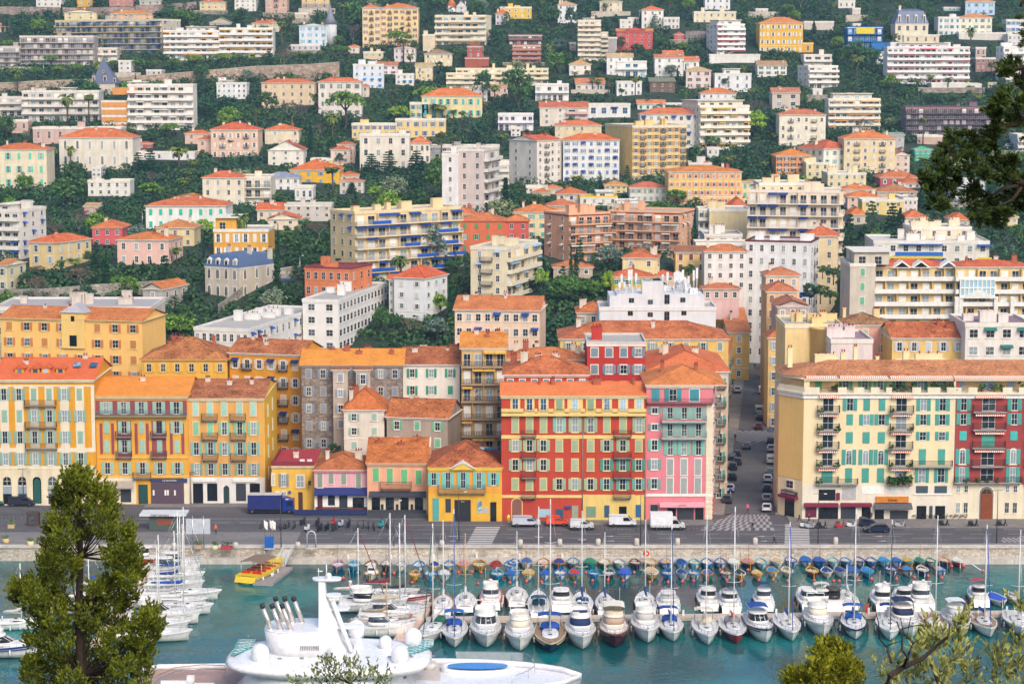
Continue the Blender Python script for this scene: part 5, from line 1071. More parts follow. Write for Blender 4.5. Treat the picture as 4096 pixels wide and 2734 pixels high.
f.bal(1145,1425,1268,1330,.9,BLK,plaster('#f0b890'));f.panel(1022,1395,1580,1590,plaster('#e8d8bc',.15),.06,'ground_floor_wall');f.awn(1040,1560,1362,1410,paint('#3c3e48',.8),1.0)
for u in(1100,1228,1362,1495):dd=f.win(u,1400,1570,78,'p',trim=CREAMW,arch=True,gl=GLD,fr=BLK);dd.name='arched_door'
for u in(1158,1295,1430):f.box('menu_board',u-12,1480,u+12,1530,BLK,.12)
m=MB();m.box(f.w*.02,-3.2,0,f.w*.98,-3.1,1.2,paint('#42454c',.7));f.add('terrace_screen',m)
m=MB();m.prism([(f.w,0,6),(f.w,f.d,6),(f.w,f.d,f.h),(f.w,f.d/2,f.h+f.rise+.3),(f.w,0,f.h)],plaster('#efe2cc',.15),(.3,0,0));f.add('gable_wall',m)
f=Fac(21,1582,2255,1148,1648,394.5,'#efa93c','yellow house with aqua shutters, pediment and teal balcony',d=16,vr=892,rc='#cc5c38',old=.5,ch=0,trim='#f2c860',eave='#f0cc50')
f.panel(1582,1148,2255,1180,plaster('#f0c040',.1),.1,'frieze');f.panel(1582,1385,2255,1648,plaster('#efb838',.12),.08,'ground_floor_wall')
for u in(1632,1762,1900,2045,2178):f.win(u,1190,1308 if u in(1632,2178)else 1335,46,'o',sc='#74c8bc',su=28,trim=False)
f.bal(1675,2105,1300,1372,.9,paint('#2c6470',.6),plaster('#d8b058'))
m=MB();x=f.X(1895);z=f.h;m.prism([(x-2.2,-.6,z-.3),(x+2.2,-.6,z-.3),(x,-.6,z+.95)],plaster('#f2cc60'),(0,2.5,0));m.prism([(x-2.4,-.7,z-.15),(x-2.4,-.7,z),(x,-.7,z+1.2),(x,-.7,z+1.0)],WHITE,(0,3,0));m.prism([(x+2.4,-.7,z-.15),(x,-.7,z+1.0),(x,-.7,z+1.2),(x+2.4,-.7,z)],WHITE,(0,3,0));f.add('pediment',m)
for u,s_ in((1830,.6),(2080,1.4),(2170,1.2),(2140,1)):m=MB();m.box(-1,-.3,0,1,.5,.12,GLB);f.add('skylight',m,T3(f.X(u),6+s_,f.h+2.2)@Matrix.Rotation(.33,4,'X'))
f.box('door',1620,1425,1678,1630,paint('#58b0a8',.5),.14);f.box('shop_window',1738,1430,1788,1555,SHOPD,.14)
f.box('shopfront',1820,1440,1970,1648,BLK,.16);f.text('serre',1895,1455,.3,WHITE,None,.2);f.box('shop_window',2028,1450,2072,1560,GLB,.14);f.box('shop_window',2148,1460,2205,1640,GLD,.14);f.box('notice_panel',2078,1510,2132,1562,paint('#c0c0b8'),.12)
f=Fac(22,-97,1218,492,1650,395,'#c4452f','long red building with yellow window frames and cream attic terrace',d=12,vr=365,roof='gable',rc='#ec6838',old=.1,ch=0,trim='#f0d488',cat='apartment block',name='apartment_block',stain=.1)
YT=plaster('#f2d284',.1)
f.panels([(-97,848,1218,880),(-97,1396,648,1422)],YT,'cornice',.1);f.panel(650,1393,1218,1650,plaster('#efd07c',.14),.07,'ground_floor_wall')
f.panel(-97,632,1218,668,YT,.9,'terrace_slab')
for a,b in((-97,105),(207,230),(330,378),(478,522),(625,665),(765,812),(910,960),(1058,1218)):
 m=MB();m.box(f.X(a),-.9,f.Z(640),f.X(b),-.72,f.Z(600),YT);f.add('parapet',m)
for a,b in((105,207),(230,330),(378,478),(522,625),(665,765),(812,910),(960,1058)):
 m=MB();z0,z1=f.Z(640),f.Z(606);m.box(f.X(a),-.85,z1,f.X(b),-.8,z1+.05,IRON);[m.box(f.X(a)+i*.2,-.84,z0,f.X(a)+i*.2+.03,-.81,z1,IRON)for i in range(int((f.X(b)-f.X(a))/.2))];f.add('railing',m)
C_=[30,160,287,432,575,718,865,1012,1157]
f.panels([(c-45,495,c+45,635)for c in C_ if c!=575]+[(505,495,645,635)],YT,y=.05)
f.row(500,620,C_,'pppcpcppp',wu=56,trim=False,sc='#8ca888',gl=GLB,y=.06)
G_='#a9b896';G2='#4c9880'
def rr(vt,vb,codes,cols):
 for u,c,k in zip(C_,codes,cols):f.win(u,vt,vb,54,c,sc=k,su=31,y=.02)
rr(688,820,'cccooocco'.replace('o','o')[:9],[G_]*3+['#8cc8b4',G_,G_,G_,G_,G_]);rr(893,995,'ooocccoo'[:7]+'oc',[G_]*9)
rr(1070,1172,'oooccc'+'ooo',[G_]*6+[G2]*3);rr(1247,1348,'ccc'+'oooooo',[G_]*6+['#68a898']*3)
for u0,u1 in((88,222),(932,1086)):
 for a,b in((797,856),(997,1054),(1178,1236),(1358,1415)):f.bal(u0,u1,a,b,.9,BLK)
for u in(645,1215):m=MB();m.tube([(f.X(u),-.14,0),(f.X(u),-.14,f.Z(680))],.08,paint('#a08878'),6);f.add('downpipe',m)
dd=f.win(45,1432,1640,90,'p',trim=YT,arch=True,gl=paint('#8c5c50'),fr=paint('#8c5c50'));dd.name='arched_door'
for u0,v0,u1,v1,m_ in((250,1525,345,1600,GLB),(405,1525,470,1640,GLB),(548,1495,606,1648,paint('#9ca890')),(680,1500,768,1600,paint('#7c9c84')),(845,1490,892,1600,GLB),(980,1500,1050,1648,SHOPD),(1132,1485,1182,1600,paint('#2c6ca0'))):f.box('shop_window',u0,v0,u1,v1,m_,.13)
f.box('shop_sign',485,1495,540,1512,paint('#2850a0'),.5)
for u,wd in((378,.7),(782,1.5),(258,.3),(1120,.4)):part('chimney',chimney_mesh(wd,.8,1.2,CHR,2 if wd>.5 else 0),f.roof,T3(f.X(u),5,f.h+f.rise*.8))
f=Fac(22,1222,1832,395,1650,395.5,'#e88890','pink corner building with stacked glazed balconies and white quoins',d=16,vr=200,rc='#e4703c',old=.25,ch=2,trim='#f4f0ec',cat='apartment block',name='apartment_block',foot=[(0,0),(12.25,0),(14.4,16),(0,16)],chm=CHR,stain=.1)
f.panels([(1772,560,1832,1650)]+[(1772,v,1836,v+22)for v in range(575,1640,44)],CREAMW,'quoins',.07);f.panel(1222,1385,1832,1408,WHITE,.15,'cornice')
f.row(425,535,[1308,1465,1660],'cop',wu=70,sc='#3c94a0',su=40,trim=False);f.win(1660,428,538,84,'c',sc='#3c94a0')
f.bal(1222,1832,505,548,1.0,IRON,plaster('#d88088'))
for i,(a,b)in enumerate(((598,650),(748,800),(893,985),(1070,1162),(1247,1338))):f.win(1301,a,b,54,'o',sc='#84a4a0'if i!=2 else '#7cc4b0',su=32)
f.row(590,700,[1440,1570,1700],'ooo',wu=50,sc='#94b4ac',trim=False,su=38);f.row(742,860,[1440,1570,1700],'ooo',wu=50,sc='#94b4ac',trim=False,su=38);f.row(893,1030,[1445,1570,1702],'ooo',wu=50,sc='#7cc8b4',trim=False,su=30)
f.bal(1365,1768,662,720,1.3,paint('#7c9c94',.4),WHITE);f.bal(1365,1768,812,872,1.3,paint('#7c9c94',.4),WHITE)
f.row(1065,1212,[1445,1572,1700],'ccc',wu=56,sc='#a4aca8');f.row(1240,1386,[1445,1572,1700],'ccc',wu=56,sc='#a4aca8')
f.box('door',1270,1485,1335,1640,paint('#183c40',.5),.14);f.awn(1350,1765,1462,1500,paint('#e89ca8',.7),1.2)
for a,b in((1425,1500),(1515,1665),(1680,1755)):f.box('shop_window',a,1508,b,1640,SHOPD,.14)
f.text('LE PORT',1560,1478,.4,paint('#24408c'),None,1.3)
Ms=T3(12.25,0,0)@RZ(pi/2-atan(2.15/16))
for j,z in enumerate((4.5,8,11.6,15.2,18.6,21.5)):
 for x in(3.5,8,12.5):f.add('window',win_mesh(1.1,2,f.tm,shm('#a8a49c'),'p'if(j+x)%2 else 'c'),Ms@T3(x,-.02,z))
 bm,rm=rail_mesh(5,1.0);bo=f.add('balcony',bm,Ms@T3(9,0,z-.1));part('railing',rm,bo)
f=Fac(23,310,1672,330,1640,396,'#f4e0b4','cream corner block with green shutters, loggias and striped awnings',d=15,vr=None,roof=None,trim='#f4ecdc',cat='apartment block',name='apartment_block',foot=[(0,0),(0,0),(1,0),(1,1)],stain=.06)
def long_block(f,x0,x1,lab_roof):
 pass
w,h=f.w,f.h;zc=f.Z(462)
m=MB();m.prism([(0,-.03,-3),(w,-.03,-3),(w,15,-3),(-3.2,18,-3),(-3.9,5,-3)],f.wall,(0,0,zc+3));f.add('main_wall',m)
m=MB();d_=Vector((3.9,-5.03,0));q_=Vector((-3.93,4.98,0));z_=f.Z(1262);m.face([q_+Vector((-.02,-.02,z_)),q_+d_+Vector((-.02,-.02,z_)),q_+d_+Vector((-.02,-.02,zc-1.1)),q_+Vector((-.02,-.02,zc-1.1))],plaster('#fbcf7c',.06));f.add('chamfer_wall',m)
m=MB();m.prism([(.6,2.2,zc),(w,2.2,zc),(w,14.5,zc),(-2.4,14.5,zc),(-1.8,5,zc)],plaster('#f2d094',.1),(0,0,h-zc));m.prism([(-.4,1.2,h-.3),(w,1.2,h-.3),(w,15,h-.3),(-3.6,16,h-.3),(-3.4,4.6,h-.3)],CREAMW,(0,0,.5));f.add('attic_wall',m)
m=MB();m.prism([(-.3,-.6,zc-.25),(w,-.6,zc-.25),(w,3,zc-.25),(-4,8,zc-.25),(-4.4,4.7,zc-.25)],CREAMW,(0,0,.4));m.prism([(-.1,-.3,zc-1),(w,-.3,zc-1),(w,1,zc-1),(-4,6,zc-1),(-4.1,4.8,zc-1)],WHITE,(0,0,.7));f.add('cornice',m)
RT=tiles('#d87858',.4);m=MB();zr=h+.2;rs=2.2
A_,B_,C2,D_=(-3.6,4.2,zr),(-.3,1.0,zr),(w,1.0,zr),(w,15.5,zr);E_=(-3.8,15.5,zr);P1,P2=(5.5,8,zr+rs),(w,8,zr+rs)
m.face([B_,C2,P2,P1],RT);m.face([A_,B_,P1],RT);m.face([E_,A_,P1],RT);m.face([D_,E_,P1,P2],RT);f.roof=f.add('roof',m);MAT_OF[f.roof.name]=MAT_OF[f.root.name]
PCH=plaster('#f6e6b8',.1)
for u,wd,hh in((230,.9,2.4),(565,4.2,1.2),(724,.9,1.6),(1040,.6,.8),(835,.7,2.6),(1515,5,1.3),(1305,1.1,1.8)):part('chimney',chimney_mesh(wd,1,hh,PCH,2 if wd<2 else 3),f.roof,T3(f.X(u),8.5,zr+rs-.3))
TC='#4ca498';C_=[730,883,1022,1400,1575]
GA='#58a878'
for u,c,k in((455,'c',GA),(705,'o',GA),(880,'o',GA),(1020,'o',GA),(1190,'o',TC),(1390,'o',TC),(1560,'o',TC)):f.win(u,335,450,60,c,sc=k,su=30,trim=False,M=T3(0,2.2,0))
PB=CREAMW
for a,b in((310,448),(614,697),(760,853),(914,992),(1052,1106),(1290,1370),(1430,1546),(1604,1672)):m=MB();m.box(f.X(a),-.55,zc,f.X(b),-.35,zc+1.1,PB);f.add('parapet',m)
m=MB();m.prism([(0,-.5,zc),(-4.1,4.7,zc),(-4.1,4.9,zc),(0,-.3,zc)],PB,(0,0,1.1));f.add('terrace_parapet',m)
for a,b in((448,614),(1106,1290),(1370,1430),(1546,1604)):
 m=MB();x0,x1=f.X(a),f.X(b);m.box(x0,-.5,zc+1,x1,-.44,zc+1.06,IRON);[m.box(x,-.49,zc,x+.03,-.46,zc+1,IRON)for x in np.arange(x0,x1,.18)];f.add('railing',m)
def stripes():
 if 'stripes'in MATS:return MATS['stripes']
 m,nt,b=_new('stripes');sp=nt.nodes.new('ShaderNodeSeparateXYZ');L(nt,objco(nt),sp.inputs[0])
 a=N(nt,'ShaderNodeMath',operation='MULTIPLY');L(nt,sp.outputs[0],a.inputs[0]);a.inputs[1].default_value=2.6
 b2=N(nt,'ShaderNodeMath',operation='FRACT');L(nt,a.outputs[0],b2.inputs[0])
 r=ramp(nt,b2.outputs[0],[(0,lin('#e8754c')),(.5,lin('#f2ece4'))]);nt.nodes[-1].color_ramp.interpolation='CONSTANT';L(nt,r,b.inputs['Base Color']);return m
ST=stripes();LOG=plaster('#eac468',.12)
def plant(f,u,v,s=.7,y=.5,mat='#3c5c2c'):
 m=MB();R_=random.Random(int(u));fm=foliage('#1c3414','#4c6c2c','pot_leaves')
 for i in range(26):
  p=Vector((R_.gauss(0,.25),R_.gauss(0,.2),abs(R_.gauss(.4,.2))))*s;a=Vector((R_.random()-.5,R_.random()-.5,R_.random()-.5))*s*.7;b_=Vector((R_.random()-.5,R_.random()-.5,R_.random()-.5))*s*.7;m.face([p,p+a,p+a+b_,p+b_],fm)
 m.lathe([(.16*s,-.3),(.22*s,0.05)],POT,7);f.add('potted_plant',m,T3(f.X(u),-y,f.Z(v)))
for a,b in((330,610),(640,1070),(1100,1665)):f.awn(a,b,305,332,ST,1.0).matrix_basis=T3(0,1.2,-.15)
for u in(620,1110,1215,1300,1490,1530,1655,590):plant(f,u,440,1.4,-.3)
f.row(490,625,C_,'occoo',sc=TC,wu=58,su=34,trim=False);f.row(655,755,C_,'coooo',sc=TC,wu=58,su=34,trim=False);f.row(820,922,C_[:3],'ccc',sc=TC,wu=64,trim=False);f.row(818,895,C_[3:],'oo',sc=TC,wu=58,su=32,trim=False)
f.row(982,1118,C_[:3],'ooo',sc=TC,wu=58,su=34,trim=False,arch=True);f.row(978,1118,C_[3:],'cc',sc=TC,wu=66,trim=False);f.row(1150,1282,C_,'cccoo',sc=TC,wu=62,su=32,trim=False)
for uc,u0,u1 in((533,435,632),(1200,1097,1305)):
 for k,(vt,vs)in enumerate(((495,640),(662,805),(828,970),(993,1135),(1158,1290))):
  f.panel(u0+10,vt,u1-10,vs,LOG,.02,'loggia_wall');f.win(uc,vt+14,vs-8,100,'p'if not(k==4 and uc<600)else 'c',sc=TC,trim=False,y=.02)
  f.bal(u0,u1,vs-68,vs,1.1,BLK,WHITE);f.awn(u0+10,u1-10,vt-14,vt+10,ST,.9);plant(f,u0+20,vs-2,.9,.8);
  if k%2:plant(f,u1-20,vs-2,1.0,.8)
f.bal(1305,1668,1075,1132,1.0,BLK,WHITE);f.bal(632,812,1240,1292,1.0,BLK,WHITE)
for u in range(1110,1300,32):plant(f,u,1280,1.7,.9)
f.panel(310,1300,1672,1640,plaster('#efe6d4',.1),.08,'ground_floor_wall')
for a,b,c,d_,m_ in((460,1345,612,1445,SHOPD),(672,1325,800,1440,paint('#b8b8b8')),(855,1315,1055,1385,WHITE),(1110,1312,1290,1385,paint('#e8e6e0')),(1348,1312,1458,1378,GLD),(1518,1312,1632,1378,GLD),(465,1498,640,1638,SHOPD),(665,1498,800,1638,SHOPD),(857,1495,938,1638,SHOPD),(340,1508,442,1600,paint('#6c1c38')),(975,1510,1060,1638,SHOPD),(1115,1540,1280,1638,SHOPD),(1360,1495,1448,1638,GLD),(1475,1495,1505,1638,GLD),(1530,1495,1620,1638,GLD)):f.box('shop_window',a,b,c,d_,m_,.15)
BG=paint('#7c1838',.8);f.awn(325,640,1466,1500,BG,.9);f.awn(660,945,1466,1498,BG,.9);f.awn(965,1310,1465,1515,paint('#5c5c64',.8),1.6)
f.box('shop_sign',983,1408,1282,1462,paint('#d88424',.5),.4);f.text('kave',1135,1438,.9,BLK,None,.44);f.box('shop_sign',620,1375,652,1440,BG,.4)
f.panel(1330,1385,1672,1395,WHITE,.25,'cornice')
Mc=T3(0,0,0)@RZ(atan2(-4.9,3.9));CL=sqrt(3.9**2+4.95**2)
Mc=T3(-3.9,5-.03,0)@RZ(atan2(-5,3.9))
f.add('window',win_mesh(1.8,1.4,f.tm,None,'p'),Mc@T3(CL/2,-.05,f.Z(1355)));m=MB();m.box(CL/2-2,-.35,f.Z(1420),CL/2+2,0,f.Z(1382),paint('#40343c',.6));f.add('shop_sign',m,Mc);part('lettering',text_mesh('RESTAURANT',.58,paint('#c8b8a8')),f.root,Mc@T3(CL/2,-.38,f.Z(1401)))
m=MB();m.box(CL/2-2.2,-1,f.Z(1445),CL/2+2.2,0,f.Z(1422),BG);f.add('awning',m,Mc);m=MB();m.box(CL/2-1.2,-.1,0,CL/2+1.2,0,f.Z(1455),SHOPD);f.add('door',m,Mc)
cr=f
f=Fac(23,1672,2332,330,1640,396,'#a84440','dark red block with teal shutters and a big arched brown door',d=15,vr=None,roof=None,trim='#f4ecdc',cat='apartment block',name='apartment_block',foot=[(0,0),(0,0),(1,0),(1,1)],stain=.08)
w=f.w;zc=f.Z(462)
def block(f,ov=0):
 w,h=f.w,f.h;zc=f.Z(462)
 m=MB();m.box(0.01,-.03,-3,w,15,zc,f.wall);f.add('main_wall',m)
 m=MB();m.box(0.01,2.2,zc,w,14.5,h,plaster('#f2d094',.1));m.box(0.01,1.2,h-.3,w+ov,15,h+.2,CREAMW);f.add('attic_wall',m)
 m=MB();m.box(0.01,-.6,zc-.25,w+ov,3,zc+.15,CREAMW);m.box(0.01,-.3,zc-1,w+ov,1,zc-.3,WHITE);f.add('cornice',m)
 m=MB();zr=h+.2;m.face([(0,1,zr),(w+ov,1,zr),(w+ov,8,zr+2.2),(0,8,zr+2.2)],RT);m.face([(w+ov,15.5,zr),(0,15.5,zr),(0,8,zr+2.2),(w+ov,8,zr+2.2)],RT);f.roof=f.add('roof',m);MAT_OF[f.roof.name]=MAT_OF[f.root.name]
block(f)
for u in(1760,1980,2040,2215):f.win(u,335,450,62,'c',sc='#b0c4e0',trim=False,M=T3(0,2.2,0))
for u in(1690,1940,2045,2115,2285):plant(f,u,440,1.3,-.3)
for a,b in((1672,1738),(1800,1882),(2112,2200),(2258,2332)):m=MB();m.box(f.X(a),-.55,zc,f.X(b),-.35,zc+1.1,PB);f.add('parapet',m)
f.awn(1672,2320,305,330,ST,1.0).matrix_basis=T3(0,1.2,-.15)
for i,(a,b)in enumerate(((488,622),(648,752),(812,895),(975,1112),(1140,1278))):
 for u in(1767,2230):f.win(u,a,b,56 if i!=2 else 66,'c'if i==2 else 'o',sc='#52a89c'if i!=2 else '#48c0b8',su=34,trim=False if i!=3 else True,arch=(i==3))
for k,(vt,vs)in enumerate(((495,632),(660,795),(826,962),(990,1130),(1150,1278))):
 f.win(1995,vt+5,vs-8,120,'c'if k==2 else 'p',sc='#52b09c',trim=False);
 if k<4:f.bal(1850,2150,vs-65,vs,1.1,BLK,WHITE);f.awn(1868,2140,vt-16,vt+8,ST,.9)
f.bal(1700,2300,1225,1280,1.0,BLK,WHITE)
for u in(1800,1900,1990,2080):plant(f,u,1276,.9,.8)
f.panel(1690,1300,2332,1640,plaster('#efe2c6',.1),.08,'ground_floor_wall');f.panel(1672,330,1690,1640,CREAMW,.06,'pilaster')
for u in(1737,1808,2185,2258):
 f.win(u,1310,1372,36,'p',trim=False,y=.09);f.win(u,1465,1560,40,'p',trim=False,y=.09)
dd=f.win(1995,1318,1625,130,'p',trim=WHITE,arch=True,gl=paint('#3c2c28'),fr=paint('#8c7c70'),y=.1);dd.name='arched_doorway';f.box('door',1945,1385,2048,1625,paint('#8c4420',.5),.28)
f=Fac(23,2334,2900,330,1640,396,'#f4e2b8','cream block cut off by the right edge of the photo',d=15,vr=None,roof=None,trim='#f4ecdc',cat='apartment block',name='apartment_block',foot=[(0,0),(0,0),(1,0),(1,1)],stain=.08)
block(f,.2)
for v in(540,705,870,1040,1210):f.win(2400,v-50,v+60,58,'o',sc=TC,trim=False);f.bal(2338,2460,v+5,v+70,.9,BLK)
def street_house(lab,y0,y1,side,h,wall,rc='#d9663a',roof='hip',sc='#9cb0a0',top_extra=0,tk=9,nl=5):
 c0,c1=street_x(y0),street_x(y1);off=-6.9 if side<0 else 9.1
 p0=Vector((c0+off,y0,2.5));L_=sqrt((y1-y0)**2+(c1-c0)**2);an=atan(.125)
 o=thing('town_house',lab,'house',p0,-an)
 s=side;m=MB();m.box(min(0,s*tk),.3,-3,max(0,s*tk),L_,h,plaster(wall,.14));m.box(min(-.15,s*tk),.25,h-.4,max(.15,s*tk),L_+.05,h-.003,WHITE);part('wall',m,o)
 m=MB();hip_roof(m,min(0,s*tk),max(0,s*tk),.3,L_,h,tk*.18,tiles(rc,.25),roof,WHITE,.4);part('roof',m,o)
 M=RZ(pi/2 if s<0 else-pi/2)
 fh=h/nl;n=max(2,int(L_/4))
 for j in range(nl):
  for i in range(n):
   y=.3+(i+.5)*L_/n;part('window',win_mesh(1.1,fh*.58,WHITE,shm(sc),'O'if(i+j)%3 else 'c'),o,T3(0,y,j*fh+.8)@M)
  if 0<j and j%2:bm,rm=rail_mesh(6,.9);bo=part('balcony',bm,o,T3(0,L_*.5,j*fh+.6)@M);part('railing',rm,bo)
 for j in range(nl):part('window',win_mesh(1.1,fh*.55,WHITE,shm(sc),'O'),o,T3(s*tk*.5,.3,j*fh+.9))
 BL.append((lab,*sorted((proj(p0)[0],proj(p0+Vector((s*tk,0,0)))[0])),proj(p0+Vector((0,0,h)))[1],proj(p0)[1],y0,o.name))
street_house('cream street house directly behind the pink corner building',412.5,440,-1,20,'#e8dcc8')
street_house('pale stone street house with roof terrace, third on the left side',441,470,-1,18,'#e0d4b0',nl=5)
street_house('yellow street house with window bands at the far left side',471,500,-1,17,'#f0cc78',nl=5)
street_house('tall ochre street house next to the steps',501,545,-1,15,'#f2c860',nl=4)
NR=np.random.RandomState(11)
def leaves(cs,rs,n,size,squash=1.0,rng=NR,up=.25,aspect=1.0):
 C_=np.repeat(np.array(cs,float),n,0);R_=np.repeat(np.array(rs,float),n)
 d=rng.normal(size=(len(C_),3));d/=np.linalg.norm(d,axis=1)[:,None]
 r=R_*(rng.uniform(.55,1.08,len(C_)))
 p=C_+d*r[:,None]*np.array([1,1,squash])
 nrm=d+rng.normal(scale=.45,size=d.shape)+np.array([0,0,up]);nrm/=np.linalg.norm(nrm,axis=1)[:,None]
 a=np.cross(nrm,rng.normal(size=d.shape));a/=np.linalg.norm(a,axis=1)[:,None];b=np.cross(nrm,a)
 s=(size*rng.uniform(.6,1.3,len(C_)))[:,None]
 a=a*s*aspect;b=b*s
 return np.stack([p-a*.5-b*.4,p+a*.5-b*.35,p+a*.35+b*.5,p-a*.4+b*.4],1)
def quad_mesh(name,Q,mat):
 k=len(Q);me=bpy.data.meshes.new(name)
 me.vertices.add(4*k);me.vertices.foreach_set('co',Q.reshape(-1).astype(np.float32));me.loops.add(4*k)
 me.loops.foreach_set('vertex_index',np.arange(4*k,dtype=np.int32));me.polygons.add(k)
 me.polygons.foreach_set('loop_start',np.arange(0,4*k,4,dtype=np.int32));me.materials.append(mat);me.update(calc_edges=True)
 return me
DG=foliage('#16301f','#4c7448','leaf_dark');MG=foliage('#244418','#6f9440','leaf_mid');BG_=foliage('#345c1c','#94b844','leaf_bright')
OG=foliage('#405244','#8c9c84','leaf_olive');PG=foliage('#24381c','#7c8c44','leaf_palm');CYG=foliage('#0e241a','#2c5434','leaf_cypress')
BARK=paint('#5c4c40',.95);BARKG=paint('#8c8478',.95);TWIG=foliage('#463a3a','#786864','twigs')
def crown(kind,seed):
 r=np.random.RandomState(seed);u=lambda a,b:r.uniform(a,b)
 cs,rs=[],[];tr=MB();mat=DG;Q=None
 if kind in('r','d','g','o'):
  for i in range(46):
   th,ph=u(0,2*pi),math.acos(u(-.55,1));rad=u(.45,1)**.5
   lump=1+.22*sin(3*th+seed)*sin(2*ph+seed)
   cs.append((3.0*rad*sin(ph)*cos(th)*lump,3.0*rad*sin(ph)*sin(th)*lump,4.8+2.7*rad*cos(ph)*lump));rs.append(u(.55,1.15))
  Q=leaves(cs,rs,30,.42,.8,r);mat=dict(r=MG,d=DG,g=BG_,o=OG)[kind]
  tr.tube([(0,0,-2),(.05,0,1.5),(u(-.2,.2),.1,3.6)],.32,BARK,6,.16)
  for i in range(4):a=i*1.6+seed;tr.tube([(0,0,2.2),(cos(a)*.9,sin(a)*.9,3.8),(cos(a)*1.8,sin(a)*1.8,5.4)],.14,BARK,5,.04)
 elif kind=='u':
  for i in range(52):
   th,rad=u(0,2*pi),u(0,1)**.5*4.5
   cs.append((rad*cos(th),rad*sin(th),7.0-.09*rad*rad+u(-.5,.3)));rs.append(u(.6,1.0))
  Q=leaves(cs,rs,28,.4,.55,r,.5);mat=MG
  tr.tube([(0,0,-2),(.2,0,2),(.1,0,4.3)],.35,BARK,6,.22)
  for i in range(6):a=i*1.05+seed;tr.tube([(.1,0,3.6),(cos(a)*1.4,sin(a)*1.4,5),(cos(a)*3,sin(a)*3,6.4)],.16,BARK,5,.05)
 elif kind=='c':
  for i in range(34):
   z=.5+7.2*(i/33);rad=.72*sin(pi*min(1,(z/8)*.85+.22))*(1 if z<6.5 else(8.2-z)/1.7)
   for k in range(2):th=u(0,2*pi);cs.append((rad*.5*cos(th),rad*.5*sin(th),z));rs.append(max(.12,rad*.75))
  Q=leaves(cs,rs,20,.24,1.5,r,.1);mat=CYG;tr.tube([(0,0,-1.5),(0,0,1.2)],.18,BARK,6)
 elif kind in('e','f'):
  wd=3.1 if kind=='e'else 1.9
  for t in range(9):
   z=1.3+t*.78;R0=wd*(1-t/9.6)**.8;n=9-t//2
   for k in range(n):th=2*pi*k/n+t*1.3+u(-.3,.3);rr_=R0*u(.45,.95);cs.append((rr_*cos(th),rr_*sin(th),z-.12*rr_+u(-.15,.15)));rs.append(u(.45,.7)*(1.15-t*.07))
  Q=leaves(cs,rs,24,.34,.42,r,.5);mat=CYG if kind=='f'else DG
  tr.tube([(0,0,-1.5),(0,0,7.6)],.26,BARK,6,.05)
  for i in range(8):a=i*2.4;z=1.4+i*.7;tr.tube([(0,0,z),(cos(a)*wd*.7*(1-i/10),sin(a)*wd*.7*(1-i/10),z+.1)],.07,BARK,4,.03)
 elif kind=='p':
  qs=[]
  for i in range(44):
   th=2*pi*i/44*5+u(-.2,.2);el=u(-.5,1.35);L_=u(2.2,2.9);pts=[]
   for k in range(7):
    s=k/6*L_;e=el-s*.62;
    if k==0:x,z=0,6.9
    else:x+=L_/6*cos(e);z+=L_/6*sin(e)
    pts.append(np.array((x*cos(th),x*sin(th),z)))
   side=np.array((-sin(th),cos(th),0))
   for k in range(6):
    w0,w1=.34*sin(pi*(.12+.86*k/6)),.34*sin(pi*(.12+.86*(k+1)/6));dr=np.array((0,0,-.16))
    for sg in(-1,1):qs.append([pts[k],pts[k+1],pts[k+1]+sg*side*w1+dr,pts[k]+sg*side*w0+dr])
  Q=np.array(qs);mat=PG;tr.tube([(0,0,-2),(.1,0,3),(0,0,6.7)],.27,BARK,7,.22);tr.lathe([(.2,6.3),(.42,6.7),(.3,7.1)],BARKG,8)
 elif kind=='w':
  cs=[(.9*cos(i*2.4)*u(.3,1),.9*sin(i*2.4)*u(.3,1),11.2+u(-1.0,.5))for i in range(26)];rs=[.5]*26
  Q=leaves(cs,rs,16,.5,.8,r,.3);mat=PG;tr.tube([(0,0,-2),(.15,0,6),(0,0,11.2)],.2,BARK,6,.14)
 elif kind=='b':
  def br(p,d,l,rad,lv):
   e=p+d*l;tr.tube([p,(p+e)/2+Vector((u(-.1,.1),u(-.1,.1),0))*l,e],rad,BARKG,4,rad*.6,cap=False)
   if lv==0:
    cs.append(tuple(e));rs.append(.55);return
   for k in range(3):a=u(0,2*pi);br(e,(d*1.1+Vector((cos(a),sin(a),.25))*.75).normalized(),l*u(.62,.8),rad*.6,lv-1)
  br(Vector((0,0,-1)),Vector((0,0,1)),3.2,.22,0 if False else 4)
  C_=np.repeat(np.array(cs),9,0);d=r.normal(size=C_.shape);d[:,2]=abs(d[:,2]);d/=np.linalg.norm(d,axis=1)[:,None];s=np.cross(d,r.normal(size=d.shape));s/=np.linalg.norm(s,axis=1)[:,None]
  a,e=C_,C_+d*.75;Q=np.stack([a-s*.03,a+s*.03,e+s*.015,e-s*.015],1);mat=TWIG
 return quad_mesh('crown',Q,mat),tr.mesh('trunk')
PROT={k:[crown(k,5*i+ord(k))for i in range(n)]for k,n in dict(r=3,d=4,g=2,o=2,u=2,c=2,e=2,f=2,p=3,w=2,b=2).items()}
DIM=dict(r=(7.9,7.2),d=(7.9,7.2),g=(7.9,7.2),o=(7.9,7.2),u=(7.6,10.4),c=(8,1.7),e=(8,6.2),f=(8,4),p=(8,5),w=(12,2.6),b=(8.6,6.5))
NAMES=dict(r=('broadleaf_tree','green leafy tree','tree'),d=('evergreen_tree','dark evergreen tree','tree'),g=('broadleaf_tree','bright green tree','tree'),o=('olive_tree','grey green olive tree','olive tree'),u=('umbrella_pine','umbrella pine','pine tree'),c=('cypress_tree','narrow dark cypress','cypress'),e=('cedar_tree','dark tiered cedar','cedar'),f=('fir_tree','dark pointed fir','fir tree'),p=('palm_tree','date palm','palm'),w=('palm_tree','slim fan palm','palm'),b=('bare_tree','leafless brown tree','tree'))
TR=[]
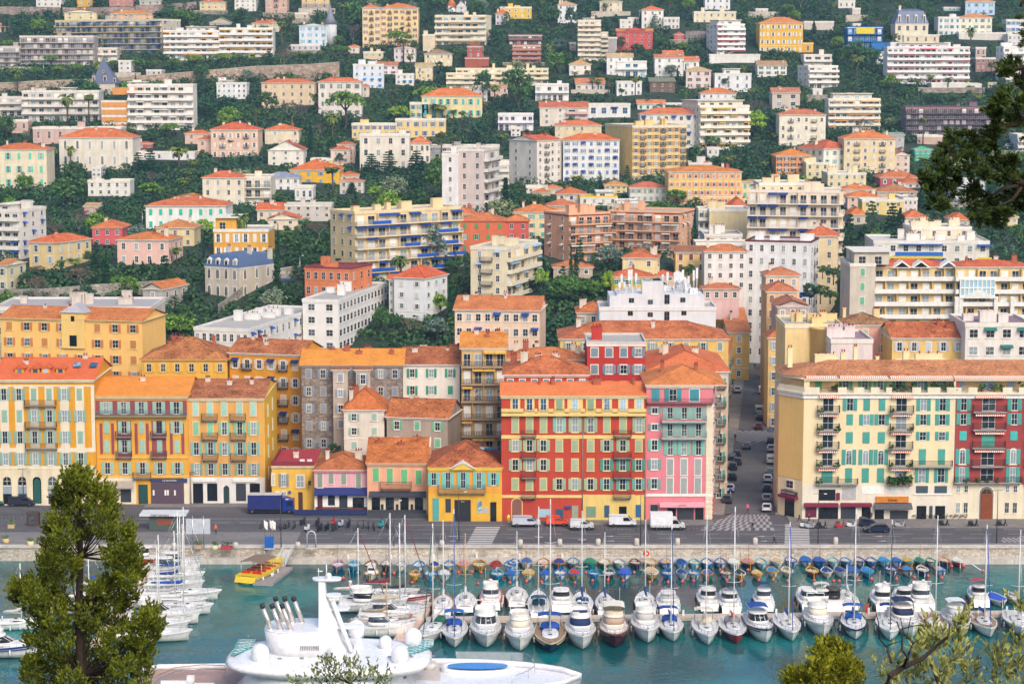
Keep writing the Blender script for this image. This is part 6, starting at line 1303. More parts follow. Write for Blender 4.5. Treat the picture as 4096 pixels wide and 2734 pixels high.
def tree(kind,px,pb,pt,wpx=None,Y=None):
 Y=Y or Yof(pb);p=onY(px,pb,Y);h=onY(px,pt,Y).z-p.z
 H0,W0=DIM[kind];sz=h/H0;sx=sz if not wpx else wpx*Y/F/W0
 sx=max(.45*sz,min(2.2*sz,sx))
 i=random.randrange(len(PROT[kind]));nm,lb,cat=NAMES[kind]
 cr,tk=PROT[kind][i]
 o=bpy.data.objects.new(nm,None);COL.objects.link(o);o.matrix_basis=Matrix.Translation(p)@RZ(random.uniform(0,6.3))@Matrix.Diagonal((sx,sx,sz,1));o['category']=cat
 for n_,me in(('crown',cr),('trunk',tk)):c=bpy.data.objects.new(n_,me);COL.objects.link(c);c.parent=o
 TR.append([o,kind,px,pb,pt,Y,sx*W0*F/Y])
MT={0:'c60,280,140 d450,180,80 d1520,250,90,260 r1690,240,85,260 u130,730,615 u330,735,610 u540,705,600 u700,700,575 u1050,665,545 u1270,655,535,240 u1440,645,545 u1600,645,525 u1790,640,500,220 u2030,630,480,210 u2190,615,490 u2320,605,510 p620,1160,850,180 w820,1160,865,110 w1555,520,280,110 w1605,520,300,60 w2330,510,240,70 p330,830,735 e1860,900,690,300 d1850,1120,890,250 d2080,1050,880,250 g2090,1150,975,240 p650,1568,1330,120 p1645,1568,1345,200 p1780,1600,1450,170 w2120,1440,1280,90 w2235,1430,1320,60 d60,1290,1040,180 o1210,1190,1110 o240,1275,1195 f1380,1600,1370,180 f1270,1600,1390,160 d1860,1480,1370 c985,900,850 d740,900,720,260 d950,860,780 c2205,1568,1430 c2060,1520,1395 d1620,1360,1290,140 d1360,1300,1210,150 b1380,1200,1130,120 c30,300,150 r350,330,160,160 d470,1500,1470 d1330,560,455 d1460,560,465',1:'d890,330,10,200 b890,415,225,150 w330,320,150,70 w240,520,190,90 w420,400,290,60 w655,400,225,70 w1340,400,240,80 w1350,560,360,90 p1415,660,480,100 p540,1035,850,110 w1255,965,815,110 w1710,930,825,90 p1640,1100,945,150 p1710,1100,950,140 p1810,1090,1000,110 w1890,1190,1020,100 p2100,1035,925,110 p2190,940,770,130 w1695,1480,1210,110 w1925,1290,1185,110 w1810,1440,1240,100 w1600,1430,1265,60 p2260,1345,1220,130 p740,1060,960,120 u730,545,410,240 u360,565,470,200 u590,555,460,100 u480,560,470,110 u820,525,420,120 u820,1185,820,430 e430,725,605,170 e2190,430,240,170 e2300,260,100,140 d2000,560,450 d1380,860,770,160 g1310,1110,960,260 d1680,650,560 u1510,715,640 d2080,935,640,170 d2320,835,640,160 f1220,1600,1380,200 f1060,1600,1400,190 f1470,1600,1370,210 d770,1500,1400 g1690,1540,1430,180 b450,1140,960,220 b330,1130,930,220 d620,1190,1040,200 d100,1030,840,230 d2200,420,250 d720,330,200 r760,420,320,120 w50,500,240,60 w90,510,230,60 d650,830,660,130 c800,680,590,60 e2230,660,520 d30,700,660 d1190,760,680,110',2:'d370,250,50,150 d540,265,60,130 p860,130,25,80 w1440,250,-20,80 e1310,275,125,130 c1130,250,165,40 c1182,250,90,45 d1420,315,235,90 d1150,480,395,130 d1000,455,330,90 c1590,805,580,45 c1517,740,620,35 o1460,705,590,130 p340,565,400,90 d490,565,460,140 p575,735,650,100 p700,705,640,110 p740,835,700,90 p790,835,715,90 w880,860,700,100 w1130,965,705,80 w1005,1005,810,70 w920,985,750,40 w425,1095,930,80 p430,1135,1060,90 w1880,1255,1040,125 p2070,960,870,110 p1350,1010,945,80 p1985,1565,1420,150 p2310,1565,1480,130 d60,1030,610,250 b2240,1210,900,160 d1830,1370,1240,180 d1950,815,700,120 d830,665,570,150 w1660,580,520 d1350,450,330,110 r1560,470,380,120 d1250,540,450 b1230,1000,900,80 g1770,860,800,100',3:'c420,310,185,60 d620,385,240,140 d800,640,370,250 d960,660,430,200 u1120,950,670,180 p1160,425,300,95 p1855,475,245,110 w1100,660,525,70 p1240,765,640,95 p1490,805,680,110 p1650,830,700,120 p1370,820,720,100 p1820,805,720,90 w1965,875,740,70 w2085,915,780,70 p1925,960,860,110 w240,480,390,60 w110,480,400,50 p75,1325,1215,130 p120,1565,1440,140 w965,1565,1330,80 p800,1568,1505,150 w1420,1315,1080,90 c755,1245,1155,50 d640,1310,1160,150 d1480,260,90,130 r2130,290,210,120 d2050,640,560 o1130,1180,1070,130 d60,520,450,140 d1080,830,750,150 d1280,900,800,170 d1500,960,850,170 d1700,950,870,160 r1850,840,780,100 d2150,880,700,130 d1150,1060,930,170 d450,1090,900,120 o2200,1500,1380,160 d200,1440,1330,120',10:'d620,340,60,400 g1390,255,95,270 c985,215,-20,110 p1730,120,-30,180 p1690,200,55,150 p800,205,60,150 b720,600,345,200 b770,1130,880,290 d480,640,430,260 d1000,480,310,250 g1870,610,430,210 p2210,772,372,220 p1620,865,690,140 p690,945,790,200 p570,900,810,130 c1225,955,810,45 c1385,935,800,45 c1310,985,820,110 c1535,905,840,45 g1200,565,510,180 r1070,1110,950,160 r1190,1190,950,200 o1050,1205,1100,200 c1870,830,570,30 g1630,1530,1320,380 e1600,1310,1130,250 b340,1195,1090,200 d240,330,190,230 d100,350,150,230 d330,420,290,180 d250,1070,920,180 d860,860,720,240 b380,1000,860,200 o640,1195,1110,170 d1760,1180,1080,180 f240,760,520,200 d1480,1180,1110,150 d1250,330,200,150 c640,60,-60,40 d1900,1140,1100,70',11:'w700,300,-40,140 f880,225,100,120 g1125,250,130,250 c1230,210,30,120 f1470,220,-10,230 b580,640,470,220 d1820,925,815,190 c1785,1360,830,70 g1690,1330,1110,180 o1660,1570,1340,250 b1380,1525,1360,110 b1450,1510,1370,100 d1150,1510,1230,170 d1290,1470,1300,140 c2290,400,50,150 d230,310,190,180 r450,520,440,150 r280,640,540,150 d120,790,700,150 c205,800,470,35 w380,700,500,60 p270,640,540,80 r110,860,740,150 d540,860,760,180 d60,1210,1060,150 d300,1200,1070,160 d1060,560,480,1 r1850,1010,930,110 d500,880,780,120 r640,120,90,90'.replace(' d1060,560,480,1',''),12:'p595,165,35,180 f810,175,10,70 f865,185,90,70 r1510,315,160,240 p1690,325,230,100 p2190,325,230,110 e1100,730,390,220 p1270,725,490,200 e1610,700,450,250 r880,740,565,310 o900,900,670,260 c540,1090,680,60 c590,1010,700,60 f620,910,620,130 f470,1140,860,120 r720,1195,980,260 g880,1160,900,150 g270,1110,880,150 r1620,990,855,190 d70,300,180,160 d220,320,200,150 d330,300,220,130 d760,900,740,90 d2230,900,820,100 d1250,90,30,140 d1390,120,60,90 c290,950,800,80 r1900,990,930,1'.replace(' r1900,990,930,1',''),13:'p860,115,-20,110 c340,610,410,65 f750,780,380,150 e950,600,260,210 f1140,575,280,170 c1210,565,330,110 p1150,250,150,130 e1520,455,340,230 r980,735,540,150 d600,1010,880,160 d480,1180,1040,170 r570,1190,1090,180 w1190,1392,1230,100 w1535,1385,1200,90 w1340,1395,1310,80 d2130,650,470,200 d2300,700,480,200 c1400,350,150,90 d380,1180,1020,140 d680,1100,900,140 d500,960,860,120 r660,1240,1160,110 p1650,330,260,120 d1900,640,520,130',21:'d710,1048,925,150'}
for t,s in MT.items():
 for e in s.split():
  k=e[0];v=[float(x)for x in e[1:].split(',')]
  px,pb=tp(t,v[0],v[1]);_,pt_=tp(t,0,v[2])
  tree(k,px,pb,pt_,v[3]*K if len(v)>3 else None,Y=423 if t==21 else None)
BK={}
for b_ in BL:
 for i in range(int((b_[1]-45)//16),int((b_[2]+45)//16)+1):BK.setdefault(i,[]).append(b_)
def clear(px,top,bot,wpx,Y,frac=.4):
 for lab,x0,x1,y0,y1,Yb,nm in BK.get(int(px//16),()):
  if Yb>Y-3 and px+wpx/2>x0+1 and px-wpx/2<x1-1:
   if top<y1-(y1-y0)*frac and bot>y0:return False
  if Yb<=Y<Yb+14 and px+wpx/2>x0 and px-wpx/2<x1:return False
 return True
random.seed(5);cnt=0;tries=0
while cnt<270 and tries<30000:
 tries+=1
 px=random.uniform(-5,1030);pb=random.uniform(-12,318);Y=Yof(pb)
 if abs(onY(px,pb,Y).x-street_x(Y))<14 and Y<700:continue
 hgt=random.uniform(6.5,13);k=random.choices('dddrrroouucccffbppwge',k=1)[0]
 if k=='c':hgt*=1.1
 hp=hgt*F/Y;wp=hp/DIM[k][0]*DIM[k][1]
 if pb-hp<-3 and pb<6:pass
 if not clear(px,pb-hp,pb,wp,Y):continue
 if any(abs(px-t[2])<(wp+t[6])*.36 and abs(pb-t[3])<7 for t in TR):continue
 tree(k,px,pb,pb-hp,None);cnt+=1
cs,rs=[],[];tries=0
while len(cs)<19000 and tries<190000:
 tries+=1;px=random.uniform(-30,1054);pb=random.uniform(-25,372);Y=Yof(pb)
 if random.random()>.5+.5*(pb<220):continue
 p=onY(px,pb,Y)
 if abs(p.x-street_x(Y))<15 and Y<700:continue
 big=random.random()<.5;r=random.uniform(2.0,4.2)if big else random.uniform(1.0,1.9)
 if Y<600:r*=.7
 hp=r*1.6*F/Y
 if not clear(px,pb-hp,pb,r*1.6*F/Y,Y,.27 if big else .17):continue
 cs.append((p.x,Y,gz(p.x,Y)+r*.45));rs.append(r)
print('undergrowth clumps',len(cs))
Q=leaves(cs,rs,34,.8,.8,NR,.4)
UG=foliage('#12281c','#466640','undergrowth_leaf',.035)
struct('undergrowth',quad_mesh('undergrowth',Q,UG),'stuff')
cs,rs=[],[]
for i in range(1500):
 y=random.uniform(1215,1500);x=random.uniform(-420,420);cs.append((x,y,zhill(y)+random.uniform(1,5)));rs.append(random.uniform(2,4))
struct('hilltop_wood',quad_mesh('hilltop_wood',leaves(cs,rs,30,1.2,.9,NR,.3),DG),'stuff')
GW=[plaster('#d8cdbc',.3),stone('#b8aa9c','#94887c',.8)];random.seed(9);k=0
for lab,x0,x1,y0,y1,Yb,nm in list(BL):
 if Yb<640 or k>26 or random.random()<.55 or x1-x0>60:continue
 a0,a1,py=x0-random.uniform(2,14),x1+random.uniform(2,14),y1+random.uniform(2,4);Y=Yof(py);p,q_=onY(a0,py,Y),onY(a1,py,Y);h=random.uniform(1.6,2.6)
 if any(b[5]<Y and b[1]<a1 and b[2]>a0 and b[3]<py<b[4]for b in BL):continue
 m=MB();m.box(0,0,-2,q_.x-p.x,.5,h,GW[k%2]);m.box(-.1,-.08,h+.003,q_.x-p.x+.1,.58,h+.2,GW[0]);k+=1
 thing('garden_wall','low garden wall below the '+lab.split(',')[0],'wall',p,0,'garden walls on the hill',m.mesh('garden_wall'))
GEL=paint('#f4f3f0',.25);GELC=paint('#ece4d2',.3);TEAK=paint('#b08c6c',.7);NAVYC=paint('#1c3a7c',.8);STEEL=paint('#c8ccd0',.25,.8);WIND=glass('#20262c','#48525c','boat_window');BEIGEC=paint('#e0d4bc',.85);ROPE=paint('#c8c4bc',.8)
INT=paint('#cfc4b4',.8);ORB=paint('#e0503c',.5);RUB=paint('#2c2c30',.8)
def P(c,r=.4):return paint(c,r)
def hull_rings(L_,W,z0,z1,sheer,stern=.78,fine=.62,n=12,draft=.35,flare=.82,both=False):
 R=[]
 for i in range(n+1):
  s=i/n
  if both:hw=W/2*max(0,sin(pi*(s*.94+.03)))**.62
  else:hw=W/2*(min(1,(s/fine))**.62*(2-min(1,s/fine))**.38 if s<fine else 1-(1-stern)*((s-fine)/(1-fine))**1.5)
  hw=max(hw,.03);y=-L_/2+L_*s;zt=z1+sheer*(1-s)**2+(sheer*.5*s**4 if both else 0)
  fl=flare if not both else .8;k=min(1,s*4+.12)
  yb=y+(L_*.05*(1-min(1,s*5))if not both else 0)
  R.append([(-hw,y,zt),(-hw*(.97*fl+.03*k),yb,z0+(zt-z0)*.45),(-hw*fl*(.55+.3*k),yb,z0),(0,yb+.05,z0-draft*k),(hw*fl*(.55+.3*k),yb,z0),(hw*(.97*fl+.03*k),yb,z0+(zt-z0)*.45),(hw,y,zt)])
 return R
def strip(m,R,j,inner,up,mat):
 for sg,e in((-1,0),(1,6)):
  rr_=[[Vector(r[e])+Vector((sg*.05,0,-.14)),Vector(r[e])+Vector((sg*.06,0,up)),Vector(r[e])+Vector((-sg*inner*min(1,abs(r[e][0])/inner/1.02),0,up)),Vector(r[e])+Vector((-sg*inner*min(1,abs(r[e][0])/inner/1.02),0,-.14))]for r in R]
  m.loft(rr_,mat,smooth=False)
def deck(m,R,dz,mat,crown=.0,i0=0,i1=None,inset=0.0):
 rows=[]
 for r in R[i0:i1]:
  x=max(.01,abs(r[0][0])-inset);rows.append([(-x,r[0][1],r[0][2]+dz),(-x*.5,r[0][1],r[0][2]+dz+crown),(x*.5,r[0][1],r[0][2]+dz+crown),(x,r[0][1],r[0][2]+dz)])
 m.loft(rows,mat,cap=False,closed=False)
SMALL=[]
def small_boat(t,u,v,wu,hull,rim,cover,kind='c',mast=False,rz=0,row='quay',cab=False):
 p=onZ(*tp(t,u,v),0);W=wu*K*p.y/F;W=max(1.6,min(2.7,W));Ln=W*2.55;p.y+=Ln/2
 o=thing('small_boat','','boat',p,rz+random.uniform(-.06,.06),'small wooden boats moored in two rows off the quay')
 R=hull_rings(Ln,W,.12,.72,.42,n=12,both=True);hm=P(hull)
 m=MB();m.loft(R,hm,cap=False,closed=False);m.box(-.05,-Ln/2-.06,0,.05,-Ln/2+.12,1.42,P(rim));m.box(-.04,Ln/2-.1,.3,.04,Ln/2+.05,1.15,P(rim));part('hull',m,o)
 m=MB();strip(m,R,0,.1,.06,P(rim));part('gunwale',m,o)
 if kind=='c':m=MB();deck(m,R,-.0,P(cover,.85),.16,1,-1,.08);part('cover',m,o)
 else:
  m=MB();deck(m,R,-.34,P(cover,.7),0,1,-1,.16);
  part('floor',m,o)
  for i in(4,6,8):m=MB();x=abs(R[i][0][0])-.06;y=R[i][0][1];m.box(-x,y-.13,R[i][0][2]-.16,x,y+.13,R[i][0][2]-.1,P('#e8dcc8'));part('thwart',m,o)
  m=MB();deck(m,R,-.03,P(kind if kind[0]=='#'else '#ece4d4'),.05,0,4,.1);part('foredeck',m,o)
 if mast:m=MB();m.tube([(0,-.3,.4),(0,-.3,4.4)],.05,P('#9c6a3c'),5,.03);part('mast',m,o)
 if cab:m=MB();m.box(-W*.28,-.2,.6,W*.28,1.3,1.9,GEL);m.box(-W*.24,-.24,1.3,W*.24,-.2,1.7,WIND);part('cabin',m,o)
 SMALL.append([o,t,u,v,hull,rim,cover,kind,mast,row,tp(t,u,v)[0]])
 return o
CN={'#f0f0ec':'white','#ecead8':'cream','#2c6cb8':'blue','#2f8ccc':'light blue','#1c3c8c':'navy','#8c2c34':'dark red','#d03c30':'red','#e8b030':'yellow','#d88a3c':'orange','#2c9c90':'teal','#2f8c5c':'green','#7c4c34':'brown','#d8b88c':'tan','#2c3038':'black','#3060d0':'royal blue','#a8b4bc':'grey','#d89098':'pink','#58b8c8':'turquoise'}
cc={v:k for k,v in CN.items()}
def SB(t,v,s):
 for e in s.split(';'):
  a=e.strip().split(',');u=float(a[0]);h,r,c=[cc[x.strip()]for x in a[1:4]];opt=a[4].strip()if len(a)>4 else ''
  small_boat(t,u,v+random.uniform(-4,4),float(a[5])if len(a)>5 else 108,h,r,c,'o'if 'o'in opt else 'c','m'in opt,row='first'if v<560 else 'second',cab='k'in opt)
random.seed(3)
SB(31,545,'740,light blue,pink,white,om,120; 890,light blue,turquoise,blue,o,120; 1045,cream,brown,cream,o,120; 1185,black,brown,cream,m,105; 1325,white,grey,grey,o,105; 1487,white,light blue,turquoise,o,115; 1628,yellow,cream,navy,c,105; 1765,tan,light blue,grey,o,115; 1900,cream,yellow,pink,cm,115; 2045,yellow,orange,green,o,130; 2195,white,red,dark red,c,115; 2330,white,light blue,blue,o,115')
SB(31,630,'1050,cream,yellow,white,kc,130; 1450,yellow,yellow,red,o,105; 1593,white,light blue,turquoise,om,118; 1722,white,grey,white,c,118; 2215,light blue,turquoise,light blue,om,118; 2342,white,light blue,blue,c,110')
SB(32,522,'20,white,blue,light blue,o; 132,white,tan,blue,cm,118; 292,white,orange,red,o,118; 432,blue,orange,navy,c,112; 565,orange,light blue,green,om,120; 722,teal,teal,green,c,112; 855,green,tan,cream,om,118; 993,white,grey,white,o,108; 1140,navy,brown,brown,o,108; 1280,tan,tan,yellow,o,120; 1425,white,blue,tan,cm,115; 1563,white,light blue,navy,c,108; 1683,white,turquoise,teal,o,104; 1803,light blue,blue,cream,o,115; 1925,white,blue,blue,om,112; 2050,white,cream,cream,c,110; 2180,navy,yellow,pink,cm,112; 2300,white,turquoise,orange,o,108')
SB(32,622,'20,white,light blue,blue,o; 150,white,yellow,tan,c,118; 305,white,blue,royal blue,c,90; 445,white,blue,white,o,115; 580,yellow,light blue,red,c,118; 755,light blue,light blue,turquoise,o,95; 895,black,grey,navy,o,115; 1042,white,royal blue,royal blue,c,120; 1287,yellow,cream,tan,c,135; 1440,light blue,blue,blue,o,112; 1568,white,grey,navy,c,104; 1680,white,light blue,orange,o,104; 1803,teal,orange,blue,c,108; 1975,white,brown,black,om,112; 2103,yellow,cream,black,cm,108; 2260,tan,yellow,tan,c,98')
SB(33,505,'100,white,cream,tan,c,108; 228,white,blue,blue,om,108; 365,white,blue,blue,c,112; 490,light blue,navy,blue,cm,112; 615,white,turquoise,yellow,o,98; 733,blue,light blue,turquoise,o,96; 862,white,navy,navy,o,96; 970,light blue,blue,green,o,100; 1085,white,turquoise,light blue,c,106; 1200,white,blue,blue,c,98; 1307,yellow,turquoise,yellow,c,98; 1412,red,turquoise,green,cm,94; 1520,white,green,white,o,90; 1645,navy,orange,blue,o,98; 1765,red,white,cream,c,90')
SB(33,602,'57,white,yellow,light blue,c,108; 192,tan,cream,tan,om,112; 423,dark red,yellow,grey,om,115; 557,cream,cream,navy,cm,110; 680,white,grey,navy,cm,112; 805,white,blue,blue,cm,112; 932,light blue,turquoise,light blue,c,115')
SB(33,588,'1152,white,navy,royal blue,o,108; 1300,white,brown,light blue,c,108; 1440,navy,cream,cream,o,106; 1605,white,blue,grey,c,95')
used={}
for S_ in SMALL:pass
ORD=['first','second','third','fourth','fifth','sixth','seventh','eighth','ninth','tenth']
for row in('first','second'):
 rw=sorted([s for s in SMALL if s[9]==row],key=lambda s:s[10])
 for i,s in enumerate(rw):
  h,r,c=CN[s[4]],CN[s[5]],CN[s[6]]
  base='%s-hulled boat with %s rim and %s %s'%(h,r,c,'cover'if s[7]=='c'else 'inside')
  nb=('between %s and %s hulls'%(CN[rw[i-1][4]],CN[rw[i+1][4]]))if 0<i<len(rw)-1 else('at the left end'if i==0 else 'at the right end')
  lab='%s, %s row, %s'%(base,'quay'if row=='first'else 'outer',nb)
  if len(lab.split())>16 or True:lab=lab.replace(' hulls','').replace(' row, between ',' row between ').replace(' boat with ',' boat, ').replace(' and %s'%c,', %s'%c)
  if lab in used:lab=lab.replace(' and ',' or ',1)if False else lab+(' again'if False else '');lab=lab.replace(' between',' further right between')
  used[lab]=1;s[0]['label']=lab
for t,us,v in((31,'800,600 858,668 1172,562 1265,556 1430,640 1715,655 1858,548 1980,543 2063,546 1880,532 2192,640 2327,640 2035,650',0),(32,'132,628 272,635 441,648 577,642 678,548 737,622 880,615 1018,624 1120,548 1264,638 1431,637 1562,630 1663,624 1908,525 1968,617 2102,623 2163,525 2262,618',0),(33,'45,615 180,625 424,622 492,527 602,625 612,508 652,627 728,507 823,612 873,507 947,607 962,498 1177,605 1205,512 1328,630 1344,594 1312,508 1467,580 1530,508 1593,596 1683,490 1793,486 1970,533',0)):
 for e in us.split():
  u,v=[float(x)for x in e.split(',')];p=onZ(*tp(t,u,v),.1)
  if 'buoy'not in WM:m=MB();m.lathe([(.02,-.2),(.22,-.08),(.29,.08),(.24,.26),(.08,.36),(.05,.44),(.01,.46)],P('#e0604c',.5),10);WM['buoy']=m.mesh('mooring_buoy')
  thing('mooring_buoy','round red mooring buoy floating near the small boats','buoy',p,0,'red mooring buoys among the small boats',mesh=WM['buoy'])
def rail(m,R,i0,i1,z,mat=STEEL,ins=.15):
 for e,sg in((0,1),(6,-1)):
  pts=[Vector(r[e])+Vector((sg*ins,.1,z))for r in R[i0:i1]];m.tube(pts,.035,mat,4)
  for p in pts[::1]:m.tube([p,p-Vector((0,0,z))],.025,mat,4)
 a,b=Vector(R[i0][0]),Vector(R[i0][6]);m.tube([a+Vector((ins,.1,z)),(a+b)/2+Vector((0,-.25,z+.05)),b+Vector((-ins,.1,z))],.035,mat,4)
def shell(o,L_,W,fb,sheer,hm,dm,stripe=None,stern=.82,fine=.6,n=14,bot=None,flare=.8):
 R=hull_rings(L_,W,.18,fb,sheer,stern,fine,n,.3,flare)
 m=MB();m.loft(R,hm,cap=False,closed=False);m.face([R[-1][k]for k in range(7)],hm)
 m.face([R[-1][0],R[-1][6],(R[-1][6][0],R[-1][6][1]+.6,.35),(R[-1][0][0],R[-1][0][1]+.6,.35)],dm);part('hull',m,o)
 m=MB();deck(m,R,.02,dm,.07,0,None,.03);part('deck',m,o)
 m=MB();strip(m,R,0,.14,.1,stripe or GEL);part('toe_rail',m,o)
 if stripe:
  m=MB()
  for e,sg in((0,-1),(6,1)):
   m.loft([[Vector(r[e])*1.0+Vector((sg*.035,0,-.42)),Vector(r[e])+Vector((sg*.035,0,-.26))]for r in R[1:]],stripe,cap=False,closed=False)
  part('hull_stripe',m,o)
 for e,sg in((0,-1),(6,1)):
  for i in(6,9,12):
   q_=Vector(R[i][e]);m=MB();m.lathe([(.02,-1.15),(.14,-1.0),(.14,-.35),(.02,-.2)],P('#ecebe6')if sg<0 else RUB,7,q_.x+sg*.16,q_.y,q_.z-.0);part('fender',m,o)
 return R
def ell(x,y,z,sy=1,n=16,e=.7):
 out=[]
 for k in range(n):
  a=2*pi*k/n;c,s=cos(a),sin(a);out.append((x*math.copysign(abs(c)**e,c),y[0]+(y[1]-y[0])*(.5+.5*math.copysign(abs(s)**e,s)),z))
 return out
def motor(p,rz,lab,L_=13.5,W=4.4,hull='#f4f3f0',cov='#f4f3f0',top='#f4f3f0',fly=True,wscov=None,bim=None,stripe=None,size=1.0,teak=False):
 o=thing('motor_yacht',lab,'motor yacht',p,rz);hm=P(hull,.25);dm=TEAK if teak else GEL
 R=shell(o,L_,W,1.45,.8,hm,dm,P(stripe)if stripe else None,flare=.84,fine=.48)
 dz=1.55;m=MB();tm=P(top,.3)
 y0,y1=-L_*.33,L_*.3;sw=W*.36
 m.loft([ell(sw*.82,(y0,L_*.1),dz+.05),ell(sw*.8,(y0+.25,L_*.1),dz+.42),ell(sw*.66,(y0+.8,L_*.1),dz+.6)],tm);part('foredeck_trunk',m,o)
 m=MB();m.loft([ell(sw,(-L_*.1,y1),dz+.2),ell(sw,(-L_*.08,y1),dz+.75)],tm);m.loft([ell(sw*.99,(-L_*.08,y1),dz+.74),ell(sw*.86,(L_*.02,y1-.2),dz+1.6)],P(wscov,.8)if wscov else WIND);m.loft([ell(sw*.96,(-.0*L_,y1+.5),dz+1.58),ell(sw*.92,(.01*L_,y1+.5),dz+1.8)],tm);part('saloon',m,o)
 if not wscov:m=MB();[m.tube([(x,-L_*.085+abs(x)*.25,dz+.75),(x*.86,L_*.02+abs(x)*.2,dz+1.6)],.05,tm,4)for x in(-sw*.5,0,sw*.5)];part('window_pillar',m,o)
 if fly:
  m=MB();m.loft([ell(sw*.9,(L_*.03,y1+.4),dz+1.8),ell(sw*.95,(L_*.02,y1+.4),dz+2.45)],tm,cap=False);m.box(-sw*.7,L_*.12,dz+1.82,sw*.7,L_*.2,dz+2.3,P(cov,.8));m.box(-sw*.7,L_*.06,dz+1.8,-sw*.1,L_*.09,dz+2.4,GELC);part('flybridge',m,o)
  m=MB();m.tube([(-sw*.9,y1,dz+2),(-sw*.85,y1+.4,dz+3.1),(sw*.85,y1+.4,dz+3.1),(sw*.9,y1,dz+2)],.09,tm,6);m.lathe([(.3,0),(.32,.16),(.2,.26)],GEL,8,0,y1+.4,dz+3.15);part('radar_arch',m,o)
  m=MB();m.tube([(sw*.6,y1+.4,dz+3.1),(sw*.6,y1+.6,dz+5.2)],.025,GEL,4);part('antenna',m,o)
 if bim:
  m=MB();z=dz+(3.2 if fly else 2.6);m.loft([[(-sw,L_*.03,z-.1),(-sw*.5,L_*.03,z+.12),(sw*.5,L_*.03,z+.12),(sw,L_*.03,z-.1)],[(-sw,L_*.3,z-.1),(-sw*.5,L_*.3,z+.14),(sw*.5,L_*.3,z+.14),(sw,L_*.3,z-.1)]],P(bim,.8),cap=False,closed=False);m.box(-sw,L_*.03,z-.12,-sw+.05,L_*.3,z-.05,STEEL);part('bimini',m,o)
  m=MB();m=[(MB(),s)for s in(-1,1)];[part('bimini_frame',a.tube([(s*sw,L_*.08,dz+.8),(s*sw,L_*.16,z-.1),(s*sw,L_*.24,dz+.8)],.03,STEEL,4),o)for a,s in m]
 m=MB();rail(m,R,0,8,.65);part('bow_rail',m,o)
 m=MB();m.box(-.35,-L_*.42,dz+.1,.35,-L_*.39,dz+.25,GEL);m.tube([(0,-L_/2-.15,dz+.9),(0,-L_*.43,dz+.75)],.07,STEEL,5);part('windlass',m,o)
 m=MB();m.box(-W*.34,L_*.33,dz-.3,W*.34,L_*.45,dz-.1,TEAK);m.box(-W*.36,L_*.45,dz-.3,W*.36,L_*.485,dz+.5,GEL);part('cockpit',m,o)
 return o
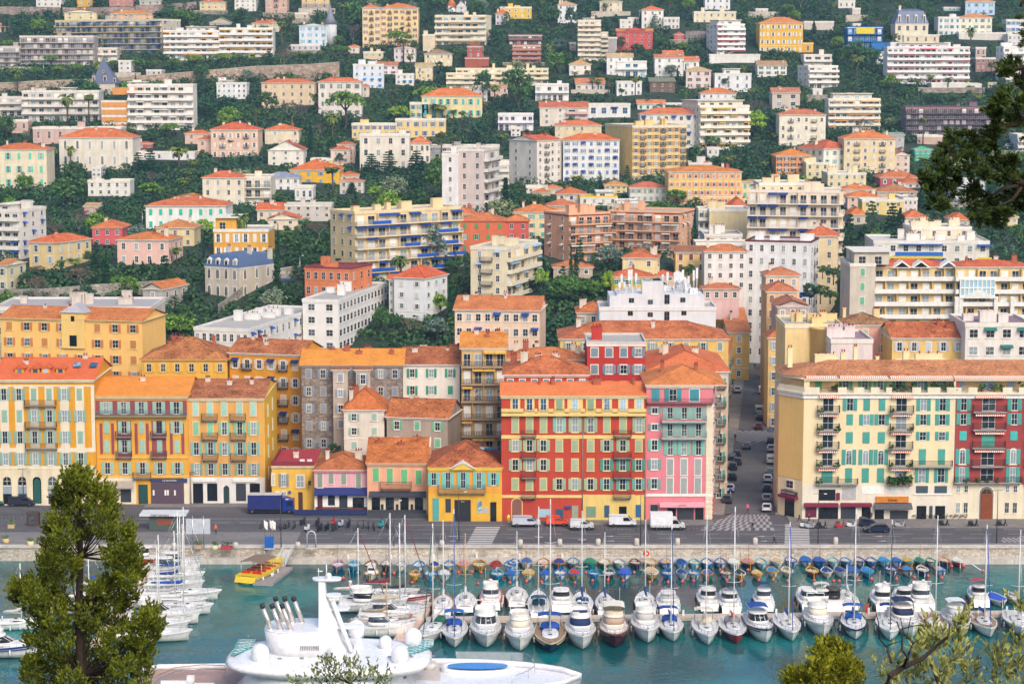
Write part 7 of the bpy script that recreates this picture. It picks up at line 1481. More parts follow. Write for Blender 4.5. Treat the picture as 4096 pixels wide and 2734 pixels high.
def sail(p,rz,lab,L_=12.5,W=3.9,hull='#f4f3f0',mast=16.5,cov='#1f4f9c',bim=None,hood=None,stripe=None,mcol='#e8e8e4',furl=None,teak=False,moff=None):
 o=thing('sailing_yacht',lab,'sailing yacht',p,rz);hm=P(hull,.25);dm=TEAK if teak else GEL
 R=shell(o,L_,W,1.15,.55,hm,dm,P(stripe)if stripe else None,stern=.74,fine=.56,flare=.78)
 dz=1.2;m=MB();sw=W*.27
 m.loft([ell(sw,(-L_*.26,L_*.17),dz,e=.85),ell(sw*.96,(-L_*.25,L_*.17),dz+.35,e=.85),ell(sw*.8,(-L_*.2,L_*.16),dz+.48,e=.85)],GEL)
 for s in(-1,1):m.box(s*sw*.97-.03,-L_*.12,dz+.12,s*sw*.97+.03,L_*.1,dz+.3,WIND)
 for y in(-.3,-.15,.02):m.box(-.28,L_*y,dz+.1 if y<-.2 else dz+.42,.28,L_*y+.5,dz+.2 if y<-.2 else dz+.55,WIND)
 part('coachroof',m,o)
 m=MB();m.box(-W*.2,L_*.18,dz-.15,W*.2,L_*.44,dz-.05,TEAK);[m.box(s*W*.27-.2,L_*.18,dz,s*W*.27+.2,L_*.44,dz+.3,GEL)for s in(-1,1)];m.tube([(0,L_*.35,dz),(0,L_*.35,dz+.9)],.08,GEL,6);m.lathe([(.55,0),(.58,.03),(.5,.04)],STEEL,12,0,L_*.35,dz+.6,cap=False);part('cockpit',m,o)
 my=-L_*.07;mm=P(mcol,.35)
 m=MB();m.tube([(0,my,dz),(0,my,dz+mast)],.11,mm,7,.08);mo=part('mast',m,o);MAT_OF[mo.name]=Matrix()
 for fz in(.38,.68):m=MB();m.tube([(-W*.3*(1.3-fz),my+.2,dz+mast*fz+.1),(0,my,dz+mast*fz),(W*.3*(1.3-fz),my+.2,dz+mast*fz+.1)],.04,mm,4);part('spreader',m,mo)
 m=MB();sx=W*.3
 for s in(-1,1):
  m.tube([(s*W*.44,my+.3,dz),(s*W*.3*.92,my+.2,dz+mast*.38),(s*W*.3*.62,my+.2,dz+mast*.68),(0,my,dz+mast*.97)],.018,STEEL,3)
 m.tube([(0,L_*.48,dz),(0,my,dz+mast)],.018,STEEL,3);part('stay',m,mo)
 m=MB();m.tube([(0,-L_*.48,dz+.7),(0,my-.1,dz+mast*.96)],.07 if furl else .02,P(furl,.8)if furl else STEEL,5);part('forestay',m,mo)
 m=MB();m.tube([(0,my+.1,dz+1.35),(0,L_*.33,dz+1.45)],.07,mm,6);bo=part('boom',m,o)
 m=MB();m.loft([[(r*cos(a),y,dz+1.6+k+r*1.3*sin(a))for a in[2*pi*i/8 for i in range(8)]]for y,r,k in((my+.1,.24,.45),(my+.8,.22,.12),(L_*.1,.19,.05),(L_*.25,.15,.02),(L_*.32,.08,0))],P(cov,.85));part('sail_cover',m,bo)
 if hood:m=MB();m.loft([ell(sw*1.15,(L_*.1,L_*.2),dz+.3,e=.8),ell(sw*1.05,(L_*.12,L_*.21),dz+1.0,e=.8),ell(sw*.7,(L_*.15,L_*.21),dz+1.2,e=.8)],P(hood,.8));part('sprayhood',m,o)
 if bim:
  z=dz+2.0;m=MB();m.loft([[(-W*.36,y,z-.15),(-W*.2,y,z+.06),(W*.2,y,z+.06),(W*.36,y,z-.15)]for y in(L_*.24,L_*.32,L_*.4)],P(bim,.8),cap=False,closed=False);part('bimini',m,o)
  [part('bimini_frame',MB().tube([(s*W*.36,L_*.24,z-.15),(s*W*.34,L_*.34,dz),(s*W*.36,L_*.4,z-.15)],.025,STEEL,4),o)for s in(-1,1)]
 m=MB();rail(m,R,0,3,.6);[m.tube([Vector(r)+Vector((-math.copysign(.1,r[0]),0,.6))for r in[R[i][e]for i in range(2,14)]],.014,STEEL,3)for e in(0,6)];part('guard_rail',m,o)
 return o
def bowat(t,u,v,L_,tilt=0,away=False):
 p=onZ(*tp(t,u,v),.35);a=tilt
 p.z=0
 c=p+Vector((sin(a)*-1,cos(a),0))*(L_/2)
 return c,a+(pi if away else 0)
def M_(t,u,v,lab,L_=13.5,tilt=0,**k):p,a=bowat(t,u,v,L_,tilt,k.pop('away',False));return motor(p,a,lab,L_=L_,**k)
def S_(t,u,v,lab,top,L_=12.5,tilt=0,**k):
 p,a=bowat(t,u,v,L_,tilt,k.pop('away',False))
 y=p.y-L_*.07*cos(a);zt=onY(512,tp(t,0,top)[1],y).z
 return sail(p,a,lab,L_=L_,mast=max(6,zt-1.2),**k)
BL_='#1f55b0'
S_(31,1530,1205,'white sailing yacht with green sprayhood left of the blue canopied one',95,14,-.22,W=4,hood='#1c6450',cov='#e8e4dc',furl='#1c5c50')
S_(31,1820,1228,'white sailing yacht with bright blue canopy and boom cover',-40,13,.03,W=4.1,bim='#1c6cc0',hood='#1c4ca8',cov='#1c5cb8',furl='#1f4ca0')
M_(31,2115,1228,'large white motor yacht with open flybridge beside the blue canopied sailboat',14,.03,W=4.6,stripe='#e8e6e0')
M_(32,72,1258,'white motor yacht under a cream foredeck cover, navy band on its flybridge',13,0,wscov='#e8e0cc',cov='#e8e0cc',W=4.4,bim=None,stripe='#d8d8d4')
S_(32,357,1278,'navy hulled sailing yacht with teak deck and royal blue canopies',-130,14.5,.0,W=4.9,hull='#1c3466',bim='#1f50a8',hood='#1f50a8',cov='#1f50a8',teak=True,stripe='#d8c8a0')
M_(32,650,1243,'white motor yacht with navy windscreen cover',13.5,.02,wscov='#1c3468',cov='#1c3468',bim=None,W=4.5)
M_(32,945,1228,'burgundy hulled cream motor yacht with beige windscreen cover',13,-.02,hull='#4c1f2a',top='#efe6d2',wscov='#b8a08c',cov='#d0b48c',W=4.5,teak=False,stripe='#8c5c50',bim='#f0e8d8')
M_(32,1247,1184,'white motor yacht with pale windscreen cover beside a blue-masted sailboat',12.8,.0,wscov='#c8c4c0',W=4.2)
S_(32,1485,1172,'white sailing yacht with striped navy furled sail and blue bimini',112,11.5,.02,W=4.0,bim='#1c4c9c',hood='#1c4c9c',cov='#1c4c9c',furl='#1c3470')
S_(32,1800,1204,'white sailing yacht with cream bimini and plain white mast',12,13,-.02,W=4.0,bim='#efe4cc',hood='#e0d4bc',cov='#e8dcc4')
S_(32,2065,1194,'red hulled sailing yacht with grey sprayhood',-60,12.5,.0,W=4.1,hull='#b81f34',hood='#8c8c90',cov='#d84c4c')
M_(33,-12,1182,'white motor boat with navy bimini next to the red hulled yacht',11.5,.08,fly=False,bim='#1c4c9c',W=4.2,stripe='#1c2c4c')
S_(33,228,1168,'white sailing yacht with bright blue furled sail on its mast',80,12.5,.0,W=4.0,cov='#1c4cb0',furl='#1c4cb8')
M_(33,515,1132,'cream fronted motor yacht with white flybridge cover and navy line',12,.0,wscov='#ece2cc',cov='#f0ebe0',W=4.3,stripe='#d8d8d8')
S_(33,805,1152,'white sailing yacht with navy hull line, blue bimini and double mast',-40,12,-.1,W=4.2,bim='#1c5cb8',hood='#1c5cb8',cov='#1c4ca0',stripe='#1c2c4c')
S_(33,1120,1162,'white sailing yacht tilted left behind bare twigs',60,13,-.16,W=4.3,bim='#1c4490',cov='#e8e6e0',furl='#24303c')
M_(33,1330,1132,'white motor boat with navy hardtop tent',12,.04,fly=False,top='#f4ece4',wscov='#1c2c50',bim='#1c2c50',W=4.4)
S_(33,1595,1160,'wood-decked sailing yacht behind the olive leaves',20,12.5,.0,W=4.2,teak=True,cov='#e8e0d0')
M_(33,1800,1112,'small white fishing boat with outboard engine and covered wheelhouse',9.5,.03,fly=False,W=3.9,wscov='#c8ccd0',bim='#f4f4f2')
S_(33,2045,1132,'white sailing yacht with bent blue sail cover, stern towards the viewer',105,11,0,W=4.1,cov='#1c50b8',furl='#1c50b8',teak=True)
S_(33,2325,1118,'white sailing yacht at the right edge with two thin masts',150,12,-.12,W=4.2,cov='#e8e8e8')
def MB_(t,u,vt,vb,lab,W=3.6,**k):p0=onZ(*tp(t,u,vb),.35);p1=onZ(*tp(t,u,vt),1.8);L_=max(6.5,p1.y-p0.y+1.5);return motor(Vector((p0.x,p0.y+L_/2,0)),pi,lab,L_=L_,W=W,**k)
def SB_(t,u,vt,vb,lab,top,W=3.5,**k):p0=onZ(*tp(t,u,vb),.35);p1=onZ(*tp(t,u,vt),1.8);L_=max(7.5,p1.y-p0.y+1.5);y=p0.y+L_*.57;zt=onY(512,tp(t,0,top)[1],y).z;return sail(Vector((p0.x,p0.y+L_/2,0)),pi,lab,L_=L_,W=W,mast=max(5,zt-1.2),**k)
SB_(31,1710,770,925,'white sailing boat with orange dodgers and wooden hatch',65,3.6,cov='#e8e4dc',stripe='#e08a2c')
SB_(31,1915,780,900,'sailing boat with varnished mast and white furled sail',185,mcol='#d8b46c',cov='#f0f0ec')
MB_(31,2150,700,880,'white pilot boat with red trim and lifebuoy',3.7,fly=True,stripe='#c83c34')
SB_(32,45,720,850,'white sailing boat behind the cream covered motor yacht',165,cov='#e8e0d0')
SB_(32,248,720,960,'white sailing boat with teal bimini and white furled jib',-60,bim='#2c5c78',hood='#2c5c78',cov='#e8e4dc',furl='#f0f0ec')
MB_(32,455,720,900,'white cabin cruiser with arched stern rail, behind the navy hulled yacht',3.8,fly=False,wscov='#3c4044')
SB_(32,650,735,930,'white sailing boat with navy foresail bundle',-20,cov='#1f4488',hood='#1c4c7c')
SB_(32,862,735,935,'white sailing boat with dark blue stern band',175,cov='#1f4c8c',stripe='#1c3468',bim=None)
SB_(32,1240,730,930,'white sailing boat with blue sail bundle and tall thin mast',60,cov='#1c5088')
MB_(32,1440,750,920,'plain white cabin cruiser with curved bow rail',3.6,fly=False,wscov='#f0f0f0')
MB_(32,1812,720,890,'small white cruiser with roof hatch behind the cream bimini yacht',3.5,fly=False)
MB_(32,2010,735,920,'white motor boat with black bimini',3.5,fly=False,bim='#24262c')
MB_(32,2320,770,890,'open white boat with blue console top, moored bow out',3.1,fly=False,bim='#1c3c64',hull='#e0e4e8')
MB_(33,395,710,900,'white cabin boat left of the black covered one',3.5,fly=False)
MB_(33,505,735,890,'white motor boat with cream bimini',3.5,fly=False,bim='#e8dcc8')
MB_(33,620,700,895,'motor boat under a black tonneau cover',3.4,fly=False,wscov='#24262c',cov='#24262c',top='#2c2e34')
SB_(33,755,775,880,'small white sailing boat with orange fender',470,3.3,cov='#e8e6e0')
MB_(33,1075,730,900,'white fly cruiser with folded tender behind the tilted sailing yacht',3.6)
MB_(33,1265,775,880,'small white runabout behind the navy hardtop boat',3.2,fly=False)
MB_(33,1435,690,890,'tall white hardtop cruiser with antenna arch',4,fly=True)
MB_(33,1955,745,855,'small white fishing boat with red roof',3.0,fly=False,bim='#c83c4c')
small_boat(33,2140,870,165,'#f0f0ec','#f0f0ec','#3060d0','c',row='x')['label']='open white dinghy fully covered with royal blue canvas'
small_boat(33,2270,850,130,'#a8b4bc','#f0f0ec','#a8b4bc','o',row='x')['label']='grey and white open dinghy beside the blue covered one'
def side(t,u,v,lab,kind,L_,W,dirn=-1,top=0,**k):
 p=onZ(*tp(t,u,v),.3);p.z=0;a=dirn*pi/2+random.uniform(-.05,.05)
 if kind=='m':return motor(p,a,lab,L_=L_,W=W,**k)
 zt=onY(512,tp(t,0,top)[1],p.y).z;return sail(p,a,lab,L_=L_,W=W,mast=max(5,zt-1.2),**k)
side(30,1640,515,'white inflatable tender with blue outboard by the gangway','m',8,2.8,1,fly=False)
side(30,1590,560,'white open motor boat second from the left gangway','m',9,3,1,fly=False)
side(30,1620,612,'white sailing boat with blue boom cover, third from the left gangway','s',9.5,3.2,1,0,cov='#1f4f9c')
side(30,1600,690,'white sailing boat with navy cover and low bow','s',10,3.2,1,-20,cov='#1c3c84')
side(30,1640,775,'big white sailing yacht with blue cover pointing right','s',14,4,1,-60,cov='#1f50b0')
side(30,1560,850,'white ketch with grey boom cover','s',12,3.8,1,160,cov='#b8b8bc')
side(30,1640,905,'white sailing yacht with sugar-scoop bow and tan hatch','s',11,3.8,1,100,cov='#e8e4dc')
side(30,1500,990,'white cruiser with wide stern rail beside the cypress tree','m',12,4,1)
side(30,1420,1060,'white yacht bow poking out behind the cypress','s',11,3.8,1,200,cov='#1f4f9c')
side(30,1400,1150,'lowest white yacht of the left cluster with pulpit','s',12,4,1,300,cov='#e0e0dc')
side(30,1260,460,'small red boat tied at the left gangway','m',7,2.4,-1,fly=False,hull='#c8303c',top='#c8303c',cov='#d84048')
side(30,950,800,'white motor boat with blue tarp seen through the cypress','m',9,3,1,fly=False,bim='#2858b0')
side(30,780,900,'white sailing boat hidden behind the cypress foliage','s',10,3.3,1,300,cov='#e8e4dc')
side(30,60,1290,'white wooden trawler yacht with navy stripe and orange lifebuoy','m',14,4.4,1,stripe='#1c3c84',cov='#1c3c84')
side(30,170,1045,'white sailing dinghy with folded sail left of the cypress','s',7,2.6,1,460,cov='#d0ccc8')
side(31,1190,770,'grey white sailing boat with dark red sail cover pointing right','s',11,3.4,1,0,cov='#8c1c30')
side(31,1330,820,'white and maroon sailing boat with black sail cover','s',10,3.2,1,15,cov='#2c2e34',furl='#7c2430',stripe='#8c2430')
side(31,900,830,'cream sailing boat behind the ship mast','s',10,3.3,1,135,cov='#e0d8c8',furl='#7c2430')
side(31,1080,880,'white cruiser with slanted white boarding ramp','m',11,3.6,1)
side(31,1280,920,'grey yacht with cream covers below the black covered boat','s',10,3.4,1,90,cov='#d8ccb8')
side(31,1250,985,'white cruiser with solar panel and tan canvas','m',10.5,3.6,1,bim='#d8c8a8',fly=False)
side(31,1160,1040,'beige sailing boat with wooden mast, cluttered deck','s',10,3.4,1,630,cov='#a89c8c',mcol='#c8a878',teak=True)
side(31,1190,1105,'small boats deck with navy bundles beside the pink pontoon','m',9,3.1,1,fly=False,cov='#1c2c84')
p=onZ(*tp(30,2255,650),0);o=thing('tour_boat','white and yellow tour boat with red seats and woven canopy','tour boat',(p.x+2.3,p.y+6,0),pi-.36)
R=shell(o,13,4.6,1.3,.5,GEL,P('#e8c828'),P('#e8c828'))
for y in(-3,-1.2,.6,2.4,4.2):m=MB();[m.box(s*1-.7,y,1.3,s*1+.7,y+.5,1.75,P('#c82c2c'))or m.box(s*1-.7,y+.45,1.7,s*1+.7,y+.55,2.2,P('#c82c2c'))for s in(-1,1)];part('bench',m,o)
m=MB();[m.tube([(s*1.9,y,1.3),(s*1.9,y,3.3)],.06,P('#a8d8c0'),5)for s in(-1,1)for y in(-4,0,4.5)];part('canopy_post',m,o)
m=MB();m.loft([[(-2.1,y,3.3),(0,y,3.6),(2.1,y,3.3)]for y in(-1,2,5)],P('#8c7464',.9),cap=False,closed=False);part('canopy',m,o)
def pontoon(lab,pts,w,col,z=.55):
 P3=[onZ(*tp(t,u,v),z)for t,u,v in pts];o=thing('pontoon',lab,'pontoon',P3[0]);m=MB()
 for a,b in zip(P3,P3[1:]):
  d=(b-a).normalized();n=Vector((-d.y,d.x,0))*w/2;a0,b0=a-P3[0],b-P3[0]
  m.prism([a0-n-Vector((0,0,.5)),b0-n-Vector((0,0,.5)),b0+n-Vector((0,0,.5)),a0+n-Vector((0,0,.5))],plaster(col,.2),(0,0,.5))
 part('deck',m,o);m=MB()
 for a,b in zip(P3,P3[1:]):
  k=int((b-a).length/7)
  for i in range(k):
   c=a.lerp(b,(i+.5)/max(1,k))-P3[0];m=MB();m.box(c.x-.15,c.y-.1,0,c.x+.15,c.y+.1,.95,GEL);part('service_post',m,o)
 return o
pontoon('long pale pontoon between the two rows of yachts',[(31,1560,965),(33,2400,905)],2.4,'#e0cdb8')
pontoon('pinkish pontoon running diagonally at the centre cluster',[(31,1565,815),(31,1330,1170)],2.6,'#e8c8b4')
pontoon('wide left pontoon behind the cypress',[(30,1440,400),(30,1250,700),(30,900,1200)],2.6,'#d8bca8')
pontoon('grey landing stage of the tour boat',[(31,250,490),(31,60,640)],3.4,'#a8a09c')
pontoon('narrow walkway along the foot of the quay wall',[(31,650,430),(33,1810,392)],1.0,'#8c8480')
for t,u0,v0,u1,v1,lab in((31,300,335,225,490,'white railed gangway down to the tour boat landing stage'),(30,1540,350,1430,470,'white railed gangway to the left pontoon')):
 a,b=onZ(*tp(t,u0,v0),2.6),onZ(*tp(t,u1,v1),.6);d=b-a;n=Vector((-d.y,d.x,0)).normalized()*.8;o=thing('gangway',lab,'gangway',a);m=MB()
 m.prism([-n,d-n,d+n,n],plaster('#cfc4bc',.2),(0,0,.12));part('ramp',m,o)
 for s in(-1,1):
  m=MB()
  for zz in(.35,.7,1.1):m.tube([n*s+Vector((0,0,zz)),d+n*s+Vector((0,0,zz))],.03,GEL,4)
  for i in range(9):c=d*(i/8)+n*s;m.tube([c,c+Vector((0,0,1.1))],.03,GEL,4)
  part('handrail',m,o)
a,b=onZ(*tp(33,1780,408),.05),onZ(*tp(33,1960,528),.05);m=MB()
for i in range(26):c=a.lerp(b,i/25)-a;m.lathe([(.02,-.1),(.16,0),(.02,.12)],GEL,6,c.x,c.y,0)
m.tube([(0,0,0),b-a],.03,GEL,4);thing('float_line','string of small white floats leading to a buoy at the right','float line',a,mesh=m.mesh('float_line'))
YW=paint('#f6f6f8',.22);YD=plaster('#b89c94',.15);Y0=266.5
def sX(t,u,z=10,Y=Y0):return onY(tp(t,u,0)[0],650,Y).x
sh=thing('superyacht','huge white superyacht with radomes, chrome exhausts and foredeck pool','superyacht',(0,Y0,0));MAT_OF[sh.name]=T3(0,Y0,0)
xb,xs_=sX(32,640),sX(30,1180)
def ring(x,hw,z):return(x,hw,z)
R=[]
for i in range(25):
 s=i/24;x=xs_+(xb-xs_)*s;hw=8.6*min(1,(s*6+.75))*(1-max(0,(s-.52)/.48)**2.2)**.6+.02;zt=8.2+1.2*s*s*(3-2*s)
 R.append([(x,-hw,zt),(x-1.5*s**4,-hw*.93,zt*.5),(x-3*s**5,-hw*.8,.1),(x-3.4*s**5,0,-2),(x-3*s**5,hw*.8,.1),(x-1.5*s**4,hw*.93,zt*.5),(x,hw,zt)])
m=MB();m.loft(R,YW,cap=True,closed=False);part('hull',m,sh)
m=MB()
for k in range(24):
 a,b=R[k],R[k+1];m.face([a[0],b[0],b[6],a[6]],YD if k<9 else YW)
m.v=[(x,y,z+.01)for x,y,z in m.v];part('deck',m,sh)
m=MB()
for e,s in((0,1),(6,-1)):m.loft([[Vector(r[e]),Vector(r[e])+Vector((0,0,.75)),Vector(r[e])+Vector((0,s*min(.35,abs(r[e][1])),.75)),Vector(r[e])+Vector((0,s*min(.35,abs(r[e][1])),0))]for r in R],YW)
part('bulwark',m,sh)
def sel(x0,x1,hw,z,n=40,e=.62,tip=1.0,yc=0):
 out=[];xc,a=(x0+x1)/2,(x1-x0)/2
 for k in range(n):
  t=2*pi*k/n;c,s=cos(t),sin(t);out.append((xc+a*math.copysign(abs(c)**tip,c),yc+hw*math.copysign(abs(s)**e,s),z))
 return out
xl,xr=sX(30,2095),sX(31,1620)
m=MB();m.loft([sel(xl+6,xr-4,5.6,8.2),sel(xl+5,xr-2.5,5.5,12.4)],YW);m.loft([sel(xl+5.4,xr-3.2,5.62,9.9),sel(xl+5.1,xr-2.8,5.6,11.1)],WIND);part('main_saloon',m,sh)
m=MB();m.loft([sel(xl+.5,xr-1,8.3,8.2,tip=.9,yc=-.6),sel(xl+2.5,xr-3.5,7.9,10.2,tip=.9,yc=-1.2),sel(xl+3.5,xr-3.5,7.4,12.4,tip=.9,yc=-1.6)],YW);part('side_fairing',m,sh)
m=MB();m.loft([sel(xl+1.2,xr-.8,7.6,11.0,tip=.9,yc=-2),sel(xl,xr,8.2,11.7,tip=.9,yc=-2),sel(xl+.4,xr-.4,8.0,12.1,tip=.9,yc=-2),sel(xl+2.2,xr-2.4,7,12.35,tip=.9,yc=-2)],YW);part('sundeck_roof',m,sh)
GLT=paint('#4fb0b4',.15);GLW=paint('#e8eef0',.3)
for u0,u1,t,n_,nm in((1395,1590,31,5,'skylight'),(2150,2275,30,4,'skylight')):
 m=MB();a,b=sX(t,u0),sX(t,u1)
 for i in range(n_+1):
  for j in range(5):x=a+(b-a)*i/(n_+.6);y=3.8-j*1.5*(1-.12*i);m.prism([(x,y,12.28),(x+.75,y-.2,12.34),(x+.55,y-1.2,12.42),(x-.1,y-1.1,12.36)],GLT,(0,0,.1));m.tube([(x,y,12.45),(x+.75,y-.2,12.5)],.05,GLW,4)
 part(nm,m,sh)
MRN=paint('#4c2c3c',.4);m=MB();a,b=sX(30,2040),sX(31,235)
for i in range(9):y=-9.0-.3*i;z=11.2-i*.3;m.prism([(a+i*.25,y,z),(b-1.6+i*.2,y,z),(b-1.6+i*.2,y-.22,z-.18),(a+i*.25,y-.22,z-.18)],MRN,(0,0,.08))
part('louvre_panel',m,sh)
f0,f1=sX(31,85),sX(31,800);YW2=YW
m=MB();m.loft([sel(f0+.8,f1+1.5,4.1,12.2,tip=.8),sel(f0+.2,f1,3.8,13.6,tip=.8),sel(f0,f1-.6,3.7,15.2,tip=.8)],YW);m.loft([sel(f0,f1-.6,3.7,15.2,tip=.8),sel(f0+.1,f1-.7,3.6,15.35,tip=.8),sel(f0+.5,f1-1.2,3.3,15.3,tip=.8)],YW);part('funnel_housing',m,sh)
m=MB()
for i in range(11):m.box(f0+4.8+i*.22,-4.02,13.2,f0+4.88+i*.22,-3.7,13.75,paint('#9a9ca4',.4))
part('vent_grille',m,sh)
CHR_=paint('#f0e6dc',.38,.75)
for i,(u,yy)in enumerate(((150,-2.1),(238,-2.1),(328,-2.1),(240,1.6),(325,1.6),(408,1.6))):
 x=sX(31,u);m=MB();m.tube([(x+.3,yy,14.9),(x-.85,yy,18.1)],.29,CHR_,12);m.tube([(x-.83,yy,18.05),(x-1.0,yy,18.6)],.31,BLK,12);m.tube([(x+.1,yy,15.1),(x+.02,yy,15.4)],.34,YW,12);part('exhaust_pipe',m,sh)
mx=sX(31,640)
m=MB();m.loft([[(mx-.75+a*(.9+1.6*b),c*(.8+.5*b),z)for a,c in((0,-1),(1,-1),(1,1),(0,1))]for z,b in((15.2,1.2),(17.2,.45),(19,.0),(21.2,-.05))],YW,smooth=False);m.tube([(mx+1.0,-.9,18.6),(mx+3.4,-2.4,12.6)],.32,YW,6);part('radar_mast',m,sh)
for a,b,z,th in((-1.5,2.0,21.1,.3),(.2,1.9,19.0,.3),(.2,3.0,17.3,.35),(.4,4.6,15.0,.4)):
 m=MB();m.loft([sel(mx+a,mx+b,.9,z,20),sel(mx+a-.1,mx+b+.1,1.0,z+th,20)],YW);part('radar_platform',m,sh)
m=MB();m.tube([(mx+.2,0,21.4),(mx+.2,0,23.1)],.07,YW,5);m.tube([(mx-.8,0,21.4),(mx-.8,0,22.6)],.05,YW,5);m.box(mx-.9,-.1,22.2,mx-.3,.1,22.3,YW);part('antenna',m,sh)
for u,v,r,z in((40,1352,85,12.2),(745,1345,83,12.2),(1320,1368,83,12.2),(1188,1236,63,12.3),(918,1128,82,12.3),(1443,1204,82,12.3),(665,600,30,21.4)):
 z+=1;p=onZ(*tp(31,u,v),z);rr_=r*K*p.y/F;m=MB();m.lathe([(rr_*.78,-.15),(rr_*.8,.1),(rr_*.98,.3),(rr_,rr_*.9)]+[(rr_*cos(a),rr_*.95+rr_*sin(a))for a in[pi/2*k/7 for k in range(1,7)]]+[(.01,rr_*1.95)],YW,22);part('radome',m,sh,T3(p.x,p.y-Y0,z))
for c_ in sh.children:
 if c_.name.split('.')[0]in('sundeck_roof','skylight','funnel_housing','vent_grille','exhaust_pipe','radar_mast','radar_platform','antenna'):c_.matrix_basis=T3(0,0,1)
for i in range(9):
 m=MB();x=xl+4+i*2.7;m.box(x,-5.2+.15*i,13.4,x+.5,-4.9+.15*i,13.5,paint('#8c9098',.4));part('roof_fitting',m,sh)
pz=9.15;a,b=onZ(*tp(31,1700,1440),pz),onZ(*tp(32,20,1440),pz);yc=a.y-Y0
m=MB();m.loft([sel(a.x,b.x,2.5,pz-.6,e=.8,yc=yc),sel(a.x,b.x,2.5,pz+.55,e=.8,yc=yc),sel(a.x+.3,b.x-.3,2.3,pz+.6,e=.8,yc=yc),sel(a.x+.6,b.x-.6,1.9,pz+.35,e=.8,yc=yc)],YW,cap=True);part('pool_surround',m,sh)
m=MB();m.face(sel(a.x+.8,b.x-.8,1.6,pz+.62,e=.8,yc=yc),paint('#1488dc',.08));part('pool_water',m,sh)
m=MB();gx=[onZ(*tp(31,u,v),10.4)for u,v in((1835,1262),(2347,1272))]+[onZ(*tp(32,u,v),10.4)for u,v in((100,1275),(190,1320),(208,1400),(150,1440),(0,1500))];gx=[Vector((p.x,p.y-Y0,10.4))for p in gx]
m.tube(gx,.05,STEEL,5);[m.tube([p,p-Vector((0,0,1.5))],.035,STEEL,4)for p in gx];part('pool_rail',m,sh)
m=MB();m.loft([[p,p-Vector((0,0,1.3))]for p in gx[:3]],paint('#a8b8bc',.1),cap=False,closed=False);part('glass_windbreak',m,sh)
for x,w_,l_ in((a.x-1.6,1.6,2.2),(a.x-3.4,1.2,1.8)):m=MB();m.loft([sel(x-w_/2,x+w_/2,l_/2,9.0,e=.8,yc=yc+1.2),sel(x-w_/2,x+w_/2,l_/2,9.9,e=.8,yc=yc+1.2)],paint('#d8d4d0',.6));part('covered_seat',m,sh)
m=MB();m.loft([sel(a.x-6,b.x+2.5,4.6,8.6,e=.8,yc=yc-.3),sel(a.x-6,b.x+2.5,4.6,pz-.02,e=.8,yc=yc-.3)],paint('#d2c8c0',.7));part('pool_deck',m,sh)
for i in range(14):m=MB();x=xl+2+i*2.1;m.tube([(x,3.9,13.3),(x,3.9,14.1)],.03,STEEL,4);part('rail_post',m,sh)
ax=sX(30,1480);m=MB()
for x,y,w_,d_ in((ax+1.6,-1.5,3.2,1.3),(ax+5.6,-2.6,2.6,1.4),(ax+3.4,.4,1.0,2.4),(ax+.2,-3.6,2,1.2)):
 m=MB();m.box(x-w_/2,y-d_/2,8.3,x+w_/2,y+d_/2,9.0,YW);m.box(x-w_/2,y+d_/2-.3,9.0,x+w_/2,y+d_/2,9.5,paint('#e8e4e0',.7));part('deck_sofa',m,sh)
for z,dx in((9.2,0),(9.7,0)):
 m=MB();m.tube([(sX(30,1400),-4,z),(sX(30,1440),1.0,z),(sX(30,1560),4.4,z),(sX(30,1800),5.6,z),(sX(30,2010),5.2,z),(sX(30,2030),3.2,z)],.06,TEAK if z>9.5 else STEEL,5);part('curved_rail',m,sh)
NMT=foliage('#232c08','#868a24','near_conifer_leaf');OLV=foliage('#3c4a28','#9ca068','near_olive_leaf');PIN=foliage('#0c160a','#46582c','near_pine_needle');DBARK=paint('#3a2c24',.9)
def near_z(y):return float(np.interp(y,[3,12,30,60,110],[83.5,78,66,44,20]))
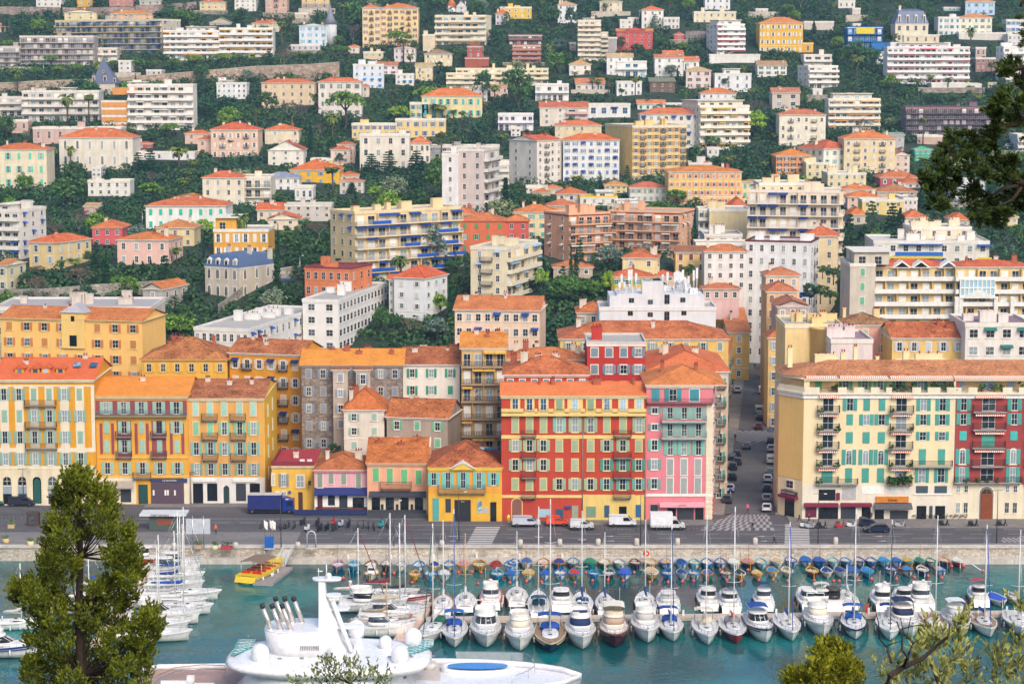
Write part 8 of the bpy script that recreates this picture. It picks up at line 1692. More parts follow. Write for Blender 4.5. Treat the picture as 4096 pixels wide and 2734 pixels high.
def near_tree(lab,cat,name,t_pts,Y,mat,leaf,trunk,asp=2,depth=.6,nsp=40,nl=14,sl=.25,sw=.05,up=1.2,seed=2,extra=None,twigs=True,ball=1.0,anchors=None):
 r=np.random.RandomState(seed);C_,R_=[],[];mid=np.mean([onY(*tp(t,u,v),Y)for t,u,v,_ in t_pts],0)
 for t,u,v,rad in t_pts:p=onY(*tp(t,u,v),Y+r.uniform(-1,1)*depth);C_.append(tuple(p));R_.append(rad*K*Y/F)
 for c,q_ in(extra or[]):C_.append(c);R_.append(q_)
 C_=np.array(C_);R_=np.array(R_);n=len(C_);base=Vector((trunk[0][0],Y,near_z(Y)));o=thing(name,lab,cat,base)
 idx=np.repeat(np.arange(n),nsp);d=r.normal(size=(len(idx),3));d/=np.linalg.norm(d,axis=1)[:,None]
 P0=C_[idx]+d*(R_[idx]*ball*r.uniform(.15,1.0,len(idx))**.55)[:,None]
 sd=d*np.array([.9,.9,.6])+np.array([0,0,up])+r.normal(scale=.3,size=d.shape);sd/=np.linalg.norm(sd,axis=1)[:,None]
 ls=sl*r.uniform(.6,1.3,len(idx));j=np.repeat(np.arange(len(idx)),nl);f_=r.uniform(0,1,len(j));k=r.normal(size=(len(j),3));k/=np.linalg.norm(k,axis=1)[:,None]
 pos=P0[j]+sd[j]*(ls[j]*f_)[:,None]+k*(sw*(1.15-f_))[:,None]
 a=sd[j]+k*.55;a/=np.linalg.norm(a,axis=1)[:,None];b=np.cross(a,r.normal(size=a.shape));b/=np.linalg.norm(b,axis=1)[:,None]
 s_=(leaf*r.uniform(.7,1.3,len(j)))[:,None];a=a*s_*asp;b=b*s_*.5
 Q=np.stack([pos-a*.5-b*.3,pos-b,pos+a*.5,pos+b],1)-np.array(base)
 part('crown',quad_mesh('crown',Q,mat),o);m=MB();tp_=[Vector((0,0,-1))]+[Vector(p)-base for p in trunk]
 m.tube(tp_,.16*Y/45,DBARK,7,.04*Y/45)
 for c in([Vector(c)-base for c in C_]if twigs else[]):
  if anchors:tp_=[Vector(q_)-base for q_ in anchors]
  jn=min(range(len(tp_)),key=lambda i:(tp_[i]-c).length+(50 if tp_[i].z>c.z-.1 and not anchors else 0));a_=tp_[jn];m.tube([a_,a_.lerp(c,.5)+Vector((0,0,-.08*(c-a_).length)),c],.022*Y/45,DBARK,4,.006,cap=False)
 part('trunk',m,o);return o
def P2(t,u,v,Y):return tuple(onY(*tp(t,u,v),Y))
L1=[(20,720,1215,50),(20,650,1265,60),(20,770,1270,70),(20,700,1340,100),(20,600,1390,70),(20,830,1350,80),(20,930,1390,70),(20,1000,1430,45),(20,900,1470,100),(20,700,1470,110),(20,560,1480,60),(20,1010,1530,50),(30,900,40,120),(30,700,60,140),(30,540,90,90),(30,480,170,60),(30,1020,60,80),(30,1180,190,70),(30,1130,270,110),(30,950,200,90),(30,760,210,80),(30,600,240,110),(30,480,330,80),(30,1180,350,90),(30,1060,380,110),(30,1230,470,80),(30,560,400,100),(30,450,450,70),(30,640,500,90),(30,1100,500,110),(30,1260,570,60),(30,1170,640,100),(30,440,560,80),(30,350,640,70),(30,1010,640,90),(30,560,640,100),(30,220,700,70),(30,150,720,50),(30,330,760,100),(30,480,780,90),(30,180,790,70),(30,1050,760,100),(30,1180,780,80),(30,880,720,70),(30,290,860,80),(30,420,900,100),(30,560,860,70),(30,850,860,80),(30,980,880,90),(30,1120,860,60),(30,370,990,90),(30,520,1010,100),(30,800,980,110),(30,940,1010,90),(30,1390,930,50),(30,1340,1000,80),(30,1420,1060,70),(30,1250,1060,70),(30,1100,1060,70),(30,470,1110,100),(30,620,1130,110),(30,800,1120,110),(30,1380,1140,90),(30,1240,1170,100),(30,1020,1160,90),(30,280,1180,50),(30,400,1230,90),(30,560,1270,110),(30,730,1270,110),(30,1330,1270,80),(30,1180,1300,100),(30,980,1290,90),(30,300,1390,80),(30,440,1380,110),(30,620,1420,120),(30,800,1420,110),(30,1300,1400,90),(30,1130,1430,110),(30,950,1440,100),(30,280,1500,90),(30,450,1530,110),(30,650,1560,130),(30,850,1570,120),(30,1060,1570,120),(30,1280,1550,110)]
low=[(30,u,v,150)for v in(1700,1850,2000,2150)for u in(350,560,780,1000,1220)]
near_tree('tall yellow green conifer filling the lower left corner','conifer','conifer_tree',L1+low,45,NMT,.036,[P2(30,760,2900,45),P2(30,750,1500,45),P2(30,720,900,45),P2(30,740,400,45),P2(20,720,1400,45)],depth=.9,nsp=46,nl=16,sl=.24,sw=.05,ball=1.0)
L2=[(33,540,1240,50),(33,480,1310,60),(33,600,1290,70),(33,690,1300,50),(33,560,1380,90),(33,680,1400,90),(33,770,1450,70),(33,460,1450,80),(33,600,1500,120),(33,750,1540,90),(33,390,1500,50),(33,250,1510,50),(33,220,1560,70),(33,340,1560,60),(33,480,1580,100)]
near_tree('bushy yellow green conifer top at the lower right','conifer','conifer_tree',L2+[(33,u,v,150)for v in(1700,1850,2000)for u in(300,500,700)],42,NMT,.034,[P2(33,560,2600,42),P2(33,560,1700,42),P2(33,550,1300,42)],seed=4,depth=.7,nsp=60,nl=16,sl=.22,sw=.055,ball=1.15)
L3=[(31,660,1420,40),(31,640,1500,50),(31,760,1450,60),(31,860,1480,70),(31,960,1460,60),(31,1010,1530,50),(31,720,1540,60),(31,1130,1530,50),(31,880,1570,70),(31,400,1570,40),(31,1180,1570,30),(31,600,1570,40)]
near_tree('thin olive green shrub top at the bottom centre over the ship','shrub','shrub',L3+[(31,u,1700,90)for u in(500,700,900,1100)],30,OLV,.03,[P2(31,850,2400,30),P2(31,850,1750,30),P2(31,860,1560,30)],seed=5,depth=.5,nsp=8,nl=9,sl=.25,sw=.05)
L4=[(33,1500,1100,50),(33,1510,1200,60),(33,1440,1260,60),(33,1380,1240,40),(33,1600,1180,40),(33,1730,1100,40),(33,1800,1010,30),(33,1740,1200,50),(33,1550,1320,80),(33,1400,1380,70),(33,1650,1350,90),(33,1780,1280,60),(33,1500,1460,100),(33,1680,1480,100),(33,1850,1420,60),(33,1350,1500,60),(33,1160,1390,50),(33,1050,1480,60),(33,1180,1530,40),(33,1820,1540,80),(33,1600,1560,110),(33,1420,1570,90),(33,2290,1180,60),(33,2330,1280,70),(33,2280,1400,60),(33,2080,1310,40),(33,2110,1370,40),(33,2200,1500,60),(33,2320,1520,80),(33,2100,1520,50),(33,2310,870,35),(33,2340,910,35),(33,2180,1430,40)]
near_tree('olive shrub with pale leaves along the bottom right corner','olive shrub','olive_shrub',L4+[(33,u,v,130)for v in(1680,1800)for u in(1100,1350,1600,1850,2100,2330)],18,OLV,.022,[P2(33,1700,2500,18),P2(33,1650,1750,18),P2(33,1500,1380,18)],seed=6,depth=.35,nsp=7,nl=9,sl=.17,sw=.03,asp=2.9,ball=.75,twigs=False)
o=thing('bare_tree','dark leafless twisted small tree rising in front of the yachts','tree',(onY(*tp(33,1090,1900),17).x,17,near_z(17)));bo=o.location.copy();m=MB()
def bt(pts,r0,r1):m.tube([Vector(P2(33,u,v,17+.1*sin(u)))-bo for u,v in pts],r0,DBARK,6,r1)
bt([(1700,2300),(1300,1900),(1090,1560),(1110,1490),(1240,1410),(1420,1330),(1560,1200),(1650,1130)],.035,.01);bt([(1240,1410),(1280,1320),(1230,1250),(1230,1130),(1180,990)],.014,.005);bt([(1280,1380),(1290,1290),(1330,1190),(1240,1090),(1215,960)],.012,.004);bt([(1130,1370),(1090,1230),(1020,1150),(1015,1010),(990,910)],.012,.003);bt([(1090,1215),(1150,1190),(1240,1170)],.007,.003);bt([(1270,1150),(1290,1040),(1310,950)],.007,.003);bt([(1330,1190),(1390,1160)],.006,.003);bt([(1230,1060),(1340,1030),(1420,1025)],.006,.002);bt([(1015,1060),(1070,1130)],.006,.002)
m.tube([(0,0,-.5),Vector(P2(33,1700,2300,17))-bo],.05,DBARK,6,.035);part('trunk',m,o)
L5=[(3,2290,620,110),(3,2200,590,60),(3,2330,740,60),(3,2170,670,40),(3,2230,900,110),(3,2120,930,60),(3,2320,980,90),(3,2090,1050,40),(3,2030,1010,35),(3,2080,1180,60),(3,2020,1250,60),(3,2250,1110,70),(3,1700,1270,100),(3,1850,1250,70),(3,1620,1370,90),(3,1770,1370,110),(3,1900,1360,100),(3,2040,1330,60),(3,1540,1480,90),(3,1700,1500,110),(3,1880,1510,110),(3,2080,1470,60),(3,2240,1470,50),(3,2180,1540,90),(13,1440,60,80),(13,1600,50,100),(13,1470,170,80),(13,1530,300,70),(13,1640,190,90),(13,1720,90,50),(13,1600,320,40),(13,1880,160,60),(13,1850,280,100),(13,1980,250,90),(13,2050,350,100),(13,1930,400,80),(13,2080,460,60),(13,2170,400,60),(13,2200,260,80),(13,2290,200,80),(13,2180,60,90),(13,2320,60,70),(13,2300,330,60),(13,1990,30,60)]
Yp=20;tr_=[P2(3,3400,6400,Yp),P2(3,3300,3000,Yp),P2(3,3150,1300,Yp),P2(3,2900,100,Yp),P2(3,2700,-900,Yp)]
ext=[((onY(*tp(3,u,v),Yp).x,Yp+d,onY(*tp(3,u,v),Yp).z),.3)for u,v,d in((2600,300,.5),(2750,700,-.6),(2900,1100,.8),(2600,1200,.2),(2800,-200,0),(3000,500,.4),(2650,-600,.3),(2550,900,-.3))]
pn=near_tree('dark pine with branches reaching in from the right edge','pine tree','pine_tree',L5,Yp,PIN,.014,tr_,seed=8,depth=.3,nsp=15,nl=26,sl=.06,sw=.032,asp=4.5,up=.35,extra=ext,twigs=True,ball=.8,anchors=[P2(3,2700,1500,Yp),P2(13,2220,60,Yp),P2(13,2000,20,Yp),P2(3,1850,1520,Yp),P2(3,1700,1420,Yp),P2(3,2350,1130,Yp),P2(3,2180,1150,Yp),P2(3,2250,950,Yp),P2(13,2060,215,Yp),P2(13,2100,330,Yp),P2(13,1950,330,Yp),P2(13,1900,120,Yp),P2(3,2330,620,Yp),P2(3,2600,400,Yp),P2(3,1950,1290,Yp),P2(13,1600,60,Yp),P2(13,1640,190,Yp)])
m=MB();bo=pn.location
def bp(pts,r0,r1):m.tube([Vector(P2(t,u,v,Yp))-bo for t,u,v in pts],r0,DBARK,6,r1)
bp([(3,3150,1300),(3,2700,1500),(13,2347,110),(13,2220,60),(13,2000,20),(3,1850,1520),(3,1650,1400)],.06,.012);bp([(3,3000,700),(3,2600,900),(3,2350,1130),(3,2180,1150),(3,2080,1180),(3,1950,1290)],.05,.01);bp([(13,2347,110),(13,2150,160),(13,2060,215),(13,1990,190),(13,1900,120)],.02,.006);bp([(13,2347,110),(13,2250,250),(13,2100,330),(13,1950,330)],.02,.006);bp([(3,2350,1130),(3,2250,950),(3,2200,900)],.02,.006);bp([(3,2900,100),(3,2600,400),(3,2330,620),(3,2180,640)],.03,.008);bp([(3,2900,-400),(3,2500,-100),(3,2330,20),(3,2310,60)],.03,.012)
part('branch',m,pn)
TYRE=paint('#1c1c1e',.8);RIM=paint('#a8a8ac',.3,.6);LAMP=paint('#f0ead8',.2);TAIL=paint('#b81c1c',.3)
def wheel(o,x,y,r=.33):
 if 'wheel'not in WM:
  for k,pr,mt in(('tyre',[(.19,-.11),(.33,-.1),(.33,.1),(.19,.11)],TYRE),('rim',[(.02,-.115),(.2,-.1),(.2,.1),(.02,.115)],RIM)):m=MB();m.lathe(pr,mt,14);me=m.mesh(k);me.transform(Matrix.Rotation(pi/2,4,'X'));WM['wheel'if k=='tyre'else k]=me
 w_=part('wheel',WM['wheel'],o,T3(x,y,r)@Matrix.Diagonal((r/.33,1,r/.33,1)));part('rim',WM['rim'],w_)
def car(p,rz,lab,col,kind='car',L_=4.3,W=1.8,Hh=1.48,grp=None):
 o=thing({'car':'parked_car','van':'van','truck':'truck'}[kind],lab,{'car':'car','van':'van','truck':'truck'}[kind],p,rz,grp);key=('car',kind,col,L_,Hh);w=W/2;a=L_/2
 if key not in WM:
  bm=paint(col,.3);prof={'car':([(-a,.35),(-a,.95),(-a+.15,1.0),(a-1.2,.98),(a-.1,.8),(a,.6),(a,.35)],[(-a+.1,.98),(-a+.7,Hh),(a-2.0,Hh),(a-1.1,.98)]),'van':([(-a,.35),(-a,Hh-.1),(-a+.1,Hh),(a-1.9,Hh),(a-1.5,Hh-.15),(a-.85,1.22),(a-.12,1.05),(a,.8),(a,.35)],None)}['van'if kind=='van'else 'car']
  m=MB();body,cab=prof
  if kind=='truck':
   m.box(a-2.1,-w,.5,a,w,2.7,bm);m.prism([(a-2.1,-w,2.69),(a-.5,-w,2.69),(a-2.0,-w,3.2)],bm,(0,W,0));m.box(-a,-w+.2,.55,a-2.1,w-.2,.9,TYRE)
  else:
   m.loft([[(x,s*w*k,.35+(z-.35)*kz)for x,z in body]for s,k,kz in((-1,.9,.97),(-1,1,1),(1,1,1),(1,.9,.97))],bm,smooth=False)
   if cab:m.loft([[(x*(1 if abs(s_)<1 else .985),s_*w*.82*kk,z)for x,z in cab]for s_,kk in((-1,1),(1,1))],bm,smooth=False)
  g=MB()
  if kind=='car':g.prism([(-a+.78,-w*.83,1.02),(-a+.95,-w*.83,Hh-.08),(a-2.05,-w*.83,Hh-.08),(a-1.3,-w*.83,1.02)],GLD,(0,w*1.66,0));g.prism([(a-1.08,-w*.7,1.0),(a-1.93,-w*.7,Hh-.02),(a-1.93,w*.7,Hh-.02),(a-1.08,w*.7,1.0)],GLD,(.04,0,.03));g.prism([(-a+.12,-w*.7,1.03),(-a+.68,-w*.7,Hh-.02),(-a+.68,w*.7,Hh-.02),(-a+.12,w*.7,1.03)],GLD,(-.04,0,.03))
  elif kind=='van':g.prism([(a-.8,-w*.8,1.25),(a-1.46,-w*.8,Hh-.18),(a-1.46,w*.8,Hh-.18),(a-.8,w*.8,1.25)],GLD,(.05,0,.04));g.prism([(a-1.05,-w-.01,1.2),(a-1.55,-w-.01,Hh-.3),(a-2.4,-w-.01,Hh-.3),(a-2.4,-w-.01,1.2)],GLD,(0,W+.02,0));g.box(-a-.02,-w*.7,1.2,-a+.05,w*.7,Hh-.3,GLD)
  else:g.box(a-.02,-w*.9,1.5,a+.03,w*.9,2.5,GLD);g.box(a-1.3,-w-.02,1.5,a-.3,w+.02,2.4,GLD)
  h=MB();h.box(a-.06,-.1,0,a+.03,.12,.14,LAMP);t_=MB();t_.box(-a-.03,-.1,0,-a+.05,.1,.22,TAIL);b2=MB();b2.box(-a-.08,-w*.95,.28,a+.08,w*.95,.5,TYRE)
  WM[key]=(m.mesh('body'),g.mesh('window'),h.mesh('headlight'),t_.mesh('tail_light'),b2.mesh('bumper'))
 b,g,h,tl,bu=WM[key];part('body',b,o);part('window',g,o);part('bumper',bu,o)
 for s in(-1,1):part('headlight',h,o,T3(0,s*w*.75,.68));part('tail_light',tl,o,T3(0,s*w*.8,.75))
 for x in(-a+.8,a-.85):
  for s in(-1,1):wheel(o,x,s*(w-.1),.33 if kind!='truck'else .48)
 return o
def gp(t,u,v,z=2.53):return onZ(*tp(t,u,v),z)
def C1(t,u0,u1,v,lab,col,kind,Hh,rz=0,W=1.9):a,b=gp(t,u0,v),gp(t,u1,v);c=(a+b)/2;c.y+=W/2;return car(c,rz,lab,col,kind,round((b-a).length,1),W,Hh)
C1(32,3,262,130,'silver minivan, leftmost of the vans before the red building','#c8ccd8','van',1.9)
C1(32,312,515,124,'small bright orange red van before the red building','#f05028','van',1.8)
C1(32,533,752,158,'small white van with roof rack between orange and large white vans','#eef0f4','van',1.85)
C1(32,890,1142,130,'white panel van before the yellow ground floor','#e8ecf2','van',2.1)
o=C1(32,1285,1590,158,'white box van with tall cargo body before the pink building','#f0f2f6','van',2.2,W=2.1);m=MB();m.box(-3.3,-1.1,.6,.7,1.1,3.1,paint('#f2f4f8',.5));part('cargo_box',m,o)
C1(20,75,310,1503,'dark grey van parked before the green arched door','#2c3040','van',1.85);C1(20,-180,32,1500,'green car cut by the left edge','#1c7c5c','car',1.5)
o=C1(21,-75,345,1572,'royal blue lorry with long cargo box beside the yellow corner house','#1c3490','truck',3,W=2.4);m=MB();m.box(-4.3,-1.25,.9,2.0,1.25,3.6,paint('#16246c',.6));m.box(-4.3,-1.2,3.6,2.0,1.2,3.66,paint('#c8c4c0',.8));part('cargo_box',m,o)
C1(33,890,1115,182,'dark blue estate car driving along the quay road','#1f2c50','car',1.5,rz=pi);C1(33,850,990,135,'small dark van with propped windscreen cover by the motorbikes','#24304c','van',1.7)
C1(23,5,150,838,'silver grey car crossing the side street','#8090a8','car',1.5)
SG='cars parked along the side street';dr=pi/2-.125
def C2(t,u,v,lab,col,kind='car',Hh=1.48,L_=4.3,dx=0,head=dr):p=onZ(*tp(t,u,v),gz(street_x(Yof(400)),400)if False else 2.7);p=onZ(*tp(t,u,v),gz(street_x(p.y),p.y)+.13);p.y+=L_/2;p.x+=.12*L_/2;return car(p,head,lab,col,kind,L_,1.8 if kind=='car'else 1.95,Hh,SG)
for a in((22,2018,1090,'black car, farthest of the tight left row on the street','#1c1e24'),(22,2022,1175,'black car, nearest of the tight left row on the street','#202430'),(22,2017,1270,'black car with open roof line between the black row and the white car','#24262c'),(22,1995,1378,'white car in the left row between two black cars','#e8e8ec'),(22,1972,1480,'dark grey car, nearest on the left side of the street','#3c404c'),(22,2060,1060,'black car in the outer file of the left row, farthest','#202228'),(22,2066,1130,'dark blue car in the outer file of the left row','#1c2438'),(23,25,940,'dark car just past the motorbikes on the right kerb','#2c3038'),(22,2150,985,'grey estate car driving away past the crossing','#6c6c74'),(22,2068,465,'white car half hidden at the left kerb far up the street','#e0e4ec'),(22,2260,803,'dark red car before the checkered crossing, right side','#7c1c3c'),(22,2272,718,'dark car parked just beyond the dark red car','#2c2c34'),(22,2312,188,'black car at the foot of the street steps','#1c1e24'),(22,2310,390,'grey car between the two white vans','#70747c'),(23,30,1010,'white car, farthest in the right row after the crossing','#d8dce4'),(23,22,1225,'grey car under the yellow sign in the right row','#6c7480'),(22,2345,1290,'white car in the right row below the yellow sign','#e4e6ea'),(22,2340,1380,'dark car in the right row near the blue round sign','#343844'),(22,2335,1470,'silver car second nearest in the right row','#a8acb8'),(22,2335,1560,'white car nearest to the quay in the right row','#dcdee4')):C2(*a)
C2(22,2298,475,'white small van in front of the grey car, right side of the street','#f0f0f2','van',1.85,4.4);C2(22,2322,318,'white tall van high up the street','#dfe4f0','van',2.3,5.2);C2(22,2268,660,'silver pick-up van with blue roof load on the street','#c8ccd0','van',1.9,4.8);C2(23,30,1120,'silver van in the right row before the cream block','#b8bcc4','van',1.9,4.4)
for i,(t,u,v,c)in enumerate(((12,2235,945,'#e8e8ec'),(3,2150,1368,'#e8ecf0'),(3,2205,1350,'#c8d0dc'),(0,960,135,'#c8d4e0'),(1,1000,1112,'#d0d8e0'),(1,805,1150,'#b0c0d0'),(13,345,1158,'#3c68c8'),(13,2215,780,'#e0e4ea'),(13,2235,755,'#c0c8d8'),(13,2255,730,'#8c98ac'),(11,305,1030,'#2c60b0'))):
 px,py=tp(t,u,v);Y=Yof(py);car(onY(px,py,Y),(.0,.3,.2,0,0,.1,0,1.2,1.2,1.2,.2)[i],['white car on the lane above the maroon edged block','white van-like car beside the cream block garages','pale blue car next to the garages of the cream block','pale car on the road by the grey terrace wall','silver blue car behind the stone wall','light blue car under the umbrella pine','blue car in the garden beside the maroon edged block','white car first on the right hand lane','silver car second on the right hand lane','grey blue car third on the right hand lane','bright blue car under the stone retaining wall'][i],c)
def bike(t,u,v,lab,col,rz,kind='scooter'):
 o=thing(kind,lab,'scooter'if kind=='scooter'else 'bicycle',gp(t,u,v),rz,'two-wheelers parked on the quay');o.scale=(1.3,1.3,1.3);r=.26 if kind=='scooter'else .33;k=('bk',kind,col)
 if k not in WM:
  c=paint(col,.35);m=MB()
  if kind=='scooter':m.prism([(-.75,-.16,.4),(-.7,-.16,.8),(-.1,-.16,.72),(.05,-.16,.35),(.35,-.16,.35),(.5,-.16,.95),(.62,-.16,.9),(.45,-.16,.22),(-.4,-.16,.22)],c,(0,.32,0));m.tube([(.5,0,.9),(.45,0,1.1)],.04,BLK,5);m.tube([(.45,-.32,1.1),(.45,.32,1.1)],.03,BLK,5)
  else:m.tube([(-.5,0,.33),(-.2,0,.85),(.4,0,.8),(0,0,.35),(-.5,0,.33)],.025,c,5);m.tube([(.5,0,.33),(.4,0,1.0),(.3,0,1.02)],.025,c,5);m.tube([(.32,-.25,1.02),(.32,.25,1.02)],.02,BLK,4)
  s=MB();s.box(-.6 if kind=='scooter'else-.35,-.13,.8 if kind=='scooter'else .9,-.05,.13,.9 if kind=='scooter'else .96,BLK)
  w_=MB();rw=r;w_.lathe([(rw-.09,-.05),(rw,-.04),(rw,.04),(rw-.09,.05),(rw-.09,-.05)],TYRE,12,cap=False);w_.box(-rw,-.01,-.01,rw,.01,.01,RIM);me=w_.mesh('wheel');me.transform(Matrix.Rotation(pi/2,4,'X'));WM[k]=(m.mesh('frame'),s.mesh('saddle'),me)
 a,b,c=WM[k];part('frame',a,o);part('saddle',b,o);part('wheel',c,o,T3(-.55,0,r));part('wheel',c,o,T3(.55,0,r))
for i,(t,u,v,c,l)in enumerate(((31,430,110,'#2c3038','black scooter with raised blue seat at the left of the bike row'),(31,470,165,'#d8d8dc','pale scooter standing forward of the bike row'),(31,565,115,'#24262c','black scooter second in the bike row'),(31,585,165,'#2c2c34','black scooter by the fence, left part'),(31,650,160,'#1c1e24','black scooter by the fence, middle part'),(31,715,110,'#c82c34','red scooter in the bike row'),(31,720,160,'#3c4048','dark grey scooter before the red one'),(31,780,125,'#b8c0d0','scooter under a pale cover in the bike row'),(31,850,130,'#24283c','dark blue scooter right of the pale cover'),(31,1150,130,'#30b0b8','turquoise scooter at the right end of the bike row'),(33,340,135,'#d8dce0','white scooter, first in the row before the cream block'),(33,385,142,'#a8acb4','grey white scooter, second before the cream block'),(33,490,140,'#24242c','black motorbike before the cream block'),(33,660,135,'#c82838','red motorbikes spot before the cream block'),(33,765,132,'#e0e4e8','white scooter right of the red motorbike'),(33,1210,132,'#b8bcc4','chrome touring motorbike right of the blue estate car'),(33,1610,122,'#2c2c30','black scooter under the cafe chairs'),(33,1880,125,'#24262c','pair-parked black maxi scooter before the dark red block'),(33,2140,122,'#2c3038','black scooter near the right edge'),(22,2110,390,'#1c1c20','black scooter on the left kerb up the street'))):bike(t,u,v,l,c,(1.2 if t==31 else 0)+.1*(i%3))
for i,u in enumerate((70,200,245,290,350,930,985,1030,1080,1200)):bike(31,u,135+8*(i%3),'parked bicycle in the racks of the paved island, '+('left group'if u<400 else 'right group'),'#5c6068',1.0+.1*i,'bicycle')
def person(t,u,v,lab,top,leg,hair='#2c2420',walk=False,z=None,rz=0,sit=False,p=None):
 p=p or(gp(t,u,v)if z is None else onZ(*tp(t,u,v),z));s=.22 if walk else .09
 Vv=[(0,0,.95),(0,0,1.15),(0,0,1.38),(0,0,1.5),(0,-.02,1.62),(0,-.02,1.74),(-.19,0,1.4),(-.25,-.06-s,1.13),(-.24,-.16-s,.9),(.19,0,1.4),(.25,-.04+s,1.13),(.24,-.1+s,.88),(-.1,0,.9),(-.11,s*.9-.05,.5),(-.11,s*1.7,.08),(-.11,s*1.7-.16,.04),(.1,0,.9),(.11,-s*.9-.05,.5),(.11,-s*1.7,.08),(.11,-s*1.7-.16,.04),(-.25,-.2-s,.82),(.25,-.14+s,.8)]
 E=[(0,1),(1,2),(2,3),(3,4),(4,5),(2,6),(6,7),(7,8),(8,20),(2,9),(9,10),(10,11),(11,21),(0,12),(12,13),(13,14),(14,15),(0,16),(16,17),(17,18),(18,19)]
 rad=[.15,.14,.17,.065,.1,.085,.075,.05,.035,.075,.05,.035,.1,.07,.05,.045,.1,.07,.05,.045,.04,.04]
 key=('man',walk,top,leg,hair)
 if key not in WM:
  me=bpy.data.meshes.new('b');me.from_pydata(Vv,E,[]);ob=bpy.data.objects.new('b',me);COL.objects.link(ob);mo=ob.modifiers.new('s','SKIN');mo.use_smooth_shade=True
  for sv,r in zip(me.skin_vertices[0].data,rad):sv.radius=(r,r*.8)
  me.skin_vertices[0].data[0].use_root=True;ob.modifiers.new('u','SUBSURF').levels=1
  dg=bpy.context.evaluated_depsgraph_get();m2=bpy.data.meshes.new_from_object(ob.evaluated_get(dg));bpy.data.objects.remove(ob);m2.materials.clear()
  for c in('#d8a888',top,leg,'#24201f',hair):m2.materials.append(paint(c,.7))
  for f_ in m2.polygons:
   x,y,zc=f_.center;f_.material_index=4 if zc>1.72 or(zc>1.6 and y>.03)else 0 if zc>1.5 or(zc<.88 and abs(x)>.19)else 1 if zc>.92 or abs(x)>.2 else 2 if zc>.1 else 3
  WM[key]=m2
 thing('person',lab,'person',p,rz,None,WM[key])
person(30,1980,190,'person in orange vest and dark trousers by the big sign board','#f06a20','#24242c');person(30,405,345,'person in orange vest near the quay edge at the left','#f06a20','#24242c',rz=.5);person(31,2315,92,'person in neon yellow work suit beside the red building','#d0e830','#c8e030');person(32,2203,158,'person in black standing on the checkered crossing','#202024','#202024',rz=.4)
person(33,55,288,'person in dark coat walking along the quay road','#2c2c34','#24242a',walk=True,rz=1.3);person(33,285,85,'person in black walking past the restaurant corner','#24242c','#202028',walk=True,rz=1.2);person(33,375,92,'person in dark clothes before the cream block shopfront','#2c3038','#1c1c24',walk=True,rz=-1.2);person(33,945,70,'person in dark jacket by the orange shop sign','#1c2438','#202028');person(22,2225,245,'person walking up the side street','#3c4048','#24242c',walk=True,z=5)
person(22,2045,900,'person in black waiting at the street crossing','#202020','#1c1c20',z=2.9);person(22,2160,1560,'person in pink jacket on the near end of the street','#e84c9c','#2c2c34',z=2.7)
G9='white stone blocks along the quay edge'
for t,u,v in((31,385,335),(31,1705,318),(32,77,312),(32,438,308),(32,790,305),(32,1143,302),(32,1517,300),(32,2230,295),(33,620,290),(30,1597,345),(30,2162,338)):
 if 'blk'not in WM:m=MB();m.loft([sel(-.42,.42,.3,0,16,.6,.6),sel(-.42,.42,.3,1.2,16,.6,.6),sel(-.3,.3,.2,1.4,16,.6,.6)],LIMES);WM['blk']=m.mesh('stone_block')
 thing('stone_block','white rounded stone block on the quay edge','bollard',gp(t,u,v),0,G9,WM['blk'])
def lamp(t,u,v,vt,lab,arm=1.2,z=2.55,Y=None):
 p=gp(t,u,v,z)if Y is None else onY(*tp(t,u,v),Y);h=onY(512,tp(t,0,vt)[1],p.y).z-p.z;o=thing('street_lamp',lab,'street lamp',p);m=MB();m.tube([(0,0,0),(0,0,h)],.09,IRON if Y is None else STEEL,6,.05);part('pole',m,o);m=MB();m.tube([(-arm*.8,0,h-.05),(arm,0,h+.05)],.04,IRON,5);m.box(arm-.3,-.12,h-.12,arm+.2,.12,h+.02,WHITE);part('lamp_head',m,o)
for a in((31,230,312,-130,'street lamp pole left of the white arch, by the bike racks'),(31,1265,305,-120,'street lamp before the peach house and the yellow arcade house'),(31,1860,262,-200,'street lamp before the red building'),(32,1178,300,-170,'street lamp between the white panel van and the box van'),(33,458,288,-180,'street lamp before the cream corner block'),(33,2095,272,-210,'street lamp before the dark red block')):lamp(*a)
for a in((20,218,1500,1155,'dark street lamp before the ochre block'),(20,1752,1480,1190,'dark street lamp between the maroon and golden houses')):lamp(*a)
for t,u,v,vt,l in((10,970,1080,915,'white street lamp on the stone wall road'),(11,405,1040,770,'white street lamp before the retaining wall, left of the salmon block'),(0,403,740,560,'tall white lamp pole before the scaffolded block'),(1,295,600,420,'pale lamp pole on the upper road before the pine trees'),(10,1308,560,355,'grey lamp pole left of the green-shuttered villa'),(1,1325,975,905,'curved street lamp on the hairpin road'),(2,2225,590,500,'thin lamp by the white podium')):p_=tp(t,u,v);lamp(t,u,v,vt,l,.8,Y=Yof(p_[1]))
def simple(name,lab,cat,p,parts_,rz=0):
 o=thing(name,lab,cat,p,rz)
 for nm,m in parts_:part(nm,m,o)
 return o
p=gp(30,1820,330);m1,m2=MB(),MB();m1.box(-2.1,-.05,2.7,2.1,.1,5.4,paint('#c0c4cc',.5));
simple('sign_board','large grey back of a traffic sign board on two posts','sign',p,[('board',m1)]+[('post',MB().tube([(s,0,0),(s,0,5.9)],.09,STEEL,6))for s in(-.95,.95)])
p=gp(30,1500,155);m1,m2,m3=MB(),MB(),MB();m1.box(-2.6,0,0,2.6,2.6,2.6,paint('#4c5c54',.7));m2.box(-4.2,-.8,2.7,4.2,3.2,3.1,paint('#d8dce0',.6));m3.box(-1.2,-.06,.9,1.6,0,2.1,paint('#8c4c34',.7))
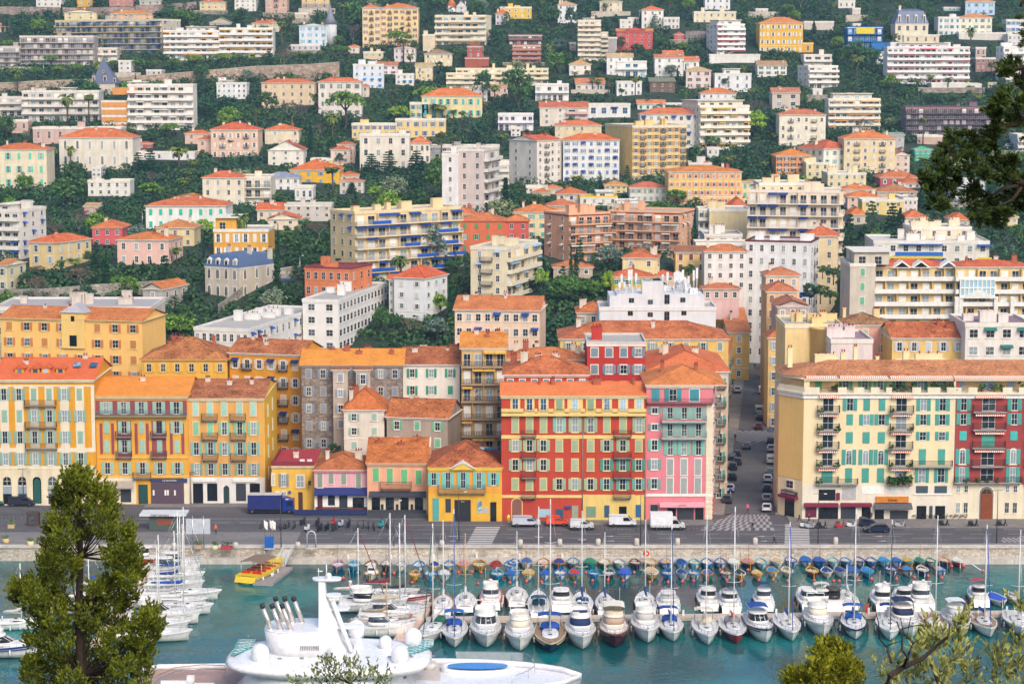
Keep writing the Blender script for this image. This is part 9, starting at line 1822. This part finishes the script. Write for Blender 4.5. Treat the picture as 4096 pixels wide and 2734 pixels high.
o=simple('ticket_kiosk','harbour kiosk with flat white canopy','kiosk',p,[('wall',m1),('canopy',m2),('counter_window',m3)]);part('lettering',text_mesh('PORT DE NICE',.5,IRON),o,T3(-.5,-.86,2.88))
p=gp(30,298,120);m1,m2=MB(),MB();m1.box(-1.1,0,0,1.1,1.6,2.5,paint('#4c3c38',.7));m2.box(-.6,-.05,.4,.3,0,2.1,GLD);simple('guard_booth','small brown booth behind planters at the left','booth',p,[('wall',m1),('door',m2)])
p=gp(31,122,325);m1,m2=MB(),MB();m1.box(-.75,-.4,.15,.75,.4,2.1,paint('#1c64c0',.5));m2.box(-.9,-.5,0,.9,.5,.15,LIMES);o=simple('ticket_stand','blue ticket stand with white flags near the gangway','stand',p,[('panel',m1),('base',m2)])
for x in(-.7,.3,.7):m=MB();m.tube([(x,0,2),(x-.2,0,5.2)],.03,STEEL,4);m.prism([(x-.2,0,5.1),(x+.5,.1,4.6),(x+.4,.1,3.2),(x-.12,0,3.8)],WHITE,(0,.02,0));part('flag',m,o)
p=gp(31,508,325);m=MB();m.tube([(-.75,0,0),(-.75,0,2.4),(-.5,0,2.95),(0,0,3.15),(.5,0,2.95),(.75,0,2.4),(.75,0,0)],.13,paint('#c8ccd4',.4),6);m1=MB();m1.box(-1.0,-.35,0,1.0,.35,.2,LIMES);simple('entry_arch','small white metal arch on the quay','arch',p,[('arch',m),('base',m1)])
for t,u,v,c,l in((30,55,275,'#d8bc88','round tan planter at the far left'),(30,280,298,'#e0d0a0','round cream planter left of the conifer'),(30,445,310,'#d8bc98','square tan planter beside the conifer'),(30,1820,322,'#c8a888','square tan planter under the big sign board'),(30,1968,335,'#e0d8b0','round cream planter with thin sapling'),(30,2080,330,'#b84048','long red planter box with dark shrub'),(30,105,135,'#c8b088','tan planter box beside the brown booth')):
 p=gp(t,u,v);w_=1.0 if c=='#b84048'else .6;m=MB();m.box(-w_,-.4,0,w_,.4,.65,paint(c,.8))if 'round'not in l else m.lathe([(.45,0),(.6,.1),(.58,.8),(.45,.85)],paint(c,.8),12)
 r=np.random.RandomState(int(u));Q=leaves([(x,0,1.1)for x in np.linspace(-w_*.6,w_*.6,4)],[.42]*4,40,.14,1,r);o=simple('planter',l,'planter',p,[('pot',m)]);part('shrub',quad_mesh('shrub',Q,DG if 'red'in l else MG),o)
p=gp(32,1230,392,1.5);m=MB();m.tube([(.42*cos(a),0,.42*sin(a)+.5)for a in[2*pi*k/12 for k in range(13)]],.17,P('#e84424'),6);simple('lifebuoy','orange red lifebuoy on the quay wall','lifebuoy',p-Vector((0,.3,0)),[('ring',m)])
for t,u,v,l in((31,1418,995,'red post box on the pinkish pontoon'),(33,902,905,'red extinguisher box on the long pontoon'),(32,982,395,'small red post with flag by the quay wall')):m=MB();m.box(-.22,-.2,0,.22,.2,1.2,P('#e03828'));simple('red_post',l,'post',gp(t,u,v,.6),[('box',m)])
for t,u0,u1,v,l in((31,495,1220,170,'low grey fence before the motorbikes'),(32,555,1900,162,'thin crossed barrier along the pavement by the vans'),(30,0,1300,60,'long dark bike rack rail behind the left promenade'),(21,345,1560,1585,'dark blue canvas terrace fence before the low houses')):
 a,b=gp(t,u0,v),gp(t,u1,v);Ld=(b-a).length;m=MB();bl='canvas'in l
 if bl:m.box(0,-.03,.1,Ld*.55,.03,1.1,paint('#1c2c60',.8));m.box(Ld*.56,-.03,.1,Ld,.03,1.1,paint('#44444c',.8))
 for zz in(.95,):m.tube([(0,0,zz),(Ld,0,zz)],.03,IRON,4)
 n=int(Ld/.7)
 for i in range(n+1):x=Ld*i/n;m.box(x-.025,-.02,0,x+.025,.02,.95,IRON);(not bl)and m.tube([(x,0,.05),(min(Ld,x+Ld/n),0,.9)],.015,IRON,3)
 simple('fence',l,'fence',a,[('rail',m)],atan2(b.y-a.y,b.x-a.x))
for t,u,v,c,l,dz in((22,1960,1185,'#1c3cb0','round blue parking sign before the left car row',4.5),(22,2003,1480,'#1c3cb0','round blue sign nearest to the quay, left kerb',3.6),(23,58,1370,'#1c3cb0','round blue sign on the right kerb',1.6)):
 p=gp(t,u,v,2.7);m=MB();m.tube([(0,0,0),(0,0,3)],.04,STEEL,5);d_=MB();d_.lathe([(.02,-.02),(.36,-.02),(.36,.02),(.02,.02)],P(c),14);me=d_.mesh('sign_face');me.transform(Matrix.Rotation(pi/2,4,'X')@Matrix.Identity(4));me.transform(T3(0,-.06,2.8));simple('traffic_sign',l,'sign',p,[('pole',m),('sign_face',me)])
p=gp(23,88,1330,2.7);m=MB();m.box(-.75,-.05,1.3,.75,.05,3.0,P('#e0a018'));simple('direction_sign','yellow and orange direction sign panels by the street','sign',p,[('panel',m)]+[('post',MB().tube([(s,.06,0),(s,.06,3)],.04,STEEL,5))for s in(-.5,.5)])
for u,l in((1340,'left group of cafe tables before the cream corner block'),(1500,'middle group of cafe tables near the dark red block'),(1680,'right group of cafe tables near the dark red block')):
 m=MB();n=MB()
 for i in range(3):m.lathe([(.32,.7),(.34,.74)],BLK,8,i*1.1,0);n.box(i*1.1+.35,-.2,.42,i*1.1+.7,.2,.47,BLK);n.box(i*1.1+.66,-.2,.47,i*1.1+.7,.2,.95,BLK)
 simple('cafe_seating',l,'cafe seating',gp(33,u,55,2.66),[('table_top',m),('chair_seat',n)])
mh=bpy.data.materials.new('haze');mh.use_nodes=True;nt=mh.node_tree;nt.nodes.remove(nt.nodes['Principled BSDF']);pv=nt.nodes.new('ShaderNodeVolumePrincipled');pv.inputs['Color'].default_value=(.42,.7,1,1);pv.inputs['Density'].default_value=.00012;pv.inputs['Anisotropy'].default_value=.2
nt.links.new(pv.outputs[0],nt.nodes['Material Output'].inputs['Volume']);m=MB();m.box(-1200,-400,-12,1200,2000,330,mh)
if HAZE:struct('haze',m,'stuff')
SIZE=lambda k,h:'big 'if h>26 else 'small 'if h<9 else ''
cand={}
def refs(px,pb,Y):
 out=[]
 for lab,x0,x1,y0,y1,Yb,nm in BL:
  cx=(x0+x1)/2;d=max(0,x0-px,px-x1)+max(0,y0-pb,pb-y1)*1.0+abs(pb-y1)*.25
  rel='left of'if px<x0+.12*(x1-x0)else 'right of'if px>x1-.12*(x1-x0)else('in front of'if Y<Yb else 'behind')
  out.append((d,rel,lab.split(',')[0]))
 return sorted(out)[:9]
seen={}
for o,kind,px,pb,pt_,Y,wpx in sorted(TR,key=lambda t:-(t[3]-t[4])):
 base=SIZE(kind,pb-pt_)+NAMES[kind][1];ok=None
 for d,rel,lab in refs(px,pb,Y):
  l='%s %s the %s'%(base,rel,lab);
  while len(l.split())>16:l=' '.join(l.split()[:-1])
  while l.split()[-1]in('with','and','the','a','of','above','behind','beside','at','right','left','on','below','under','its','in'):l=' '.join(l.split()[:-1])
  if l not in seen:ok=l;break
 if ok is None:ok=l;o['group']=base+'s '+rel+' the '+lab;seen[l]['group']=o['group']
 seen[ok]=o;o['label']=ok
 if 'group'not in o:o['group']={'p':'palm trees on the hill','w':'palm trees on the hill','c':'cypresses on the hill','u':'umbrella pines on the hill'}.get(kind,'trees on the hill')
